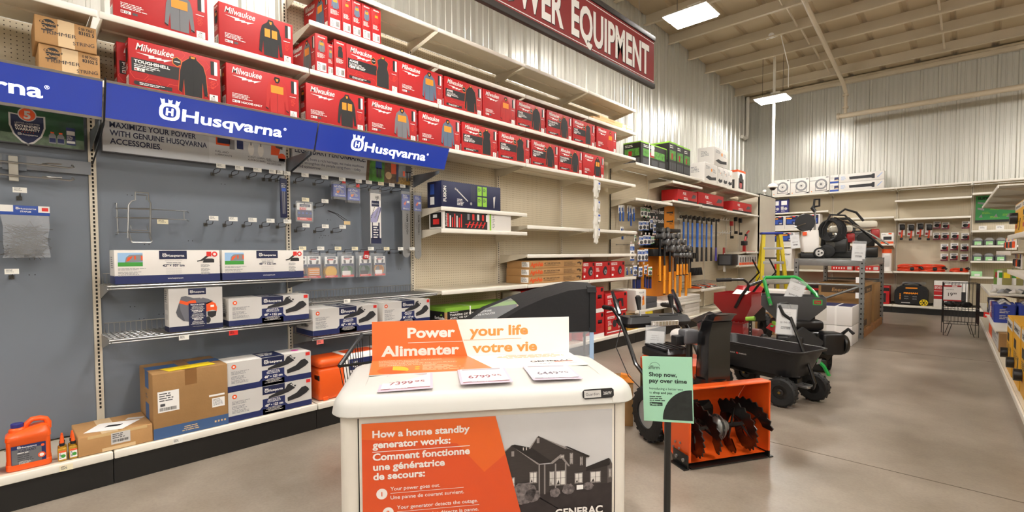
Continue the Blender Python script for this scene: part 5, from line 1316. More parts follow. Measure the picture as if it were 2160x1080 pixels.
g = G(); g.box(-.09, .745, .775, .15, .765, .815, mat('lamp_lens', 'd8d2cc', .15, metal=.5), .004)
for k in range(8): g.box(-.085 + k * .029, .742, .78, -.065 + k * .029, .746, .81, CHROME)
g.build('headlight', t)
for x, y, zz in ((-.12, .86, .84), (.21, .9, .84)):
    g = G(); g.cyl((x, y, zz), (x, y + .02, zz + .06), .006, STEEL, n=8); g.tube([(x, y + .02, zz + .05), (x, y + .03, zz + .09), (x, y + .04, zz + .15), (x, y + .04, zz + .165)], [.014, .018, .026, .012], BLKP, n=12); g.build('shift_lever', t)
for x, b_ in ((-.26, .1), (.2, -.06)):
    g = G(); g.tube([(x, .9, .80), (x - b_, .82, .62), (x - b_ * .6, .7, .42), (x, .6, .33)], .004, K, n=6); g.build('control_cable', t)
g = G(); g.tube([(.16, .86, .77), (.2, .80, .765), (.22, .76, .66)], .008, CHROME, n=8); g.build('chrome_lever', t)
def loc_of(o, p): return o.matrix_basis @ Vector(p) if False else (Matrix.Translation(o.location) @ Matrix.Rotation(o.rotation_euler.z, 4, 'Z') @ Vector(p))
# rolled manual hung on the snow blower
g = G(); n = 26
sp = lambda x, k0: [(x, .35 + (.032 - .0006 * k) * math.cos(.5 * k) , .70 + (.034 - .0006 * k) * math.sin(.5 * k)) for k in range(k0)]
g.loft([[(.035 + .0 * x, .62 + x, .745 + .75 * rr * math.sin(a)) if False else (.03 + rr * math.cos(a), .80 + x * 1.15, .73 + .75 * rr * math.sin(a) - .02 * x) for a in [2 * PI * k / 18 for k in range(18)]] for x, rr in ((-.42, .05), (-.38, .058), (-.28, .062), (-.18, .06), (-.16, .05))], mat('bagged_paper', 'e9e4df', .35, bump=.5, bscale=30, coat=.4))
o = g.build('rolled_manual', None, SBO, SBA); tag(o, 'white bagged roll of papers tied to the snow blower chute motor', 'paper roll')
def hang_tag(loc, rz, w, h, price, label, tilt=0.0, roll=0.0):
    """laminated price sheet hung from a machine"""
    t = thing('price_sign', label, 'price tag', loc, rz)
    g = G(); M = frame((-w / 2, 0, -h), (math.cos(roll), 0, math.sin(roll)), (-math.sin(roll), tilt, 1)); g.prism([(0, 0), (w, 0), (w, h), (0, h)], M, .002, PAPER); g.on(M)
    g.pt(price, w / 2, h * .42, h * .075, K, 2, bold=.01, al='c', w=w * .62); g.fine(w * .2, h * .86, w * .6, 3, h * .07, LGRY, 2, al='c'); g.pr(w * .25, h * .2, w * .75, h * .3, K, 2); g.pt('Peavey', w * .28, h * .225, h * .045, PAPER, 3, bold=.03, w=w * .28); g.pr(w * .58, h * .23, w * .71, h * .255, GRYP, 3); g.build('sheet', t)
    g = G(); M2 = frame(M @ Vector((-.008, -.008, .003)), M.col[0].xyz, M.col[1].xyz); g.prism([(0, 0), (w + .016, 0), (w + .016, h + .05), (0, h + .05)], M2, .0008, CLEAR); g.build('clear_sleeve', t)
    return t
p = loc_of(t, (-.08, .735, .745)); hang_tag(p, R(36), .135, .225, '$1,999.99', 'laminated price sheet reading $1,999.99 hanging on the snow blower', roll=-.05)

# ---------------------------------------------------------------- black dump cart
CA = math.atan2(-.296, .955)                        # its length runs this way towards the aisle
CO = Vector((-1.041, 4.58, 0))
t = thing('dump_cart', 'black poly dump cart on four pneumatic wheels', 'cart', CO, CA)
t['label'] = 'black poly dump cart with pneumatic wheels and a long pull handle'
TUB = mat('cart_poly', '1a1a1c', .38, noise=.1, nscale=14)
Lc, Wc = .98, .46
g = G(); rr = []
for z, i in ((.27, .12), (.26, .10), (.30, .085), (.40, .05), (.475, .02), (.48, -.004), (.50, -.008), (.503, .0), (.50, .014), (.47, .03), (.36, .075), (.295, .11)):
    rr.append(rrect(-Lc + i, -i, i * .8, Wc - i * .8, .07, z, 4))
g.loft(rr, TUB); g.on(frame((-.72, .028, .385), (1, 0, 0), (0, -.045 * 10 / 10 * .6, 1))); g.build('tub', t)
g = G().on(frame((-.70, .047, .38), (1, 0, 0), (0, -.28, 1))); g.pr(0, 0, .2, .034, LGRY, 1); g.pr(.003, .003, .197, .031, K, 2); g.pt('BLACK', .012, .01, .014, LGRY, 3, bold=.02, w=.06); g.pc(.093, .017, .011, TAGR, 3, 8); g.pt('DIAMOND', .11, .01, .014, LGRY, 3, bold=.02, w=.08); g.build('side_decal', t)
g = G().on(frame((-.024, .30, .37), (0, 1, 0), (.28, 0, 1))); g.pr(0, 0, .06, .05, GRYP, 1); g.build('end_decal', t)
g = G(); g.box(-.85, .19, .19, -.12, .27, .235, BLKM, .006); g.tube([(-.78, .02, .13), (-.78, .12, .22), (-.78, .34, .22), (-.78, .44, .13)], .014, BLKM); g.tube([(-.2, .05, .13), (-.2, .13, .2), (-.2, .33, .2), (-.2, .42, .13)], .014, BLKM)
g.box(-.26, .17, .17, -.02, .29, .19, STEEL, .004); g.build('undercarriage', t)
for x, y, rzw in ((-.17, .04, .18), (-.13, .46, .18), (-.78, .02, 0), (-.78, .44, 0)):
    g = G(); tyre(g, (0, 0, 0), .128, .085, .06, 16, 'Y'); w_ = g.build('wheel', t); w_.location = (x, y, .132); w_.rotation_euler = (0, 0, rzw)
    g = G(); g.lathe([(.065, -.03), (.065, .03)], BLKM, 20, (0, 0, 0), 'Y'); g.lathe([(.03, -.042), (.012, -.05)], BLKM, 14, (0, 0, 0), 'Y'); g.cyl((0, -.055, 0), (0, -.03, 0), .012, mat('brass_nut', '9a7f45', .3, metal=.9), n=8); g.build('hub', w_)
g = G(); g.tube([(-.10, .24, .18), (-.01, .24, .175), (.0, .24, .22), (-.05, .25, .34), (-.15, .26, .56), (-.24, .27, .76)], .014, BLKM, n=10); h_ = g.build('pull_handle', t)
g = G(); g.tube([(-.24, .27, .74), (-.27, .21, .79), (-.30, .20, .86), (-.31, .23, .875), (-.31, .33, .875), (-.30, .345, .86), (-.27, .335, .79), (-.24, .27, .74)], .014, RUB, n=8); g.build('grip', h_)
p = loc_of(t, (-.265, .235, .84)); hang_tag(p, R(30), .155, .23, '$199.99', 'laminated price sheet reading $199.99 on the dump cart handle', roll=-.06)
# ================================================================ goods on the beige left bays
def art_fusion(g, w, d, h):
    g.on(F_front()); g.pt('FUSION', w * .07, h * .2, w * .045, W, 2, rot=PI / 2, bold=.03, w=h * .6); g.pr(w * .05, h * .45, w * .053, h * .6, LIME, 3)
    g.fine(w * .24, h * .35, w * .12, 5, h * .055, W, 2); 
    for x in (.58, .67):
        for y in (.12, .56): g.pr(w * x, h * y, w * (x + .075), h * (y + .38), LIME, 2); g.fine(w * (x + .01), h * (y + .3), w * .05, 3, h * .05, NVK, 3)
    for k in range(9): g.pr(w * (.47 + .009 * k), h * .3, w * (.473 + .009 * k), h * .95, DGRY, 1)
    g.pp([(w * .2, h * .75), (w * .215, h * .78), (w * .42, h * .3), (w * .41, h * .27)], LGRY, 3); g.pp([(w * .2, h * .75), (w * .26, h * .72), (w * .21, h * .68)], LGRY, 3); g.pp([(w * .87, h * .1), (w * .88, h * .1), (w * .9, h * .6), (w * .86, h * .55)], LGRY, 3); g.pc(w * .47, h * .2, h * .06, GRYP, 3)
    g.on(F_left(d)); g.pr(d * .2, h * .1, d * .5, h * .4, W, 1); g.pr(d * .2, h * .5, d * .5, h * .9, BLU, 1)
plain_box('sprayer_carton', .79, .22, .245, NVK, (-3.66, 2.914, 1.786), LW, 'dark blue carton with four lime squares on the upper short shelf', 'box', art=art_fusion)
def art_auger(g, w, d, h):
    g.on(F_front()); g.pr(w * .03, h * .03, w * .62, h * .97, K, 1); g.pr(w * .655, 0, w * .68, h, LIME, 2); g.fine(w * .70, h * .9, w * .04, 8, h * .1, GRYP, 1)
    for k in range(7): g.pr(w * (.06 + .03 * k), h * .1, w * (.075 + .03 * k), h * (.85 - .1 * (k % 3)), (TAGR, W, TAGR)[k % 3], 2)
    for k in range(4): g.pr(w * (.33 + .07 * k), h * .55, w * (.36 + .07 * k), h * .9, (GRYP, TAGR, W, TAGR)[k], 2)
    g.pr(w * .3, h * .27, w * .58, h * .31, TAGR, 3)
    for k in range(5): g.pp([(w * (.32 + .055 * k), h * .12), (w * (.36 + .055 * k), h * .48), (w * (.375 + .055 * k), h * .44), (w * (.335 + .055 * k), h * .1)], TAGR, 3)
    g.pr(w * .6, h * .5, w * .64, h * .9, W, 2); g.pt('Earthquake', w * .055, h * .15, w * .022, W, 3, rot=PI / 2, w=h * .7)
    g.on(F_left(d)); g.pr(d * .1, h * .1, d * .9, h * .9, K, 1); g.pr(d * .3, h * .25, d * .75, h * .55, TAGR, 2); g.pr(d * .3, h * .62, d * .6, h * .8, W, 2)
plain_box('auger_carton', .94, .21, .172, WBOX, (-3.66, 2.925, 1.578), LW, 'shrink-wrapped black, red and white auger carton on the lower short shelf', 'box', art=art_auger)
ORK = mat('orange_ink', 'e0581f', .6); INKB = mat('brown_ink', '55402b', .7)
def art_deth(g, w, d, h):
    g.on(F_front()); g.pt('Agri-Fab', w * .01, h * .26, h * .5, ORK, 2, bold=.06, w=w * .22, shear=.15); g.pt('40" TINE DETHATCHER', w * .25, h * .52, h * .2, INKB, 2, bold=.03, w=w * .3); g.fine(w * .25, h * .42, w * .3, 2, h * .1, INKB, 2); g.fine(w * .62, h * .75, w * .24, 6, h * .11, INKB, 2)
    g.pp([(w * .88, h * .65), (w * .93, h * .75), (w * .98, h * .55), (w * .95, h * .2), (w * .93, h * .5), (w * .89, h * .45)], INKB, 2)
    g.on(F_left(d)); g.pr(d * .66, h * .15, d * .98, h * .85, W, 1); g.fine(d * .68, h * .8, d * .25, 5, h * .12, DGRY, 2)
for k, n_ in enumerate(('bottom', 'middle', 'top')):
    plain_box('dethatcher_carton', 1.03, .36, .087, CARD, (-3.66 + .004 * k, 4.155 + .003 * k, .99 + k * .0885), LW, 'long brown dethatcher carton with orange lettering, %s of the stack of three' % n_, group='brown dethatcher cartons', art=art_deth)
def saw_pic(g, u, v, s):
    g.pp([(u - .5 * s, v - .1 * s), (u - .35 * s, v + .25 * s), (u - .1 * s, v + .5 * s), (u + .2 * s, v + .5 * s), (u + .4 * s, v + .2 * s), (u + .3 * s, v - .3 * s), (u, v - .5 * s), (u - .25 * s, v - .4 * s)], SPIKE, 3); g.pc(u + .08 * s, v - .1 * s, .26 * s, GRYP, 4, 14); g.pc(u + .08 * s, v - .1 * s, .1 * s, SPIKE, 5, 10)
def art_cs(g, w, d, h):
    g.on(F_front()); g.pr(w * .06, h * .78, w * .46, h * .93, W, 2); g.pt('CRAFTSMAN', w * .075, h * .81, h * .085, RED, 3, bold=.04, w=w * .37); g.pr(w * .84, h * .78, w * .95, h * .95, K, 2); saw_pic(g, w * .66, h * .45, h * .55); g.fine(w * .08, h * .65, w * .22, 4, h * .06, W, 2); g.pr(w * .08, h * .12, w * .2, h * .24, W, 2)
    g.on(F_left(d)); g.pr(d * .1, h * .78, d * .5, h * .93, W, 2); saw_pic(g, d * .6, h * .4, h * .5)
for k, (y, w_) in enumerate(((5.21, .27), (5.49, .375), (5.875, .375))):
    plain_box('saw_carton', w_, .3, .228, RED, (-3.665, y, .99), LW, 'small red saw carton, %s from the left beside the dethatcher cartons' % ORD[k], group='small red saw cartons', art=art_cs)
LIMEB = mat('lime_carton', '86b93a', .45)
def art_eq(g, w, d, h):
    g.on(F_front()); g.pr(0, h * .78, w, h, LIMEB, 1); g.pr(w * .02, h * .12, w * .98, h * .80, K, 2); g.pt('TARI\u00c8RE DE SOL, PERSONNE', w * .05, h * .56, h * .1, W, 3, bold=.02, w=w * .55); g.pt('AVEC VIS SANS FIN DE 8 POUCES', w * .05, h * .4, h * .1, W, 3, bold=.02, w=w * .6); g.pr(w * .3, 0, w * .315, h, W, 4); g.fine(w * .05, h * .76, w * .15, 1, h * .06, W, 3)
    g.on(F_left(d)); g.pr(0, h * .78, d, h, LIMEB, 1); g.pr(d * .05, h * .12, d * .95, h * .8, K, 2); g.pt('Earthquake', d * .5, h * .4, h * .14, W, 3, bold=.02, w=d * .45); g.pp([(d * .75, h * .58), (d * .8, h * .68), (d * .86, h * .6)], LIME, 3)
    g.on(F_top(h)); g.pr(0, 0, w, d, LIMEB, 1); g.pr(w * .3, 0, w * .315, d, W, 2)
plain_box('auger_carton', 1.02, .33, .185, CARD, (-3.66, 2.95, .632), LW, 'wide strapped kraft carton with a lime green top behind the generator sign', 'box', art=art_eq)
plain_box('auger_carton', 1.02, .33, .43, CARDD, (-3.66, 2.95, .2), LW, 'plain brown carton under the lime topped carton', 'box')
def art_titan(g, w, d, h):
    g.on(F_front()); g.pr(0, h * .82, w, h, RED, 1); g.pt('K TITAN', w * .06, h * .5, h * .18, RED, 2, bold=.04, w=w * .32); g.pr(w * .5, 0, w, h * .82, RED, 2)
    g.on(F_top(h)); g.pr(0, 0, w, d, RED, 1)
plain_box('titan_carton', .98, .3, .70, WBOX, (-3.78, 4.15, .2), LW, 'tall white and red carton behind the black fabric cab', 'box', art=art_titan)
def art_trim(v):
    def f(g, w, d, h):
        g.on(F_front()); g.pr(w * .08, h * .78, w * .42, h * .9, W, 2); g.pt('CRAFTSMAN', w * .1, h * .805, h * .06, RED, 3, bold=.04, w=w * .3); g.pr(w * .85, h * .82, w * .95, h * .96, K, 2); g.pr(0, 0, w, h * .16, W, 2) if v == 0 else g.pr(w * .05, h * .1, w * .95, h * .15, W, 2)
        g.fine(w * .1, h * .68, w * .2, 4, h * .06, W, 2)
        if v == 0: g.pp([(w * .0, h * .3), (w * .6, h * .5), (w * .62, h * .42), (w * .0, h * .2)], SPIKE, 3); g.pr(w * .58, h * .38, w * .85, h * .6, REDD, 3); g.pr(w * .7, h * .55, w * .9, h * .7, SPIKE, 3)
        elif v == 1: g.pp([(w * .4, h * .62), (w * .62, h * .72), (w * .8, h * .7), (w * .82, h * .3), (w * .74, h * .28), (w * .7, h * .58), (w * .45, h * .58)], SPIKE, 3); g.pr(w * .56, h * .3, w * .6, h * .55, LGRY, 3); g.pc(w * .58, h * .55, w * .04, SPIKE, 3)
        else: g.pc(w * .42, h * .52, w * .1, SPIKE, 3); g.pp([(w * .5, h * .55), (w * .8, h * .75), (w * .8, h * .7)], SPIKE, 3); g.pr(w * .1, h * .25, w * .25, h * .42, TAN, 3); g.pr(w * .62, h * .25, w * .66, h * .5, LGRY, 3)
    return f
for y, z, w_, h_, v, lb in ((5.20, .2, .50, .335, 0, 'lower of the left pair, partly behind the black cab'), (5.19, .537, .50, .34, 0, 'upper of the left pair, partly behind the black cab'), (5.745, .2, .53, .285, 2, 'lower of the right pair with a trimmer head'), (5.735, .487, .575, .29, 1, 'upper of the right pair with a leaf blower')):
    plain_box('trimmer_carton', w_, .32, h_, RED, (-3.655, y, z), LW, 'large red trimmer carton, ' + lb, group='large red trimmer cartons', art=art_trim(v))
# glove strip
CLO = mat('white_glove_leather', 'e5e2d8', .75, bump=.3, bscale=60)
g = G(); g.tube([(0, 0, 0), (0, -.01, -.84)], .004, W, n=5); g.box(-.012, -.01, -.03, .012, .004, .02, W, .003)
ts = thing('clip_strip', 'white clip strip hanging down from the lower jacket shelf', 'clip strip', (-3.60, 5.36, 2.32), LW); g.build('strip', ts)
def gloves(z, rot, label, first=[None]):
    if first[0]: o = dup(first[0], (-3.565, 5.36, z), LW + rot, label); return
    t = thing('work_gloves', label, 'gloves', (-3.565, 5.36, z), LW + rot, 'pairs of white work gloves')
    for s_, dx in ((1, -.02), (-1, .03)):
        g = G(); g.loft([[(dx + a * math.cos(q), b * math.sin(q) - .012 * s_, zz) for q in [2 * PI * k / 12 for k in range(12)]] for zz, a, b in ((.0, .045, .014), (-.05, .04, .014), (-.10, .043, .017), (-.14, .048, .017), (-.155, .042, .012))], CLO)
        for k in range(4):
            x = dx - .034 + .022 * k; L = (.055, .07, .066, .05)[k]
            g.tube([(x, -.012 * s_, -.14), (x + (k - 1.5) * .004, -.016 * s_, -.16 - L * .6), (x + (k - 1.5) * .007, -.02 * s_, -.155 - L)], [.011, .0105, .007], CLO, n=8)
        g.tube([(dx + s_ * .035, -.012 * s_, -.07), (dx + s_ * .065, -.014 * s_, -.115), (dx + s_ * .07, -.014 * s_, -.15)], [.012, .011, .007], CLO, n=8); g.build('glove', t)
    g = G(); g.box(.0, -.034, -.12, .05, -.032, -.02, W); g.on(frame((0, -.034, -.12), (1, 0, 0), (0, 0, 1))); g.pr(.005, .07, .045, .095, BLU, 1); g.fine(.006, .06, .035, 4, .01, GRYP, 1); g.build('card', t)
    first[0] = t
for k, (z, r_) in enumerate(((2.27, 0), (2.03, .1), (1.86, -.1), (1.68, .15))): gloves(z, r_, 'pair of white work gloves on the clip strip, %s from the top' % ORD[k])

# carded tool bits on the low pegboard bay
CARDB = mat('blue_card', '2a57a6', .45); CARDG = mat('green_card', '3c8f4b', .45)
_cm = {}
def carded(kind, y, z, w, h, x, label, group):
    w = min(w, .13 if kind != 'tool' else .09)
    key = (kind, round(w, 2), round(h, 2))
    if key not in _cm:
        g = G()
        if kind == 'tool':
            g.box(0, 0, h * .5, w, .006, h, W if w > .05 else LGRY, .001); g.on(F_front()); g.pr(w * .1, h * .62, w * .9, h * .85, CARDB, 1); g.box(w * .3, -.016, .0, w * .7, .004, h * .6, CARDB, .006); g.box(w * .42, -.01, h * .5, w * .58, 0, h * .95, STEEL, .002)
        elif kind == 'tube':
            g.cyl((w / 2, 0, 0), (w / 2, 0, h), w * .4, mat('navy_tube', '27326e', .35), n=12); g.cyl((w / 2, 0, h * .8), (w / 2, 0, h + .004), w * .42, BLKP, n=12)
        else:
            g.box(0, 0, 0, w, .006, h, W, .001); g.on(F_front()); C_ = CARDB if kind == 'blue' else CARDG
            g.pr(0, h * .62, w, h * .86, C_, 1); g.pr(w * .25, h * .92, w * .75, h * .96, LGRY, 1); g.fine(w * .15, h * .78, w * .6, 2, h * .07, W, 2); g.pr(0, 0, w, h * .1, C_, 1)
            g.loft([[(w / 2 + w * .33 * a * math.cos(q), yy, h * .33 + h * .2 * a * math.sin(q)) for q in [2 * PI * k / 12 for k in range(12)]] for yy, a in ((0, 1), (-.012, .9), (-.018, .5))], DGRY)
        _cm[key] = g.mesh({'tool': 'carded_tool', 'tube': 'drill_tube'}.get(kind, 'carded_bits'))
    o = bpy.data.objects.new(_cm[key].name.split('.')[0], _cm[key]); COL.objects.link(o); o.location = (x, y, z); o.rotation_euler = (0, 0, LW)
    tag(o, label, 'tool card', group)
rows = [('in the top row', 'tool', -3.90, [(6.472, 1.814, .066, .241), (6.549, 1.818, .09, .245), (6.726, 1.825, .055, .246), (6.798, 1.755, .059, .322), (6.88, 1.832, .076, .227)]),
        ('in the top row at right', 'green', -3.90, [(7.143, 1.919, .086, .152), (7.241, 1.924, .093, .154), (7.357, 1.917, .094, .153)]),
        ('in the second row', 'blue', -3.88, [(7.043, 1.693, .115, .15), (7.168, 1.702, .12, .149), (7.30, 1.702, .07, .149), (7.424, 1.726, .079, .172), (7.533, 1.677, .081, .147)]),
        ('in the third row', 'blue', -3.86, [(7.025, 1.457, .125, .145), (7.16, 1.464, .115, .157), (7.28, 1.464, .115, .157)]),
        ('in the third row beside the mauls', 'green', -3.86, [(6.876, 1.51, .048, .112), (7.416, 1.479, .052, .131), (7.481, 1.492, .053, .118)]),
        ('in the fourth row', 'blue', -3.84, [(6.713, 1.217, .125, .256), (6.942, 1.201, .103, .186), (7.052, 1.199, .105, .188), (7.165, 1.198, .112, .203)]),
        ('in the bottom row', 'blue', -3.82, [(6.776, .984, .115, .161), (6.943, .961, .119, .163), (7.12, .997, .086, .137)]),
        ('in the bottom row at right', 'green', -3.82, [(7.25, .967, .13, .142)]),
        ('in the bottom row at left', 'tool', -3.82, [(6.559, 1.004, .045, .118), (6.68, 1.012, .056, .107)]),
        ('hanging lone under the shelf end', 'tool', -3.9, [(6.53, 1.542, .09, .195)]),
        ('under the bit cards', 'tube', -3.95, [(6.994, .77, .055, .174), (7.1, .765, .055, .176), (7.182, .76, .05, .178), (7.37, .762, .04, .208), (7.446, .745, .052, .195), (7.544, .74, .052, .197)])]
KN = {'tool': 'blue handled tool card', 'green': 'green and white bit card', 'blue': 'blue and white bit card', 'tube': 'navy blue drill tube'}
for nm, kind, x, L_ in rows:
    for k, (y, z, w_, h_) in enumerate(L_): carded(kind, y, z, w_, h_, x, '%s, %s from the left %s' % (KN[kind], ORD[k], nm), 'carded bits and tools')
def bare_hook(y, z, x0, L, label, loc=None, rz=LW, tagw=True, group='hooks on the beige pegboard', mt=None):
    key = ('bare', L, tagw)
    if key not in _hk:
        g = G(); g.tube([(0, -.002, 0), (0, -L * .9, -.003), (0, -L, .012)], .0032, STEEL, n=5); g.box(-.012, -.004, -.01, .012, -.001, .01, STEEL); a = g.mesh('prong')
        g = G(); g.box(-.02, -L - .004, .012, .02, -L - .002, .046, TAGW); g.on(frame((-.02, -L - .004, .012), (1, 0, 0), (0, 0, 1))); g.pr(.004, .004, .036, .012, TAGR, 1); g.fine(.005, .03, .03, 2, .007, DGRY, 1); b = g.mesh('price_card'); _hk[key] = (a, b)
    t = thing('peg_hook', label, 'hook', loc or (x0, y, z), rz, group)
    for nm, me in zip(('prong', 'price_card'), _hk[key]):
        o = bpy.data.objects.new(nm, me); COL.objects.link(o); o.parent = t
hk = [(z, [y + .03 for y, *_ in L_]) for nm, kind, x, L_ in rows if kind in ('blue', 'green') for z in [max(q[1] + q[3] for q in L_) + .0]]
for r_, (z, ys) in enumerate(hk):
    for k, y in enumerate(ys): bare_hook(y + .02, z - .005, -4.118, .27 - .002 * r_, 'thin steel hook behind the bit cards, level %d of the bay, place %d' % (r_ + 1, k + 1))

# orange striking-tool display with mauls
t = thing('tool_display', 'orange and black striking tool display board with hanging racks', 'display', (-4.02, 7.40, 0), LW)
AMB = mat('amber_board', 'e08a1c', .45, noise=.03)
g = G(); g.box(.0, 0, .52, 1.15, .05, 1.42, AMB, .004); g.box(.15, .0, 1.42, 1.2, .05, 2.18, K, .004); g.box(.80, -.004, 1.66, 1.2, .05, 2.18, AMB)
g.on(frame((.0, -.001, 1.42), (1, 0, 0), (0, 0, 1))); g.pt("industry's best", .17, .60, .075, W, 2, bold=.02, w=.62); g.pt('striking tools', .24, .44, .075, W, 2, bold=.02, w=.54); g.pt('FISKARS', .36, .14, .075, AMB, 2, bold=.03, w=.4)
g.on(frame((.8, -.005, 1.66), (1, 0, 0), (0, 0, 1)))
for v in (.40, .24, .06): g.pp([(.08, v), (.3, v + .02), (.34, v + .04), (.34, v - .02), (.3, v - .01), (.08, v - .02)], K, 2); g.fine(.2, v - .03, .15, 2, .012, K, 2)
g.build('board', t)
g = G(); g.box(.04, -.20, 1.28, 1.10, .0, 1.40, BLKP, .008); g.build('lower_rack', t)
g = G(); g.box(.0, -.12, 1.70, 1.22, .0, 1.76, BLKP, .006); g.build('upper_rack', t)
HDL = mat('amber_handle', 'ef9a22', .4); HEADM = mat('forged_head', '6d6d6d', .4, metal=.6)
def maul(x, y, z, L, label, r=.052, first={}):
    k = (round(L, 1), r)
    if k in first: dup(first[k], (x, y, z), LW, label); return
    t = thing('sledge_hammer', label, 'hammer', (x, y, z), LW, 'amber handled hammers on the display')
    g = G(); g.lathe([(.001, -.085), (r * .8, -.084), (r, -.07), (r, -.045), (r * .7, -.035), (r * .7, .035), (r, .045), (r, .07), (r * .8, .085)], HEADM, 18, (0, 0, 0), 'Y'); g.build('head', t)
    g = G(); g.cyl((0, 0, -r), (0, 0, -L * .45), .018, BLKP, n=10); g.build('grip_sleeve', t)
    g = G(); g.cyl((0, 0, -L * .45), (0, 0, -L), .0185, HDL, n=10, r1=.022); g.cyl((0, 0, -L), (0, 0, -L - .015), .023, BLKP, n=10); g.build('handle', t)
    first[k] = t
n = 0
for r_, (pts, L, rr) in enumerate(((((7.66, 1.712), (7.84, 1.717)), .75, .055), (((7.60, 1.628), (7.78, 1.632), (7.95, 1.63), (8.16, 1.635)), .75, .056), (((7.68, 1.53), (7.87, 1.533), (8.08, 1.53), (8.30, 1.545)), .85, .058), (((7.79, 1.436), (7.99, 1.438), (8.18, 1.439), (8.43, 1.453)), .85, .058), (((7.99, 1.341), (8.11, 1.34), (8.24, 1.34), (8.36, 1.34)), .33, .042))):
    for k, (y, z) in enumerate(pts):
        maul(-3.86 + .055 * r_ + .0, y - .055 * r_ * .5 + .05, z - .012 * r_, L, 'amber handled hammer on the orange display, row %s from the top, %s from the left' % (ORD[r_], ORD[k]), rr)
for k, y in enumerate((8.66, 8.76, 8.86)):
    t = thing('splitting_axe', 'black headed axe with an amber handle tip, %s of three right of the hammers' % ORD[k], 'axe', (-3.82, y, 1.28), LW, 'amber tipped axes')
    g = G(); g.loft([[(-.03, -.12, -.05), (.03, -.12, -.05), (.03, -.12, .05), (-.03, -.12, .05)], [(-.035, .0, -.06), (.035, .0, -.06), (.035, 0, .06), (-.035, 0, .06)], [(-.004, .12, -.07), (.004, .12, -.07), (.004, .12, .07), (-.004, .12, .07)]], BLKP); g.build('head', t)
    g = G(); g.cyl((0, 0, -.05), (0, 0, -.31), .016, BLKP, n=8); g.build('sleeve', t)
    g = G(); g.cyl((0, 0, -.31), (0, 0, -.6), .016, HDL, n=8, r1=.022); g.build('handle', t)
# blue long-handled tools on a rail
t = thing('tool_hanger_rail', 'twin cream hanger rails carrying the blue handled tools', 'rail', (-3.98, 8.60, 1.69), LW)
g = G(); g.box(0, -.02, 0, 2.0, .0, .025, BEI); g.build('lower_rail', t)
g = G(); g.box(0, -.02, .25, 2.0, 0, .275, BEI); g.build('upper_rail', t)
BHD = mat('blue_handle', '2f6fd0', .4)
bt = None
for k, y in enumerate((8.74, 8.93, 9.12, 9.33, 9.37, 9.57, 9.80, 10.05, 10.30)):
    lb = 'blue handled long tool on the cream rails, %s from the left' % ORD[k]
    col = mat('indigo_handle', '4a3fa0', .4) if k == 8 else BHD
    if bt and k < 8: dup(bt, (-3.90, y, 1.16), LW, lb); continue
    t = thing('long_handled_hammer', lb, 'hammer', (-3.90, y, 1.16), LW, 'blue handled tools'); 
    g = G(); g.cyl((0, 0, .0), (0, 0, .28), .022, BLKP if k < 8 else col, n=10, r1=.018); g.build('grip', t)
    g = G(); g.cyl((0, 0, .28), (0, 0, .74), .017, col if k < 8 else BLKP, n=10); g.build('handle', t)
    g = G(); g.cyl((0, 0, .74), (0, 0, .82), .016, BLKP, n=10); g.lathe([(.03, -.07), (.034, -.04), (.022, -.03), (.022, .03), (.034, .04), (.03, .07)], DSTEEL, 12, (0, 0, .84), 'Y'); g.build('head', t)
    bt = bt or t
for k, (y, z) in enumerate(((10.6, 1.98), (10.75, 1.98), (10.9, 1.98), (11.05, 1.98), (10.66, 1.70), (10.8, 1.70), (10.95, 1.70), (11.1, 1.70), (11.22, 1.70))):
    t = thing('display_hook', 'bare white display hook on the far pegboard, %s of the %s row' % (ORD[k % 4 if k < 4 else k - 4], 'upper' if k < 4 else 'lower'), 'hook', (-4.118, y, z), LW, 'bare white display hooks')
    g = G(); g.tube([(0, -.002, .03), (0, -.02, .08), (0, -.2, .05), (0, -.22, .1)], .008, W, n=6); g.build('prong', t)
REDM = mat('red_enamel', 'a81f1f', .35, coat=.3)
for k, (y, z, nm) in enumerate(((11.2, 1.86, 'red and black bar clamp hanging under the shelf, left'), (11.45, 1.97, 'dark bar clamp hanging under the shelf, middle'), (11.75, 1.95, 'dark clamp hanging near the end panel'))):
    t = thing('bar_clamp', nm, 'clamp', (-3.92, y, z), LW, 'hanging bar clamps')
    g = G(); g.box(-.012, 0, -.22, .012, .01, .17, DSTEEL); g.build('bar', t)
    g = G(); g.box(-.03, -.05, .06, .03, .02, .16, REDM if k == 0 else BLKP, .01); g.box(-.02, -.06, -.22, .02, .01, -.16, BLKP, .006); g.build('jaws', t)
g = G(); 
for k in range(7): g.tube([(.04 + .07 * k, 0, .14), (.03 + .07 * k, -.02, .08), (.05 + .07 * k, -.02, .01), (.07 + .07 * k, 0, .06), (.06 + .07 * k, 0, .13)], .012, BLKP, n=6)
g.box(0, .0, .0, .5, .01, .15, K)
tag(g.build('cable_bundle', None, (-3.97, 9.25, .89), LW), 'dark bundle of looped cables hanging below the blue handled tools', 'cable')
for k, (y, z, h_) in enumerate(((10.73, 1.24, .2), (10.75, 1.10, .12), (10.78, .92, .14))):
    g = G(); g.box(0, 0, 0, .1, .02, h_, (REDM, mat('amber_card', 'd9a53a', .5), W)[k], .003); g.on(F_front()); g.pr(.01, .01, .09, h_ * .4, W, 1); tag(g.build('tool_card', None, (-3.9, y, z), LW), ('red', 'amber', 'white')[k] + ' carded tool hanging beside the shelf of small cartons', 'tool card')

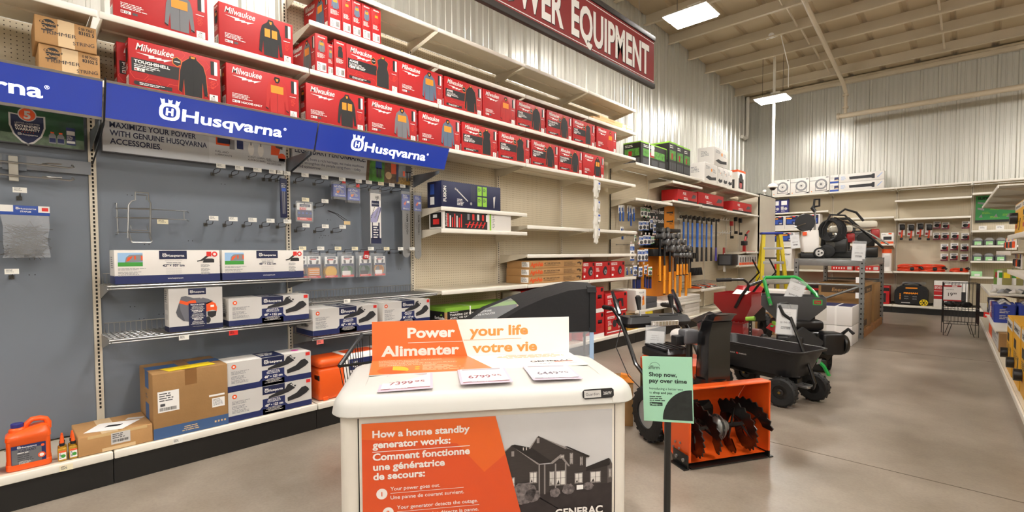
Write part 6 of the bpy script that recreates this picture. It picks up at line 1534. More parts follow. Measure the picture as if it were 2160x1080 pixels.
# top of the far left shelves
EQK = mat('black_carton', '1d1b19', .45)
def art_edger(g, w, d, h):
    def pic(F_, ww):
        g.on(F_); g.pr(0, h * .02, ww, h, EQK, 1); g.pr(0, h * .95, ww, h, LIME, 2)
        g.pr(ww * .08, h * .4, ww * .92, h * .72, mat('garden_print', '4f8a35', .5, noise=.5, nscale=22), 2); g.pr(ww * .3, h * .42, ww * .5, h * .62, REDM, 3); g.fine(ww * .1, h * .88, ww * .6, 2, h * .06, W, 2)
        for a in (.08, .4, .7): g.pr(ww * a, h * .08, ww * (a + .24), h * .32, DGRY, 2)
        g.pr(0, 0, ww, h * .02, TAN, 2)
    pic(F_front(), w); pic(F_left(d), d)
for k, (y, w_) in enumerate(((7.71, .27), (7.99, .27), (8.265, .27))):
    plain_box('edger_carton', w_, .42, .50 - .01 * k, EQK, (-3.70, y, 2.68 if k == 0 else 2.68), LW, 'tall black edger carton with green garden pictures, %s of three on top' % ORD[k], group='black edger cartons', art=art_edger)
plain_box('edger_carton', .86, .3, .36, EQK, (-3.72, 6.80, 2.68), LW, 'wide black and green edger carton strapped with white band, top shelf left end', 'box', art=lambda g, w, d, h: (art_edger(g, w, d, h), g.on(F_front()), g.pr(w * .3, 0, w * .33, h, W, 4), g.pr(w * .38, h * .5, w * .5, h * .95, LGRY, 4)))
def art_pw(g, w, d, h):
    g.on(F_front()); g.pp([(w * .08, h * .25), (w * .3, h * .38), (w * .55, h * .32), (w * .9, h * .38), (w * .9, h * .22), (w * .4, h * .15)], SPIKE, 2); g.pc(w * .55, h * .68, w * .05, HEAT, 2); g.fine(w * .1, h * .85, w * .4, 3, h * .06, GRYP, 2); g.fine(w * .65, h * .75, w * .25, 4, h * .05, GRYP, 2)
    g.on(F_left(d)); g.fine(d * .2, h * .8, d * .5, 5, h * .06, GRYP, 2)
for y, z, w_, h_, lb in ((9.20, 2.66, .62, .375, 'left one of the lower row'), (9.85, 2.66, .26, .37, 'second of the lower row'), (10.13, 2.66, .24, .37, 'third of the lower row'), (10.39, 2.66, .25, .37, 'last of the lower row'), (9.66, 3.037, .72, .36, 'stacked on top of the others')):
    plain_box('pressure_washer_carton', w_, .33, h_, WBOX, (-3.71, y, z), LW, 'white pressure washer carton on the top shelf, ' + lb, group='white pressure washer cartons', art=art_pw)
def art_vac(g, w, d, h):
    g.on(F_front()); g.pr(0, h * .9, w, h, ORG, 2); g.pr(w * .1, h * .12, w * .75, h * .6, SPIKE, 2); g.pc(w * .4, h * .62, w * .22, SPIKE, 3); g.pc(w * .38, h * .3, w * .16, REDM, 3); g.pr(w * .8, 0, w, h, LGRY, 1)
    g.on(F_left(d)); g.pr(0, h * .9, d, h, ORG, 2); g.pr(d * .1, h * .12, d * .8, h * .55, SPIKE, 2)
plain_box('vacuum_carton', .48, .33, .45, WBOX, (-3.72, 11.0, 2.66), LW, 'orange topped carton picturing a black tool on the far top shelf', 'box', art=art_vac)
def art_rt(g, w, d, h):
    g.on(F_front()); g.pt('FUEL', w * .25, h * .6, h * .22, W, 2, bold=.03, shear=.2); g.fine(w * .3, h * .4, w * .3, 2, h * .12, W, 2); g.pp([(w * .68, h * .4), (w * .78, h * .75), (w * .95, h * .7), (w * .9, h * .45)], DGRY, 2); g.pr(0, 0, w, h * .2, K, 2)
for y, w_, h_, z, lb in ((8.07, .8, .215, 2.215, 'first red power tool carton on the mid shelf, far left wall'), (8.93, 1.24, .25, 2.205, 'long red power tool carton on the mid shelf, far left wall'), (10.68, 1.2, .225, 2.195, 'last red power tool carton, before the end panel')):
    plain_box('power_tool_carton', w_, .3, h_, RED, (-3.71, y, z), LW, lb, 'box', art=art_rt)
# hand jack and small cartons
t = thing('hand_jack', 'red upright hand jack standing on the far left shelf', 'jack', (-3.76, 11.46, 1.351), LW)
g = G(); g.box(.06, -.06, 0, .7, .06, .015, REDM, .004); g.build('base', t)
g = G(); g.box(.1, -.03, .015, .17, .03, .2, REDM, .008); g.tube([(.13, 0, .18), (.2, 0, .3), (.3, 0, .42), (.42, 0, .47)], [.03, .025, .018, .02], REDM, n=8); g.build('arm', t)
g = G(); g.box(.05, -.05, .14, .2, .05, .24, BLKP, .01); g.cyl((.24, 0, .30), (.24, 0, .40), .03, BLKP, n=10); g.build('ratchet', t)
for k in range(7):
    plain_box('small_tool_carton', .15, .25, .215, LGRY, (-3.70, 11.10 + .163 * k, 1.055), LW, 'small grey and orange carton on the shelf under the jack, %s in line' % ORD[k], group='small orange footed cartons', art=lambda g, w, d, h: (g.on(F_front()), g.pr(0, 0, w, h * .25, ORG, 1), g.pr(w * .3, h * .3, w * .7, h * .8, DGRY, 1), g.on(F_left(d)), g.pr(d * .1, h * .1, d * .9, h * .9, GRYP, 1)))
plain_box('display_case', .34, .3, .24, K, (-3.72, 10.72, 1.055), LW, 'black open display carton beside the small grey cartons', 'box', art=lambda g, w, d, h: (g.on(F_left(d)), g.pr(d * .1, h * .1, d * .9, h * .9, DGRY, 1)))
# low shelves: boxes, flooring, wire bins
def art_pc(g, w, d, h):
    g.on(F_left(d))
    for v in (.75, .45, .12): g.pr(d * .1, h * v, d * .5, h * (v + .14), BLU, 1)
    g.on(F_front()); g.pt('POLAR', w * .3, h * .82, h * .09, NVK, 2, w=w * .5); g.pr(w * .1, h * .2, w * .45, h * .6, BLU, 1); g.pp([(w * .6, h * .2), (w * .85, h * .25), (w * .8, h * .7), (w * .65, h * .6)], HEAT, 1); g.pp([(w * .6, h * .5), (w * .7, h * .8), (w * .75, h * .5)], REDM, 2)
plain_box('heater_carton', .30, .42, .305, WBOX, (-3.66, 6.58, .47), LW, 'white and blue heater carton behind the snow blower handles', 'box', art=art_pc)
for k, z in enumerate((.47, .556)): plain_box('grey_carton', .36, .33, .082, DGRY, (-3.68, 6.92, z), LW, 'flat charcoal carton beside the heater carton, %s of two' % ('lower', 'upper')[k], 'box', 'flat charcoal cartons', art=lambda g, w, d, h: (g.on(F_left(d)), g.pr(d * .1, 0, d * .45, h, BLU, 1)))
plain_box('flat_box', .5, .3, .065, WBOX, (-3.66, 7.30, .47), LW, 'low white printed box on the lower far left shelf', 'box', art=lambda g, w, d, h: (g.on(F_front()), g.pt('PULSAR', w * .6, h * .3, h * .4, NVK, 2, w=w * .3), g.pr(w * .1, h * .2, w * .5, h * .8, DGRY, 1)))
TILE = mat('white_board_pack', 'dcd6cc', .6, noise=.05)
for k in range(2): plain_box('flooring_pack', 1.05, .38, .05, TILE, (-3.67, 7.9, .47 + .0515 * k), LW, 'long white flooring pack on the shelf, %s of two' % ('lower', 'upper')[k], 'box', 'white flooring packs')
for k in range(3): plain_box('flooring_pack', .62, .40, .072, TILE, (-3.67, 8.32, .2 + .0735 * k), LW, 'white flooring pack on the deck, %s from the floor' % ORD[k], 'box', 'white flooring packs')
for k, (y, w_, h_) in enumerate(((6.34, .3, .215), (6.66, .27, .235), (6.95, .15, .24))):
    plain_box('yellow_tool_carton', w_, .3, h_, (mat('amber_carton', 'b88a25', .5), WBOX, mat('yellow_carton', 'e5cf2f', .5))[k], (-3.66, y, .2), LW, ('amber', 'white and yellow', 'bright yellow')[k] + ' carton on the deck behind the snow blower panel', 'box', art=lambda g, w, d, h: (g.on(F_front()), g.pr(w * .75, 0, w, h, YEL, 1), g.pr(w * .15, h * .2, w * .6, h * .7, SPIKE, 1), g.pc(w * .35, h * .45, h * .15, W, 2)))
t = thing('wire_bin', 'divided wire bin tray of small tools on the low far left shelf', 'bin', (-3.70, 9.0, .651), LW)
g = G()
for k in range(9): x = k * .145; g.tube([(x, 0, .004), (x, 0, .09), (x, .38, .12), (x, .38, .004)], .004, STEEL, n=5, closed=True)
for y, z in ((0, .09), (0, .05), (.38, .12), (.38, .06), (0, .01), (.2, .01)): g.cyl((0, y, z), (1.16, y, z), .0035, STEEL, n=5)
g.build('wire_frame', t)
for k in range(6):
    g = G(); x = .04 + .145 * k
    g.box(x, .02, .005, x + .1, .25, .04, (ORK, W, DGRY, TAGR, W, GRYP)[k], .004); g.cyl((x + .05, .0, .03), (x + .05, .2, .06), .01, (BLKP, STEEL, ORK)[k % 3], n=6)
    o = g.build('hand_tool', None, (-3.70, 9.0, .655), LW); tag(o, 'small hand tool lying in the wire bin, %s compartment from the left' % ORD[k], 'hand tool', 'small tools in the wire bin')

# ---------------------------------------------------------------- black fabric cab behind the generator
t = thing('fabric_cab', 'black fabric machine cab with clear plastic windows behind the generator', 'cab', (-2.246, 3.342, 0), R(43.3))
FAB = mat('black_canvas', '1b1b1d', .75, bump=.25, bscale=25, noise=.15, nscale=6)
FILM = mat('clear_window_film', 'dfe3e6', .08, alpha=.16)
fr = [(-1.12, .33), (-1.02, .50), (-.84, .727), (-.658, .839), (-.45, .93), (-.222, 1.0), (.0, 1.022)]
bk = [(-1.42, .42), (-1.30, .64), (-1.05, .80), (-.78, .905), (-.52, .985), (-.2, 1.055), (.02, 1.045)]
g = G()
kz = lambda z: 1.35 - (1.35 - z) * .889
fr = [(x * .889, kz(z)) for x, z in fr]; bk = [(x * .889, kz(z)) for x, z in bk]
F1 = [(x, 0, z) for x, z in fr]; B1 = [(x, .42, z) for x, z in bk]
M1 = [((a[0] + b[0]) / 2, .21, (a[2] + b[2]) / 2 + .012) for a, b in zip(F1, B1)]
def skin(g, rows, mt, t_=.003):
    n = len(rows[0]); up = [p for r in rows for p in r]; dn = [(p[0], p[1], p[2] - t_) for p in up]; m_ = len(up); f = []
    for i in range(len(rows) - 1):
        for j in range(n - 1): a = i * n + j; f += [(a, a + 1, a + n + 1, a + n), (m_ + a + n, m_ + a + n + 1, m_ + a + 1, m_ + a)]
    g.add(up + dn, f, mt)
skin(g, [r[3:] for r in (F1, M1, B1)], FAB)
skin(g, [[F1[j] for j in (1, 2, 3)], [tuple(Vector(F1[j]).lerp(Vector(M1[j]), .35)) for j in (1, 2, 3)]], FAB); skin(g, [[tuple(Vector(B1[j]).lerp(Vector(M1[j]), .35)) for j in (0, 1, 2, 3)], [B1[j] for j in (0, 1, 2, 3)]], FAB)
g.prism([(x, z) for x, z in fr] + [(.0, .70), (-.40, .683), (-.55, .683)], frame((0, 0, 0), (1, 0, 0), (0, 0, 1)), .004, FAB)
g.prism([(0, .70), (.42, .70), (.42, 1.075), (0, 1.058)], frame((.002, 0, 0), (0, 1, 0), (0, 0, 1)), .004, FAB)
g.box(-.03, -.012, .70, .02, .006, 1.065, FAB); g.loft([[(-.05, -.02, 1.025), (.025, -.02, 1.025), (.03, .04, 1.04), (-.05, .04, 1.065)], [(-.05, -.01, 1.066), (.02, -.01, 1.066), (.02, .04, 1.075), (-.05, .04, 1.08)]], FAB); g.build('canvas', t)
g = G(); skin(g, [[tuple(Vector(F1[j]).lerp(Vector(M1[j]), .35)) for j in (1, 2, 3)], [tuple(Vector(B1[j]).lerp(Vector(M1[j]), .35)) for j in (1, 2, 3)]], FILM, .001); g.build('roof_window', t)
g = G(); g.prism([(-.8, .28), (-.03, .28), (-.03, .705), (-.55, .69), (-.84, .66)], frame((0, -.001, 0), (1, 0, 0), (0, 0, 1)), .001, mat('crinkled_clear_film', 'dfe4ea', .12, alpha=.25, bump=.6, bscale=45)); g.build('front_window', t)
g = G(); g.box(-.03, -.008, .15, .004, .0, .735, mat('pale_blue_trim', 'a9c8ea', .5)); g.build('edge_trim', t)
for x, y in ((-.012, .012), (-.012, .40), (-.98, .02), (-1.22, .40)):
    g = G(); g.cyl((x, y, 0), (x, y, .44 if x < -.9 else 1.03), .011, BLKM, n=8); g.build('leg', t)
# black wire basket cart behind the generator, left
t = thing('wire_basket', 'black wire shopping basket cart half hidden behind the generator corner', 'basket', (-2.80, 1.43, 0), R(46))
g = G()
bt_ = [(0, 0, .66), (.5, 0, .72), (.5, .36, .80), (.06, .3, .80)]
g.tube(bt_, .009, BLKM, n=8, closed=True); g.tube([(.05, .05, .28), (.45, .05, .28), (.45, .3, .28), (.08, .28, .28)], .006, BLKM, n=6, closed=True)
bb = [(.05, .05, .28), (.45, .05, .28), (.45, .3, .28), (.08, .28, .28)]
for i in range(4):
    for k in range(9):
        q = k / 9; g.cyl(Vector(bt_[i]).lerp(Vector(bt_[(i + 1) % 4]), q), Vector(bb[i]).lerp(Vector(bb[(i + 1) % 4]), q), .0028, BLKM, n=4, cap=False)
for q in (.35, .7): g.tube([Vector(a).lerp(Vector(b), q) for a, b in zip(bt_, bb)], .003, BLKM, n=4, closed=True)
g.build('wire_cage', t)
g = G(); g.tube([(0, 0, .66), (.04, .16, .75), (.06, .3, .80)], .014, BLKP, n=8); g.build('corner_grip', t)
for x, y in ((.07, .07), (.43, .07), (.43, .28), (.09, .27)):
    g = G(); g.cyl((x, y, .0), (x, y, .29), .008, BLKM, n=6); g.build('leg', t)
# ================================================================ hanging department sign, dome camera
t = thing('hanging_sign', 'long red hanging department sign with white capitals', 'sign', (-2.78, 2.55, 3.27), LW)
MAR = mat('sign_maroon', '8c2a2c', .5); BRN = mat('sign_dark_frame', '35302d', .5)
Ls, Hs = 2.84, .60
g = G(); g.box(0, .006, .03, Ls, .02, Hs - .03, MAR); g.on(frame((0, .006, 0), (1, 0, 0), (0, 0, 1)))
g.pr(0, .075, Ls, .083, W, 1); g.pr(0, Hs - .083, Ls, Hs - .075, W, 1)
for dx, dz, mt, ly in ((.007, -.007, K, 2), (0, 0, W, 4)): g.pt('POWER', .12 + dx, .135 + dz, .33, mt, ly, bold=.03, w=.98); g.pt('EQUIPMENT', 1.22 + dx, .135 + dz, .33, mt, ly, bold=.03, w=1.50)
g.build('panel', t)
for z in (0, Hs - .055):
    g = G(); g.box(-.01, -.008, z, Ls + .01, .034, z + .055, BRN, .004); g.build('frame_bar', t)
for x in (.35, 2.5):
    g = G(); y_ = 2.55 + x; g.cyl((x, .013, Hs), (x, .013, roof_z(y_) + .2 - 3.27), .0022, STEEL, n=5); g.build('hanger', t)
t = thing('dome_camera', 'white dome security camera on a long white drop pole', 'camera', (-3.28, 11.9, 0), 0)
zr = roof_z(11.9)
g = G(); g.cyl((0, 0, 2.84), (0, 0, zr + .205), .027, PVC, n=14); g.build('pole', t)
g = G(); g.lathe([(.03, 2.86), (.085, 2.83), (.1, 2.80), (.098, 2.765), (.08, 2.76)], PVC, 22); g.build('housing', t)
g = G(); g.ell((0, 0, 2.765), (.068, .068, .065), mat('smoked_dome', '141416', .1, coat=.6)); g.build('dome', t)
g = G(); g.tube([(-3.05, 10.5, roof_z(10.5) - .01), (-2.9, 10.5, roof_z(10.5) - .01), (-2.8, 10.52, roof_z(10.5) + .02), (-2.75, 10.9, 5.0), (-2.85, 11.3, 4.72)], .008, W, n=6); g.lathe([(.05, -.03), (.05, .03)], W, 14, (-2.95, 10.48, roof_z(10.5) + .03), 'Y')
tag(g.build('lamp_flex'), 'white flex and junction box feeding the far high-bay lamp', 'cable')
# small white camera on the end panel
g = G(); g.box(-.03, -.03, 0, .03, .03, .02, W, .004); g.cyl((0, 0, .02), (0, 0, .07), .014, W, n=10); g.box(-.03, -.07, .065, .03, .05, .125, W, .01)
tag(g.build('wall_camera', None, (-3.70, 12.75, 2.701), R(30)), 'small white box camera perched on the corner end panel', 'camera')

# ================================================================ back wall goods
def art_fan(g, w, d, h):
    g.on(F_front())
    for k in range(3): g.pc(w * .58, h * .52, h * (.33 - .1 * k), (GRYP, WBOX, LGRY)[k], 2 + k, 26)
    for k in range(12): a = 2 * PI * k / 12; g.pp([(w * .58, h * .52), (w * .58 + h * .31 * math.cos(a), h * .52 + h * .31 * math.sin(a)), (w * .58 + h * .31 * math.cos(a + .05), h * .52 + h * .31 * math.sin(a + .05))], GRYP, 6)
    g.pc(w * .58, h * .52, h * .05, DGRY, 7); g.pp([(w * .28, h * .12), (w * .3, h * .12), (w * .32, h * .42), (w * .3, h * .45)], DGRY, 6); g.pr(w * .28, h * .12, w * .86, h * .15, DGRY, 6); g.pr(w * .85, h * .12, w * .87, h * .5, DGRY, 6)
    g.pr(0, h * .74, w * .5, h * .77, GRYP, 2); g.fine(w * .05, h * .9, w * .3, 1, h * .05, LGRY, 2); g.pc(w * .1, h * .09, h * .03, HEAT, 2); g.pr(w * .82, h * .9, w * .95, h * .94, DGRY, 2); g.pp([(w * .72, h * .04), (w * .98, h * .12), (w * .98, h * .02)], SPIKE, 7)
for k, x in enumerate((-3.75, -3.337, -2.922)): plain_box('fan_carton', .405, .3, .385, WBOX, (x, 13.57, 2.75), 0, 'white fan carton on the back wall top shelf, %s from the left' % ORD[k], group='white fan cartons', art=art_fan)
for k in range(2): plain_box('small_fan_carton', .17, .25, .19, WBOX, (-2.505, 13.57, 2.75 + .1935 * k), 0, 'small white and blue carton between the fans and tower heaters, %s one' % ('lower', 'upper')[k], 'box', 'small white and blue cartons', art=lambda g, w, d, h: (g.on(F_front()), g.pr(0, 0, w, h * .22, BLU, 1), g.pr(w * .5, h * .35, w, h * .7, NAVY, 1), g.pc(w * .25, h * .65, h * .18, LGRY, 1), g.pp([(w * .4, h * .3), (w * .9, h * .45), (w * .9, h * .3)], TAN, 2)))
def art_tow(g, w, d, h):
    g.on(F_front()); g.pp([(w * .24, h * .3), (w * .23, h * .62), (w * .72, h * .66), (w * .76, h * .78), (w * .80, h * .76), (w * .80, h * .22), (w * .76, h * .2), (w * .72, h * .3)], SPIKE, 2); g.pp([(w * .84, h * .3), (w * .95, h * .8), (w * .97, h * .8), (w * .87, h * .3)], mat('pale_blue_print', '9db9e4', .5), 2); g.fine(w * .04, h * .7, w * .14, 4, h * .12, mat('pale_blue_print', '9db9e4', .5), 2)
for k in range(2): plain_box('tower_heater_carton', .84, .22, .19, WBOX, (-2.325, 13.57, 2.75 + .1935 * k), 0, 'long white carton picturing a black tower heater, %s of two' % ('lower', 'upper')[k], group='white tower heater cartons', art=art_tow)
CLK = mat('indigo_carton', '30307a', .45)
for k, x in enumerate((-3.745, -3.562)):
    plain_box('weather_clock_pack', .175, .12, .34, CLK, (x, 13.58, 2.32), 0, 'indigo carded clock pack under the fan cartons, %s of two' % ('left', 'right')[k], 'box', 'indigo clock packs', art=lambda g, w, d, h: (g.on(F_front()), g.pr(w * .12, h * .55, w * .85, h * .85, W, 1), g.pc(w * .7, h * .28, w * .2, LGRY, 1), g.pr(w * .08, h * .2, w * .45, h * .45, LGRY, 1), g.pr(0, h * .9, w, h, K, 1), g.fine(w * .1, h * .14, w * .7, 2, h * .04, W, 1)))
def art_winch(g, w, d, h):
    g.on(F_front()); g.pr(w * .08, h * .32, w * .92, h * .95, NVK, 1); g.pr(w * .15, h * .4, w * .85, h * .72, BLU, 2); g.pr(w * .12, h * .76, w * .5, h * .84, HEAT, 2); g.pc(w * .6, h * .5, h * .1, NAVY, 3); g.pr(w * .6, h * .4, w * .8, h * .48, LGRY, 4); g.pr(w * .55, h * .88, w * .75, h * .95, TAGR, 2); g.fine(w * .12, h * .93, w * .35, 1, h * .06, W, 2)
for x, z, w_, h_, lb in ((-3.745, 1.9, .28, .335, 'left one'), (-3.46, 1.9, .32, .335, 'second'), (-3.05, 1.9, .35, .345, 'third one'), (-3.545, 1.49, .31, .335, 'lower, behind the stepladder'), (-3.745, 1.49, .19, .33, 'lower, far left')):
    plain_box('winch_carton', w_, .3, h_, WBOX, (x, 13.58, z), 0, 'white and navy winch carton on the back wall, ' + lb, group='white and navy winch cartons', art=art_winch)
plain_box('lamp_carton', .45, .35, .52, WBOX, (-3.74, 13.58, .905), 0, 'white battery maker carton on the back wall behind the stepladder', 'box', art=lambda g, w, d, h: (g.on(F_front()), g.pt('Energizer', w * .2, h * .68, h * .1, K, 2, w=w * .75, shear=.15, bold=.02), g.pc(w * .6, h * .3, w * .25, LGRY, 1), g.pr(0, 0, w * .3, h * .3, TAGR, 1)))
plain_box('headlamp_carton', .225, .2, .24, WBOX, (-1.52, 13.58, 1.515), 0, 'small orange and white carton on the back wall, right of the pressure washers', 'box', art=lambda g, w, d, h: (g.on(F_front()), g.pr(0, 0, w, h * .2, ORG, 1), g.pr(w * .2, h * .35, w * .85, h * .65, SPIKE, 1), g.pr(w * .6, h * .85, w * .85, h * .97, ORG, 1), g.fine(w * .1, h * .9, w * .4, 2, h * .08, GRYP, 1)))
g = G(); g.cyl((0, 0, 0), (0, 0, .44), .085, W, n=18); g.cyl((0, 0, .40), (0, 0, .49), .087, ORG, n=18); g.box(-.03, -.089, .1, .06, -.08, .35, LGRY, .004)
tag(g.build('canister', None, (-1.42, 13.72, .9065), 0), 'white canister with an orange lid on the back wall shelf', 'canister')
RTR = mat('red_tray', 'c3271f', .45)
for k, (x, w_) in enumerate(((-2.45, .42), (-1.98, .45))): plain_box('red_tray', w_, .3, .11, RTR, (x, 13.6, .905), 0, 'red tool tray on the back wall shelf seen over the steel rack, %s' % ('left', 'right')[k], 'tray', 'red tool trays', art=lambda g, w, d, h: (g.on(F_front()), [g.pr(w * (.1 + .12 * q), h * .3, w * (.15 + .12 * q), h * .65, W, 1) for q in range(5)], g.pr(w * .75, h * .2, w * .95, h * .8, LGRY, 1)))
for k, (x, w_) in enumerate(((-3.2, .62), (-2.5, .5), (-1.9, .55))): plain_box('charger_carton', w_, .35, .40, (RED, REDD, RED)[k], (x, 13.6, .175), 0, 'red charger carton on the back deck behind the steel rack, %s' % ('left', 'middle', 'right')[k], 'box', 'red charger cartons', art=lambda g, w, d, h: (g.on(F_front()), g.pr(0, h * .72, w, h * .9, K, 1), g.fine(w * .1, h * .85, w * .6, 1, h * .1, W, 2), g.pr(w * .1, h * .1, w * .9, h * .6, SPIKE, 1)))
# hanging cord packs
CORDO = mat('orange_cord', 'e2441c', .45)
for k, (x, z) in enumerate(((-1.25, 1.60), (-1.09, 1.58), (-.935, 1.60), (-.79, 1.58))):
    t = thing('plug_adapter_pack', 'hanging orange cord adapter with a black plug, %s from the left' % ORD[k], 'cord pack', (x, 13.93, z), 0, 'hanging cord adapters')
    g = G(); g.box(.0, 0, .10, .12, .006, .37, W); g.on(frame((0, 0, 0), (1, 0, 0), (0, 0, 1))); g.pr(.01, .12, .05, .17, REDD, 1); g.pr(.02, .32, .1, .35, GRYP, 1); g.build('card', t)
    g = G(); g.box(.03, -.06, .22, .12, -.005, .34, BLKP, .015); g.build('plug', t)
    g = G(); g.tube([(.075, -.03, .23), (.07, -.03, .12), (.06, -.03, .05)], .014, CORDO, n=8); g.box(.035, -.05, -.0, .09, -.01, .05, BLKP, .01); g.build('cord_end', t)
_cp = None
for r_, row in enumerate((((-.654, 1.828), (-.517, 1.809), (-.202, 1.813)), ((-.656, 1.588), (-.52, 1.588), (-.367, 1.588), (-.205, 1.57)), ((-.525, 1.346), (-.368, 1.361), (-.21, 1.345)), ((-.523, 1.137), (-.37, 1.15), (-.21, 1.13)))):
    for k, (x, z) in enumerate(row):
        lb = 'small carded black plug pack on the back wall, row %s, %s along' % (ORD[r_], ORD[k])
        if _cp: dup(_cp, (x, 13.93, z), 0, lb); continue
        t = thing('plug_pack', lb, 'cord pack', (x, 13.93, z), 0, 'carded black plugs'); _cp = t
        g = G(); g.box(0, 0, 0, .12, .006, .155, W); g.on(F_front()); g.pr(.0, .0, .12, .03, mat('plum_card', '6e2a3a', .5), 1); g.pr(.02, .115, .1, .14, GRYP, 1); g.pr(.085, .03, .12, .1, REDD, 1); g.build('card', t)
        g = G(); g.ell((.06, -.02, .07), (.042, .025, .035), BLKP); g.build('plug', t)
# cord coils
def coil(x, w, n, label):
    t = thing('extension_cord', label, 'cord', (x, 13.72, .9135), 0, 'orange extension cord coils')
    g = G(); rd = random.Random(n)
    for k in range(n):
        q = k / n; a_, b_ = w * (.5 - .05 * (k % 3)), .11 + .01 * (k % 2)
        g.tube([(a_ * math.cos(a) + rd.uniform(-.008, .008), b_ * math.sin(a), .013 + .024 * (k // 2) + .012 * math.sin(2 * a + k)) for a in [2 * PI * i / 22 for i in range(22)]], .012, CORDO, n=7, closed=True)
    g.build('coil', t)
    g = G(); g.box(w * .05, -.15, .02, w * .22, -.10, .09, BLKP, .015); g.tube([(w * .4, -.06, .07), (w * .5, -.1, .09), (w * .58, -.1, .05)], .022, BLKP, n=8); g.build('plugs', t)
coil(-1.02, .40, 11, 'large orange extension cord coil, left on the back wall shelf')
coil(-.65, .42, 11, 'large orange extension cord coil, middle of the back wall shelf')
coil(-.22, .27, 5, 'small orange extension cord coil, right on the back wall shelf')
# inverter generator and cartons on the back deck
t = thing('inverter_generator', 'black inverter generator with a yellow wheel on the back deck', 'generator', (-1.29, 13.62, .1765), 0)
g = G(); g.loft([[(.03 + .56 * u, y, .02 + .40 * v) for u, v in ((.05, 0), (.95, 0), (1.0, .12), (1.0, .75), (.92, .92), (.8, 1.0), (.2, 1.0), (.08, .9), (0, .7), (0, .12))] for y in (0, .33)], BLKP)
g.on(frame((0, -.001, 0), (1, 0, 0), (0, 0, 1))); g.pt('FIRMAN', .19, .245, .035, HEAT, 2, bold=.05, w=.24); g.pr(.22, .36, .42, .385, HEAT, 1)
for k in range(4): g.pc(.13, .13 + .035 * k, .012, HEAT, 1)
for k in range(2):
    for j in range(2): g.fine(.2 + .14 * k, .2 - .05 * j, .1, 2, .014, GRYP, 1)
g.pr(.15, .045, .3, .06, LGRY, 1); g.build('body', t)
g = G(); g.cyl((.53, -.03, .07), (.53, -.005, .07), .07, YEL, n=24); g.cyl((.53, -.034, .07), (.53, -.029, .07), .02, BLKP, n=12)
for k in range(6): a = PI / 3 * k; g.cyl((.53 + .045 * math.cos(a), -.0325, .07 + .045 * math.sin(a)), (.53 + .045 * math.cos(a), -.0295, .07 + .045 * math.sin(a)), .012, BLKP, n=8)
g.build('wheel', t)
g = G(); g.tube([(.15, .16, .42), (.2, .16, .47), (.42, .16, .47), (.47, .16, .42)], .02, BLKP, n=8); g.build('carry_handle', t)
g = G(); g.loft([[(.2 + .3 * q + .05 * math.cos(a), .16 + .1 * math.cos(a), .47 + .035 * math.sin(a) + .01 * math.sin(9 * q)) for a in [2 * PI * i / 10 for i in range(10)]] for q in (0, .25, .5, .75, 1)], mat('crinkled_clear_film', 'dfe4ea', .12, alpha=.25, bump=.6, bscale=45)); g.build('plastic_bag', t)
plain_box('generator_carton', .52, .3, .55, WBOX, (-.60, 13.60, .175), 0, 'white and red generator carton behind the wire bin', 'box', art=lambda g, w, d, h: (g.on(F_front()), g.pr(0, h * .62, w * .4, h * .82, REDD, 1), g.pr(0, h * .45, w * .4, h * .6, RED, 1), g.pr(0, h * .3, w * .4, h * .42, REDD, 1), g.pr(w * .45, h * .1, w * .95, h * .6, SPIKE, 1), g.fine(w * .02, h * .78, w * .3, 3, h * .04, W, 2), g.pt('generator', w * .5, h * .86, h * .06, DGRY, 2, w=w * .3)))
# green poster and parts trays
g = G(); g.box(0, 0, 0, .92, .015, .545, mat('poster_green', '2f8f47', .5)); g.on(F_front()); g.pr(0, 0, .92, .05, K, 1); g.pt('SLIDING DOOR', .03, .47, .05, K, 2, bold=.05, w=.5)
for x, y in ((.03, .38), (.03, .26), (.36, .28)): g.pp([(x, y + .05), (x + .1, y + .02), (x + .1, y - .02), (x, y + .01)], GRYP, 2)
for x, y in ((.1, .21), (.22, .29), (.22, .12), (.4, .16)): g.fine(x, y, .15, 3, .016, LIME, 2)
for x in (.05, .27, .45): g.pp([(x, .1), (x + .04, .17), (x + .06, .1)], GRYP, 2)
tag(g.build('poster', None, (.0, 14.01, 1.935), 0), 'green sliding door parts poster on the back wall at right', 'sign')
for k, x in enumerate((.055, .30)):
    g = G(); g.box(0, 0, 0, .115, .003, .08, W); g.on(F_front()); g.fine(.02, .06, .07, 2, .018, GRYP, 1); tag(g.build('price_card', None, (x, 13.575, 1.768), 0), 'white price card on the shelf below the green poster, %s' % ('left', 'right')[k], 'price tag', 'white cards below the green poster')
for z, n_ in ((1.458, 'upper row'), (1.148, 'lower row')):
    for k in range(3):
        t = thing('parts_tray', 'grey parts tray with green label and clear bags, %s, %s' % (n_, ORD[k]), 'tray', (-.03 + .165 * k, 13.58, z + .002), 0, 'grey parts trays')
        g = G(); g.box(0, 0, 0, .158, .006, .09, DGRY); g.box(0, .3, 0, .158, .306, .11, DGRY); g.box(0, 0, 0, .004, .3, .09, DGRY); g.box(.154, 0, 0, .158, .3, .09, DGRY); g.box(0, 0, 0, .158, .3, .004, DGRY); g.on(F_front()); g.pr(.03, .01, .13, .08, mat('mint_card', 'a6dfa0', .5), 1); g.pr(.07, .015, .125, .035, W, 2); g.build('tray', t)
        g = G(); g.ell((.08, .12, .10), (.07, .09, .06), mat('crinkled_clear_film', 'dfe4ea', .12, alpha=.25, bump=.6, bscale=45)); g.build('parts_bag', t)
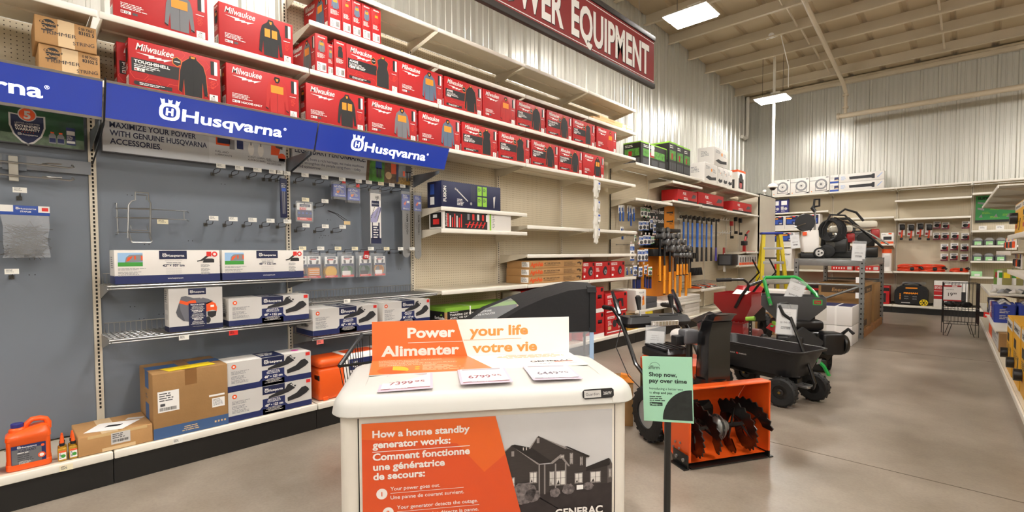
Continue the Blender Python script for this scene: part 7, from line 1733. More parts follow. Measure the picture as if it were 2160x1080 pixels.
plain_box('parts_tray', .16, .3, .10, mat('mint_card', 'a6dfa0', .5), (-.035, 13.58, .833), 0, 'lone green labelled tray on the lowest back wall shelf', 'tray', art=lambda g, w, d, h: (g.on(F_front()), g.pr(w * .3, h * .1, w * .8, h * .5, W, 1)))
# wire dump bin with a price sign
t = thing('wire_dump_bin', 'tall black wire dump bin standing at the end of the aisle', 'bin', (-.33, 10.35, 0), R(6))
g = G(); bw, bd_ = .41, .36
for z in (.84, .44, .20): g.tube([(0, 0, z), (bw, 0, z), (bw, bd_, z), (0, bd_, z)], .005, BLKM, n=5, closed=True)
for k in range(11):
    q = k / 10
    for p in ((bw * q, 0), (bw * q, bd_), (0, bd_ * q), (bw, bd_ * q)): g.cyl((p[0], p[1], .2), (p[0], p[1], .84), .0026, BLKM, n=4, cap=False)
for k in range(8): g.cyl((bw * k / 7, 0, .44), (bw * k / 7, bd_, .44), .003, BLKM, n=4)
g.build('wire_cage', t)
for x, y in ((0, 0), (bw, 0), (bw, bd_), (0, bd_)):
    g = G(); g.tube([(x, y, .2), (x, y, .01), (x + (.05 if x == 0 else -.05), y, .01), (x + (.1 if x == 0 else -.1), y, .2)], .005, BLKM, n=5); g.build('leg', t)
t = thing('price_sign', 'white and red price sign reading 19.99 on the wire dump bin', 'price tag', (-.34, 10.33, .56), R(6))
g = G(); g.box(.0, 0, 0, .21, .006, .25, W); g.on(F_front()); g.pr(0, .225, .21, .25, REDD, 1); g.pr(0, 0, .21, .02, REDD, 1); g.pr(.1, .23, .16, .243, W, 2); g.pt('19', .055, .08, .055, K, 2, bold=.01, w=.055); g.pt('99', .115, .103, .032, K, 2, bold=.01, w=.04); g.fine(.03, .185, .14, 1, .012, GRYP, 2); g.build('sheet', t)
for k in range(5):
    g = G(); g.ell((0, 0, 0), (.09, .05, .05), (BLKP, DGRY, BLKP, mat('dark_green_pack', '24402c', .5), DGRY)[k], 10, 6); tag(g.build('packed_hose', None, (-.25 + .09 * (k % 3), 10.50 + .07 * (k // 3), .50 + .03 * (k % 2)), .4 * k), 'dark packed item heaped in the wire dump bin, %s' % ORD[k], 'pack', 'dark packs in the wire bin')

# ================================================================ right-hand shelving run
RO = Vector((.127, 11.05, 0)); RZ = R(-88.44)
# local x runs towards the camera, local y into the shelves
t = thing('shelving_bay', 'right-hand beige shelving run with low deck, seen at the picture edge', 'shelving', RO, RZ, 'runs of beige shelving')
Lr, La = 8.6, -1.3
g = G(); g.box(La, .50, .0, Lr, .53, 2.12, PEG); g.build('back_panel', t)
for k in range(9):
    g = G(); g.box(La + k * 1.219 - .019, .47, .16, La + k * 1.219 + .019, .499, 2.12, BEI); g.build('upright', t)
g = G(); g.box(La, .012, .13, Lr, .46, .15, BEI, .004); g.build('base_deck', t)
g = G(); g.box(La, -.004, .10, Lr, .01, .152, LIP, .003); g.build('price_rail', t)
g = G(); g.box(La, .03, 0, Lr, .045, .1, BEI); g.build('kickplate', t)
for z, a, b_, d in ((2.15, La, 2.65, .50), (1.50, 4.05, 6.5, .49), (1.345, 2.55, 4.40, .49), (1.165, 4.15, 6.5, .49), (.75, La, 1.55, .49), (.40, La, 2.80, .49)):
    g = G(); g.box(a, .5 - d, z - .02, b_, .46, z, LIP if z != 2.15 else mat('clear_shelf', 'c4bdb0', .4), .003); sh_ = g.build('shelf', t)
    g = G(); g.box(a, .5 - d - .008, z - .04, b_, .5 - d, z + .002, LIP, .002); g.build('price_rail', sh_)
    x = a + .05
    while x < b_:
        g = G(); g.prism([(.03, -.10), (.05, -.1), (d - .02, -.03), (d - .02, -.022), (.03, -.022)], frame((x, .5, z), (0, -1, 0), (0, 0, 1)), .004, BEI); g.build('bracket', sh_); x += 1.2
def rp(x, y, z): return RO + Matrix.Rotation(RZ, 3, 'Z') @ Vector((x, y, z))
YC = mat('tool_yellow', 'e3a91d', .45)
def art_dw(g, w, d, h):
    for F_, ww in ((F_front(), w), (F_left(d), d)):
        g.on(F_); g.pr(0, h * .80, ww, h * .97, mat('dim_white_print', 'd8d4cc', .5), 1); g.pt('DEWALT', ww * .1, h * .84, h * .07, K, 2, bold=.05, w=ww * .75); g.pr(ww * .1, h * .55, ww * .45, h * .7, K, 1); g.fine(ww * .1, h * .5, ww * .6, 4, h * .03, K, 1); g.pr(ww * .1, h * .2, ww * .3, h * .32, REDD, 1); g.pp([(ww * .55, h * .15), (ww * .75, h * .5), (ww * .85, h * .48), (ww * .65, h * .12)], K, 1)
for k, (x, w_, h_) in enumerate(((3.93, .56, .54), (4.52, .58, .56), (5.13, .60, .56))):
    plain_box('tool_carton', w_, .38, h_, YC, tuple(rp(x, .03 + .005 * k, .152)), RZ, 'tall yellow and black tool carton on the right-hand deck, %s from the far end' % ORD[k], group='yellow tool cartons on the deck', art=art_dw)
    g = G(); g.cyl((0, 0, 0), (0, -.05, 0), .05, BLKP, n=16); o = g.build('round_knob', None, tuple(rp(x + .12, .028 + .005 * k, .152 + .17)), RZ); tag(o, 'round black tool end poking through a yellow carton, %s from the far end' % ORD[k], 'tool', 'round black tool ends')
for k, (x, w_, h_) in enumerate(((4.08, .62, .30), (4.72, .62, .30), (5.36, .62, .31))):
    plain_box('tool_carton', w_, .36, h_, YC, tuple(rp(x, .05, 1.502)), RZ, 'yellow tool carton on the high right-hand shelf, %s from the far end' % ORD[k], group='yellow tool cartons on the high shelf', art=art_dw)
g = G(); g.cyl((0, 0, 0), (0, -.05, 0), .055, BLKP, n=16); tag(g.build('round_knob', None, tuple(rp(4.3, .047, 1.66)), RZ), 'round black tool end on the high yellow carton', 'tool', 'round black tool ends')
for k, (x, z, h_) in enumerate(((4.5, 1.167, .17), (4.75, .92, .2))): plain_box('tool_carton', .8, .2, h_, YC, tuple(rp(x, .2, z)), RZ, 'yellow pack under the high right-hand shelf, %s' % ('upper', 'lower')[k], 'box', art=art_dw)
NAVB = mat('royal_blue_tub', '2a3f9e', .4)
tb = None
for k, (x, y) in enumerate(((1.72, .03), (1.72, .26), (1.44, .03), (1.44, .26))):
    lb = 'blue tub of tie-downs on the low right-hand shelf, %s' % ('front near one', 'rear near one', 'front far one', 'rear far one')[k]
    p = rp(x, y, .402)
    if tb: dup(tb, p, RZ, lb); continue
    t2 = thing('tie_down_tub', lb, 'tub', p, RZ, 'blue tie-down tubs'); tb = t2
    g = G(); g.loft([[(q[0], q[1], z) for q in rrect(.0 - i, .24 + i, -i, .2 + i, .02, 0)] for z, i in ((0, 0), (.24, .006))], NAVB)
    for F_, ww in ((frame((0, -.004, 0), (1, 0, 0), (0, -.02, 1)), .24), (frame((.244, 0, 0), (0, 1, 0), (.02, 0, 1)), .2)):
        g.on(F_); g.fine(ww * .25, .18, ww * .5, 3, .02, LGRY, 2); g.fine(ww * .25, .10, ww * .5, 3, .02, LGRY, 2); g.pr(ww * .4, .2, ww * .6, .22, K, 2)
    g.build('tub', t2)
    g = G()
    for q in range(4): g.tube([(.03 + .06 * q, .05, .24), (.05 + .05 * q, .1, .28), (.06 + .05 * q, .15, .24)], .014, (BLKP, LGRY)[q % 2], n=6)
    g.build('straps', t2)
plain_box('brown_parcel', 2.0, .42, .225, CARDD, tuple(rp(.95, .03, .152)), RZ, 'long brown carton with orange print lying on the right-hand deck', 'box', art=lambda g, w, d, h: (g.on(F_front()), g.pr(0, 0, w * .35, h, ORG, 1), g.pr(w * .38, h * .05, w * .95, h * .95, LGRY, 1), g.fine(w * .42, h * .85, w * .45, 6, h * .1, DGRY, 2)))
plain_box('bulb_tray', .40, .42, .10, WBOX, tuple(rp(.78, .05, .752)), RZ, 'open white carton of seed packs on the mid right-hand shelf', 'tray')
rd = random.Random(9)
for k in range(14):
    g = G(); g.box(0, 0, 0, .012, .10, .20 + .05 * rd.random(), (mat('green_pack', '6d8f3c', .5), W, mat('dark_green_pack', '24402c', .5), mat('olive_pack', '8b8450', .5))[k % 4], .003); g.on(frame((.012, 0, 0), (0, 1, 0), (0, 0, 1))); g.pr(.015, .10, .085, .18, (REDD, GRN, W, YEL)[k % 4], 1)
    o = g.build('seed_pack', None, tuple(rp(.84 + .14 * (k % 2), .07 + .028 * k, .854)), RZ + rd.uniform(-.4, .4)); tag(o, 'upright printed pack standing in the white carton, %s from the aisle' % ORD[k], 'pack', 'packs standing in the white carton')
for k in range(7):
    g = G(); g.tube([(0, 0, .012), (.02, .05, .04), (-.02, .1, .03), (.0, .16, .012)], [.012, .03, .025, .01], (LGRY, GRYP, BLKP)[k % 3], n=7); tag(g.build('coiled_strap', None, tuple(rp(1.28 + .13 * (k % 2), .02 + .06 * k, .752)), RZ + .3 * (k % 3)), 'small coiled grey item on the mid right-hand shelf end, %s from the aisle' % ORD[k], 'pack', 'coiled items on the mid shelf')
for k in range(12):
    g = G(); g.box(0, 0, 0, .09, .012, .14, W, .002); g.on(F_front()); g.pr(0, .10, .09, .14, (TAGR, YEL, BLU)[k % 3], 1); g.box(.015, -.02, .02, .075, 0, .09, (DGRY, ORG, BLKP)[k % 3], .008)
    tag(g.build('carded_item', None, tuple(rp(2.6 + .15 * k, .08, 1.36 if k < 8 else 1.175)), RZ), 'small carded item standing on the right-hand run, %s from the far end' % ORD[k], 'pack', 'carded items on the right-hand run')
g = G(); g.box(0, 0, 0, .10, .004, .08, TAGR); g.on(F_front()); g.pr(.02, .03, .08, .05, W, 1); tag(g.build('sale_tag', None, tuple(rp(.95, -.03, .36)), RZ + .9), 'red sale tag sticking out of the right-hand shelf edge', 'price tag')
for k, (x, c) in enumerate(((1.16, 'red and white'), (.9, 'white'), (.62, 'navy'), (.34, 'grey'))):
    plain_box('oil_carton', .2, .2, .22, (RED, WBOX, NAVY, DGRY)[k], tuple(rp(x, .03, .402)), RZ, c + ' printed pack beside the blue tubs on the right-hand run', 'box', art=lambda g, w, d, h: (g.on(F_front()), g.pr(w * .2, h * .3, w * .8, h * .7, (W, BLU, LGRY, YEL)[k], 1)))

# ================================================================ steel rack with pressure washers
t = thing('steel_rack', 'grey steel pallet rack bay with punched posts and a solid top', 'rack', (-2.15, 9.2, 0), 0)
GALV = mat('galvanised_steel', '8d8e8c', .4, metal=.6, noise=.1, nscale=12)
Wr, Lk, Hr = .9, 2.2, 1.23
for x in (0, Wr):
    for y in (0, Lk):
        g = G(); s_ = 1 if x == 0 else -1
        g.box(x - .032, y - .032, 0, x + .032, y - .026, Hr, GALV); g.box(x - .032, y + .026, 0, x + .032, y + .032, Hr, GALV); g.box(x - .032 if s_ > 0 else x + .026, y - .03, 0, x - .026 if s_ > 0 else x + .032, y + .03, Hr, GALV)
        for k in range(15): g.box(x - .010, y - .0335, .06 + k * .078, x + .010, y - .0318, .082 + k * .078, SLOT); g.box(x + .0318, y - .01, .06 + k * .078, x + .0335, y + .01, .082 + k * .078, SLOT)
        g.build('post', t)
for y in (0, Lk):
    g = G(); g.box(.03, y - .025, 1.12, Wr - .03, y + .025, 1.22, GALV, .004); g.build('end_beam', t)
    g = G(); g.cyl((.03, y, .82), (Wr - .03, y, .82), .018, GALV, n=8); g.build('cross_bar', t)
    g = G(); g.cyl((.03, y, .42), (Wr - .03, y, .80), .018, GALV, n=8); g.build('diagonal_brace', t)
for x in (0, Wr):
    g = G(); g.box(x - .025, .03, 1.12, x + .025, Lk - .03, 1.22, GALV, .004); g.build('side_beam', t)
g = G(); g.box(.0, .0, 1.222, Wr, Lk, 1.236, GALV); g.build('top_deck', t)
def pallet(x, y, w, l, label):
    t = thing('pallet', label, 'pallet', (x, y, 0), 0, 'wooden pallets')
    WD = mat('pallet_wood', 'a9794c', .75, noise=.15, nscale=9, stretch=(1, 8, 1))
    for k in range(6):
        g = G(); g.box(0, k * (l - .1) / 5, .1, w, k * (l - .1) / 5 + .1, .12, WD); g.build('deck_board', t)
    for k in range(3):
        g = G(); g.box(k * (w - .09) / 2, 0, .0, k * (w - .09) / 2 + .09, l, .1, WD); g.build('stringer', t)
pallet(-2.08, 9.26, .86, 1.0, 'wooden pallet under the near half of the steel rack')
pallet(-2.08, 10.36, .86, 1.0, 'wooden pallet under the far half of the steel rack')
def art_en(g, w, d, h):
    for F_, ww in ((F_front(), w), (F_right(w), d)):
        g.on(F_); g.pr(ww * .06, h * .78, ww * .94, h * .93, mat('dark_kraft_ink', '4c3a28', .7), 1); g.pt('Energizer', ww * .3, h * .81, h * .08, CARD, 2, bold=.02, w=ww * .5, shear=.15); g.pr(ww * .06, h * .06, ww * .4, h * .2, mat('dark_kraft_ink', '4c3a28', .7), 1)
plain_box('generator_carton', .62, .80, .72, CARDD, (-1.86, 9.36, .12), 0, 'big brown carton with dark bands on the pallet under the steel rack', 'box', art=art_en)
plain_box('generator_carton', .62, .75, .66, CARDD, (-1.86, 10.44, .12), 0, 'brown carton on the far pallet under the steel rack', 'box')
plain_box('engine_carton', .70, .45, .36, WBOX, (-2.62, 8.65, .36), 0, 'white and black carton with red lettering left of the steel rack', 'box', art=lambda g, w, d, h: (g.on(F_front()), g.pr(0, h * .25, w * .85, h * .78, K, 1), g.pt('POWER', w * .04, h * .4, h * .2, RED, 2, bold=.05, w=w * .3), g.fine(w * .45, h * .55, w * .35, 1, h * .1, W, 2), g.pr(0, h * .8, w, h * .83, RED, 2), g.fine(w * .5, h * .18, w * .4, 1, h * .08, DGRY, 2), g.on(F_right(w)), g.pr(0, h * .2, d, h * .8, SPIKE, 1)))
plain_box('engine_carton', .70, .45, .355, CARDD, (-2.62, 8.65, .0), 0, 'brown carton on the floor under the white and black carton', 'box')
WB2 = mat('strapped_white_carton', 'e3e0dc', .5)
for k, z in enumerate((.0, .28)):
    plain_box('strapped_carton', .62, .55, .275, WB2, (-1.86, 8.35, z), 0, 'white strapped carton in front of the steel rack, %s of two' % ('lower', 'upper')[k], group='white strapped cartons', art=lambda g, w, d, h: (g.on(F_top(h)), g.pr(.0, .02, w * .98, d, NAVY, 1), g.pr(w * .66, 0, w * .70, d, W, 3), g.on(F_front()), g.pr(w * .66, 0, w * .70, h, W, 2), g.pr(w * .2, h * .2, w * .5, h, mat('dull_white_tape', 'd3cfc6', .3), 1)))
# pressure washers and engines standing on the rack
ZR = 1.2375
t = thing('pressure_washer', 'white and black upright pressure washer with a hose reel on the rack', 'pressure washer', (-2.12, 9.33, ZR), R(20))
g = G(); g.loft([rrect(.02, .26, .0, .22, .04, .10), rrect(.0, .27, .0, .24, .05, .3), rrect(.03, .26, .03, .22, .05, .47)], WBOX); g.box(.02, -.006, .38, .08, .02, .44, ORG); g.build('body', t)
g = G(); g.box(-.02, -.02, .0, .34, .26, .09, BLKP, .02); g.tube([(.02, .1, .05), (.12, .05, .35), (.16, .05, .7)], .025, BLKP, n=8); g.build('base', t)
g = G(); tyre(g, (.26, -.03, .09), .085, .05, .05, 0, 'Y'); w_ = g.build('wheel', t); g = G(); g.lathe([(.06, -.056), (.055, -.05), (.02, -.06), (.005, -.062)], LGRY, 18, (.26, .0, .09), 'Y')
for k in range(3): a = 2 * PI * k / 3; g.box(.26 + .03 * math.cos(a) - .012, -.066, .09 + .03 * math.sin(a) - .012, .26 + .03 * math.cos(a) + .012, -.055, .09 + .03 * math.sin(a) + .012, BLKP)
g.build('hub', w_)
g = G(); g.lathe([(.14, -.04), (.145, -.03), (.10, -.02), (.10, .05), (.145, .06), (.14, .07)], BLKP, 26, (.06, .06, .60), 'Y'); g.cyl((-.10, -.02, .52), (.06, .0, .58), .009, CHROME, n=8); g.build('hose_reel', t)
g = G(); g.cyl((.20, .05, .45), (.20, .05, .80), .016, STEEL, n=10); g.tube([(.20, .05, .78), (.16, .05, .84), (.18, .05, .86)], .03, BLKP, n=8); g.tube([(.18, .05, .86), (.26, .05, .87), (.26, .05, .98), (.19, .05, .98), (.18, .05, .87)], .018, BLKP, n=8, closed=False); g.build('handle', t)
t = thing('pressure_washer', 'tubular framed petrol pressure washer with coiled black hoses on the rack', 'pressure washer', (-1.85, 9.55, ZR), R(8))
g = G(); g.tube([(.0, .1, .05), (.0, .1, .50), (.10, .1, .66), (.35, .1, .66), (.55, .1, .45), (.82, .1, .16)], .016, BLKM, n=8); g.tube([(.0, .4, .05), (.0, .4, .50), (.10, .4, .66), (.35, .4, .66), (.55, .4, .45), (.82, .4, .16)], .016, BLKM, n=8); g.cyl((.35, .1, .66), (.35, .4, .66), .016, BLKM); g.cyl((.10, .1, .66), (.10, .4, .66), .016, BLKM); g.tube([(.15, .08, .68), (.5, .06, .5), (.88, .06, .22)], .014, CHROME, n=8); g.build('frame', t)
g = G()
for k in range(6): g.tube([(.08 + .02 * k + .14 * math.cos(a), .02 + .012 * k, .46 + .17 * math.sin(a)) for a in [2 * PI * i / 22 for i in range(22)]], .014, RUB, n=6, closed=True)
g.tube([(-.02, .05, .2), (.0, .0, .5), (.1, .0, .72), (.3, .0, .7), (.42, .0, .55)], .016, RUB, n=6); g.tube([(.2, .0, .72), (.3, -.02, .8), (.45, -.02, .74), (.55, .0, .6)], .018, RUB, n=6); g.build('hoses', t)
g = G(); g.box(.06, .12, .08, .34, .36, .34, BLKM, .03); g.cyl((.1, .1, .22), (.1, .38, .22), .07, DSTEEL, n=12); g.box(.15, .1, .34, .3, .3, .42, STEEL, .02); g.build('pump', t)
for x, s_ in ((.06, 1), (.06, -1)):
    g = G(); tyre(g, (x, .25 + s_ * .22, .115), .115, .07, .06, 0, 'Y'); w_ = g.build('wheel', t); g = G(); g.lathe([(.06, -.03), (.06, .03)], BLKM, 18, (x, .25 + s_ * .22, .115), 'Y'); g.build('hub', w_)
def engine(loc, rz, label, s=1.0, base=True):
    t = thing('petrol_engine', label, 'engine', loc, rz, 'petrol engines on the rack')
    g = G(); g.box(-.17 * s, -.13 * s, .30 * s, .17 * s, .13 * s, .42 * s, mat('cream_tank', 'dcd6c4', .35, coat=.3), .04 * s); g.build('fuel_tank', t)
    g = G(); g.box(-.14 * s, -.12 * s, .0, .14 * s, .12 * s, .26 * s, BLKM, .02)
    for k in range(7): g.box(-.16 * s, -.135 * s, (.09 + .022 * k) * s, .02 * s, .135 * s, (.096 + .022 * k) * s, GBX)
    g.build('block', t)
    g = G(); g.box(.08 * s, -.14 * s, .12 * s, .2 * s, .1 * s, .28 * s, REDM, .02); g.build('red_shroud', t)
    g = G(); g.box(-.24 * s, -.09 * s, .20 * s, -.12 * s, .09 * s, .31 * s, BLKP, .02); g.cyl((-.2 * s, -.1 * s, .12 * s), (-.2 * s, .1 * s, .12 * s), .05 * s, DSTEEL, n=12); g.build('muffler', t)
    g = G(); g.lathe([(.10 * s, -.15 * s), (.105 * s, -.14 * s), (.10 * s, -.12 * s)], BLKM, 20, (.0, .0, .13 * s), 'Y'); g.build('recoil_starter', t)
    return t
EN1 = engine((-1.72, 10.25, ZR + .14), R(12), 'x')
EN2 = engine((-1.47, 10.9, ZR + .20), R(12), 'x', 1.1)
def merge(src, dst):
    for ch in list(src.children):
        m = dst.matrix_basis.inverted() @ src.matrix_basis @ ch.matrix_basis
        ch.parent = dst; ch.matrix_basis = m
    bpy.data.objects.remove(src)
t = thing('plate_compactor', 'petrol plate compactor with a cream tank on the rack', 'machine', (-1.70, 10.30, ZR), R(12))
g = G(); g.box(-.28, -.25, 0, .28, .3, .02, BLKM); g.box(-.24, -.24, .02, .26, .2, .135, BLKM, .02); g.prism([(-.3, 0), (.32, 0), (.2, .1), (-.2, .12)], frame((0, -.25, 0), (1, 0, 0), (0, 0, 1)), .03, BLKM); g.build('plate', t)
merge(EN1, t)
t = thing('water_pump', 'petrol water pump with a cream tank and red cowl, farthest machine on the rack', 'machine', (-1.47, 10.9, ZR), R(12))
g = G(); g.box(-.2, -.18, 0, .2, .18, .19, BLKM, .02); g.build('stand', t)
merge(EN2, t)
hang_tag((-2.16, 9.165, 1.62), R(24), .13, .22, '$899.99', 'white price sheet hanging from the pressure washer at rack left', roll=.1)
hang_tag((-1.30, 9.15, 1.47), R(20), .17, .26, '$999.99', 'white curled price sheet hanging at the right front of the rack', roll=-.05)
for k, z in enumerate((.86, .62, .44)):
    g = G(); g.box(0, 0, 0, .06, .003, .09, PAPER); tag(g.build('paper_scrap', None, (-1.325, 9.163, z), .2), 'torn white paper stuck on the rack post, %s from the top' % ORD[k], 'paper', 'torn papers on the rack post')
# ---------------------------------------------------------------- stepladder
t = thing('stepladder', 'yellow fibreglass stepladder with a blue top before the back wall', 'ladder', (-2.85, 10.62, 0), R(30))
YL = mat('fibreglass_yellow', 'e9d01c', .45)
Hl = 1.70
for sx in (-1, 1):
    g = G(); g.loft([[(sx * (xx) + a, yy + b_, z) for a, b_ in ((-.03, -.035), (.03, -.035), (.03, .035), (-.03, .035))] for xx, yy, z in ((.27, -.0, 0), (.155, .30, Hl))], YL); g.build('front_rail', t)
    g = G(); g.loft([[(sx * (xx) + a, yy + b_, z) for a, b_ in ((-.026, -.025), (.026, -.025), (.026, .025), (-.026, .025))] for xx, yy, z in ((.25, .75, 0), (.14, .38, Hl - .02))], YL); g.build('rear_rail', t)
    g = G(); g.tube([(sx * .22, .13, .75), (sx * .2, .34, .85), (sx * .205, .60, .70)], .008, DSTEEL, n=6); g.build('spreader', t)
for k in range(5):
    q = (k + 1) / 5.9; xx = .27 - .115 * q; yy = .30 * q; z = Hl * q
    g = G(); g.box(-xx, yy - .05, z - .05, xx, yy + .05, z, mat('ladder_tread', 'c9c9c6', .4, metal=.3), .004); g.build('step', t)
for k in range(3):
    q = (k + 1) / 4.2; g = G(); g.box(-.25 + .1 * q, .75 - .37 * q - .01, Hl * q - .015, .25 - .1 * q, .75 - .37 * q + .01, Hl * q + .015, DSTEEL); g.build('rear_bar', t)
g = G(); g.box(-.20, .24, Hl, .20, .44, Hl + .045, mat('ladder_blue', '27389c', .4), .012); g.build('top_cap', t)

# ================================================================ wood chippers and tiller on the floor
def hopper(t, c, w, d, ztop, band, zneck, nw, mt, neck_mt, znb, nm='hopper'):
    cx, cy = c; g = G()
    ring = lambda a, b_, z: [(cx - a, cy - b_, z), (cx + a, cy - b_, z), (cx + a, cy + b_, z), (cx - a, cy + b_, z)]
    g.loft([ring(nw, nw, zneck), ring(w, d, ztop - band), ring(w, d, ztop), ring(w - .006, d - .006, ztop), ring(w - .006, d - .006, ztop - band), ring(nw - .006, nw - .006, zneck)], mt, cap=False)
    g.box(cx - nw - .03, cy - nw - .03, zneck - .012, cx + nw + .03, cy + nw + .03, zneck, mt)
    for k in range(4):
        for sx in (-1, 1): g.cyl((cx - nw + (2 * nw) * k / 3, cy + sx * (nw + .018), zneck), (cx - nw + (2 * nw) * k / 3, cy + sx * (nw + .018), zneck + .008), .008, STEEL, n=6)
    g.build(nm, t)
    g = G(); g.loft([ring(nw - .01, nw - .01, zneck - .012), ring(nw - .01, nw - .01, znb + .08), ring(nw + .03, nw - .01, znb)], neck_mt); g.build('chute_neck', t)
CHR = mat('chipper_red', '961a1d', .35, coat=.3)
t = thing('wood_chipper', 'dark red wood chipper with a square hopper behind the cart', 'wood chipper', (-2.28, 6.88, 0), R(-4))
hopper(t, (0, 0), .245, .245, .80, .14, .41, .085, CHR, CHR, .2)
g = G(); g.box(-.2, -.16, .12, .2, .2, .24, CHR, .02); g.cyl((-.25, .05, .2), (.25, .05, .2), .13, mat('dull_red_drum', '8d4a44', .4), n=22); g.build('drum', t)
g = G(); g.box(-.2, -.3, .02, .2, .3, .10, BLKM, .01); g.build('base_frame', t)
for x in (-.26, .26):
    g = G(); tyre(g, (x, .12, .13), .13, .08, .05, 0, 'X'); g.build('wheel', t)
g = G(); g.tube([(.05, -.26, .62), (.13, -.27, .78), (.22, -.25, .92), (.30, -.10, .965), (.30, .2, .97), (.2, .26, .8)], .02, BLKM, n=8); g.build('tow_handle', t)
g = G(); g.box(.1, -.12, .80, .28, .08, .815, W, .002) if False else g.loft([[(-.1, -.1, .76), (.1, -.14, .78), (.14, .0, .84), (-.06, .04, .86)], [(-.1, -.1, .763), (.1, -.14, .783), (.14, .0, .843), (-.06, .04, .863)]], PAPER)
tag(g.build('folded_paper', None, (-2.28, 6.88, -.02), R(-4)), 'folded white paper lying in the dark red hopper', 'paper')
# tiller behind with black handlebars and a red tank
t = thing('garden_tiller', 'garden tiller with black handlebars and a red tank behind the red hopper', 'tiller', (-2.45, 7.75, 0), R(35))
g = G(); g.tube([(-.42, -.42, .95), (-.20, -.42, .955), (-.10, -.30, .90), (-.02, -.05, .72), (0, .12, .48)], .018, BLKM, n=8); g.tube([(.42, -.1, .97), (.24, -.14, .965), (.12, -.16, .90), (.05, .0, .72), (.03, .14, .48)], .018, BLKM, n=8)
g.build('handlebar', t)
for p0, p1 in (((-.56, -.42, .945), (-.36, -.42, .953)), ((.38, -.1, .972), (.56, -.07, .965))):
    g = G(); g.cyl(p0, p1, .026, RUB, n=10); g.build('grip', t)
g = G(); g.loft([rrect(-.10, .28, .0, .34, .08, .66), rrect(-.13, .30, -.02, .36, .1, .74), rrect(-.08, .22, .04, .30, .08, .83)], mat('tiller_red', 'b3222a', .3, coat=.4)); g.cyl((.1, .16, .83), (.1, .16, .86), .04, BLKP, n=14); g.build('tank', t)
g = G(); g.box(-.12, .0, .3, .26, .34, .65, BLKM, .03); g.build('engine_block', t)
for x in (-.2, .3):
    g = G(); tyre(g, (x, .17, .2), .2, .1, .08, 18, 'X'); g.build('wheel', t)
for k, p in enumerate(((.05, -.3, 1.2), (.35, -.1, 1.2))):
    g = G(); g.tube([(p[0] - .1, p[1] + .1, .9), (p[0], p[1], 1.05), (p[0] - .1, p[1] - .02, 1.24)], .012, BLKM, n=6); g.build('control_lever', t)
# second red tiller hood seen left of the chute
g = G(); g.loft([[(-.12, -.1, .30), (.14, -.08, .28), (.16, .12, .28), (-.1, .12, .34)], [(-.16, -.1, .42), (.1, -.1, .48), (.12, .1, .50), (-.14, .1, .46)], [(-.1, -.06, .5), (.0, -.06, .56), (.02, .06, .57), (-.08, .06, .52)]], CHR); g.box(-.12, -.1, .0, .14, .1, .3, BLKM, .02); g.loft([[(-.2, -.12, .50), (.02, -.12, .60), (.02, .12, .60), (-.2, .12, .50)], [(-.2, -.12, .515), (.02, -.12, .615), (.02, .12, .615), (-.2, .12, .515)]], BLKP)
tag(g.build('tiller_hood', None, (-2.30, 5.95, 0), R(40)), 'low red machine with a tilted black flap left of the red hopper', 'machine')
# green and grey chipper
GRH = mat('hopper_grey', '4a4a4b', .45, noise=.05, nscale=6); GRM = mat('machine_green', '1fa045', .35, coat=.3)
t = thing('wood_chipper', 'grey hopper wood chipper with a green frame handle and black engine', 'wood chipper', (-1.52, 6.33, 0), R(16))
CH2 = t
hopper(t, (0, 0), .318, .20, .845, .11, .50, .10, GRH, GRM, .22)
g = G().on(frame((0, -.201, 0), (1, 0, 0), (0, 0, 1))); g.pr(.19, .76, .28, .82, GRM, 1); g.pr(.202, .77, .268, .81, REDM, 2); g.pt('Yeti', .212, .78, .02, GRM, 3, bold=.02); g.build('badge', t)
g = G(); g.box(-.22, -.2, .485, -.02, -.08, .505, GRM, .006); g.loft([[(-.1, -.18, .22), (.0, -.2, .2), (.06, -.02, .2), (-.04, .02, .22)], [(-.02, -.12, .48), (.06, -.14, .48), (.1, -.02, .48), (.02, .0, .48)]], GRM); g.tube([(.2, -.22, .20), (.3, -.25, .10), (.35, -.25, .0)], .02, GRM, n=6); g.build('green_frame', t)
g = G(); g.tube([(-.22, -.235, .74), (-.26, -.235, .90), (-.29, -.2, 1.02), (-.28, -.15, 1.05), (.02, -.1, 1.06), (.06, -.1, 1.04), (.22, -.14, .88), (.26, -.16, .78)], .02, GRM, n=10)
for zz, xx in ((.75, -.222), (.83, -.242)): g.cyl((xx, -.262, zz), (xx, -.25, zz), .012, STEEL, n=8)
g.build('frame_handle', t)
g = G(); g.cyl((-.27, -.05, 1.01), (.06, -.03, 1.02), .042, mat('bagged_paper', 'e9e4df', .35), n=14); tag(g.build('rolled_manual', None, (-1.52, 6.33, 0), R(16)), 'rolled white manual under the green handle bar', 'paper roll')
g = G(); g.box(-.34, -.16, .02, .34, .22, .16, BLKM, .02); g.build('base_frame', t)
for x in (-.36, .36):
    g = G(); tyre(g, (x, .1, .14), .14, .08, .05, 16, 'X'); g.build('wheel', t)
g = G(); g.box(-.16, -.34, .22, .10, -.16, .42, BLKP, .025); 
for k in range(2):
    for j in range(2): g.cyl((-.02 + .03 * k, -.342, .30 + .035 * j), (-.02 + .03 * k, -.335, .30 + .035 * j), .008, STEEL, n=6)
g.build('air_box', t)
hang_tag((-1.50, 6.16, 1.03), R(20), .16, .25, '$899.99', 'white price sheet draped from the green handle of the grey hopper chipper', roll=-.35)
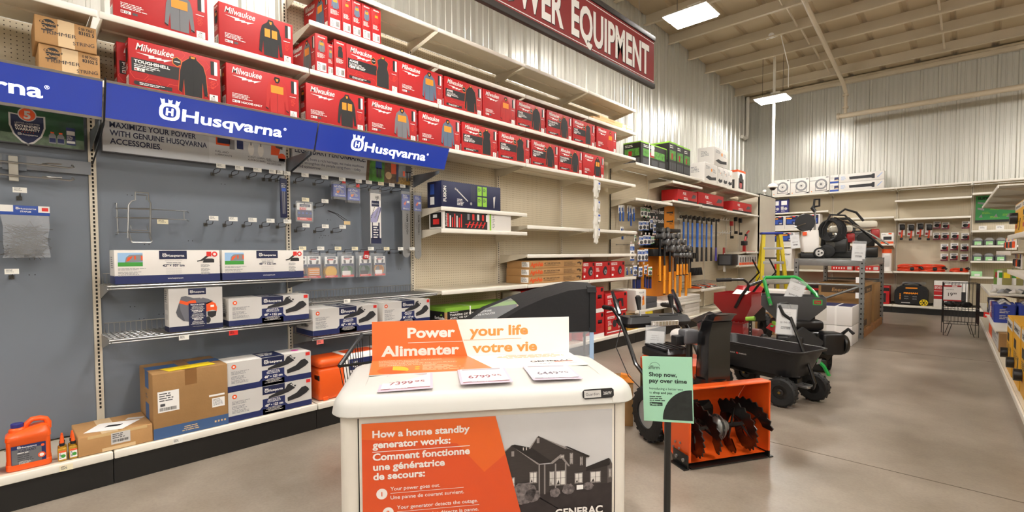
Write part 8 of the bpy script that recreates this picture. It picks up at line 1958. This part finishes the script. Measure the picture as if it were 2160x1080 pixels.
# its black engine unit, built apart and then joined to the chipper
t = thing('engine_unit', 'black engine', 'engine', (-1.42, 6.30, 0), R(38))
g = G(); g.prism([(-.36, .02), (.10, .0), (.30, .20), (.28, .30), (-.36, .34)], frame((0, -.12, 0), (1, 0, 0), (0, 0, 1)), .34, BLKM); g.build('chute_body', t)
g = G(); g.box(-.18, -.14, .30, .24, .20, .46, BLKM, .03)
for k in range(6): g.box(-.1 + .05 * k, -.16, .34, -.08 + .05 * k, .2, .44, DSTEEL)
g.build('block', t)
g = G(); g.box(-.28, -.12, .46, .20, .18, .58, BLKP, .04)
for k in range(7): g.cyl((-.2 + .055 * k, .0, .58), (-.2 + .055 * k, .0, .605), .022, BLKP, n=8)
g.cyl((.02, .05, .58), (.02, .05, .66), .07, BLKP, n=18); g.build('top_cover', t)
g = G(); g.box(.12, -.26, .22, .34, -.06, .46, BLKP, .03); g.lathe([(.11, .0), (.115, .02), (.10, .05), (.04, .06)], BLKM, 22, (.34, -.16, .33), 'X'); g.build('recoil_starter', t)
g = G(); g.tube([(.36, -.16, .44), (.40, -.2, .50), (.42, -.26, .46)], .018, BLKP, n=8); g.build('pull_handle', t)
g = G(); g.prism([(-.26, .38), (-.08, .52), (.14, .36), (.06, .26)], frame((0, -.24, 0), (1, 0, 0), (0, 0, 1)), .05, mat('ribbed_guard', '2c2d2f', .5)); g.build('guard_flap', t)
g = G(); g.loft([[(-.34, -.18, .44), (-.12, -.18, .46), (-.12, .1, .46), (-.34, .1, .46)], [(-.3, -.16, .50), (-.14, -.16, .53), (-.14, .08, .53), (-.3, .08, .52)]], mat('tiller_red', 'b3222a', .3, coat=.4)); g.box(-.3, -.1, .5, -.2, .05, .55, LIME, .01); g.build('red_cowl', t)
merge(t, CH2)
# orange nose of a saw between the generator and the snow blower, and a plain carton
g = G(); g.loft([[(-.02, -.03, .0), (.1, -.02, .0), (.08, .06, .0), (-.02, .06, .0)], [(-.01, -.02, .06), (.06, -.01, .05), (.05, .05, .05), (-.01, .05, .06)]], mat('amber_plastic', 'ef8f1c', .35)); 
o = g.build('orange_tool', None, (-1.97, 3.33, .343), R(30)); tag(o, 'small amber plastic tool tip on the brown carton beside the generator', 'tool')
plain_box('brown_parcel', .28, .3, .34, CARDD, (-2.12, 3.2, .0), R(35), 'plain brown carton on the floor between generator and snow blower', 'box')
# knob post of a log machine between the hoppers
t = thing('lever_post', 'perforated black post with a lime green knob between the two hoppers', 'lever', (-1.98, 6.36, 0), 0)
g = G(); g.box(-.02, -.006, 0, .02, .006, .50, BLKM)
for k in range(5): g.cyl((0, -.0075, .28 + .045 * k), (0, -.0055, .28 + .045 * k), .006, LGRY, n=8)
g.build('post', t)
g = G(); g.cyl((-.05, 0, .52), (.05, 0, .535), .028, mat('lime_knob', '9bcf4a', .4), n=14); g.build('knob', t)
g = G(); g.cyl((0, 0, 0), (0, 0, .02), .09, BLKM, n=16); g.build('foot', t)
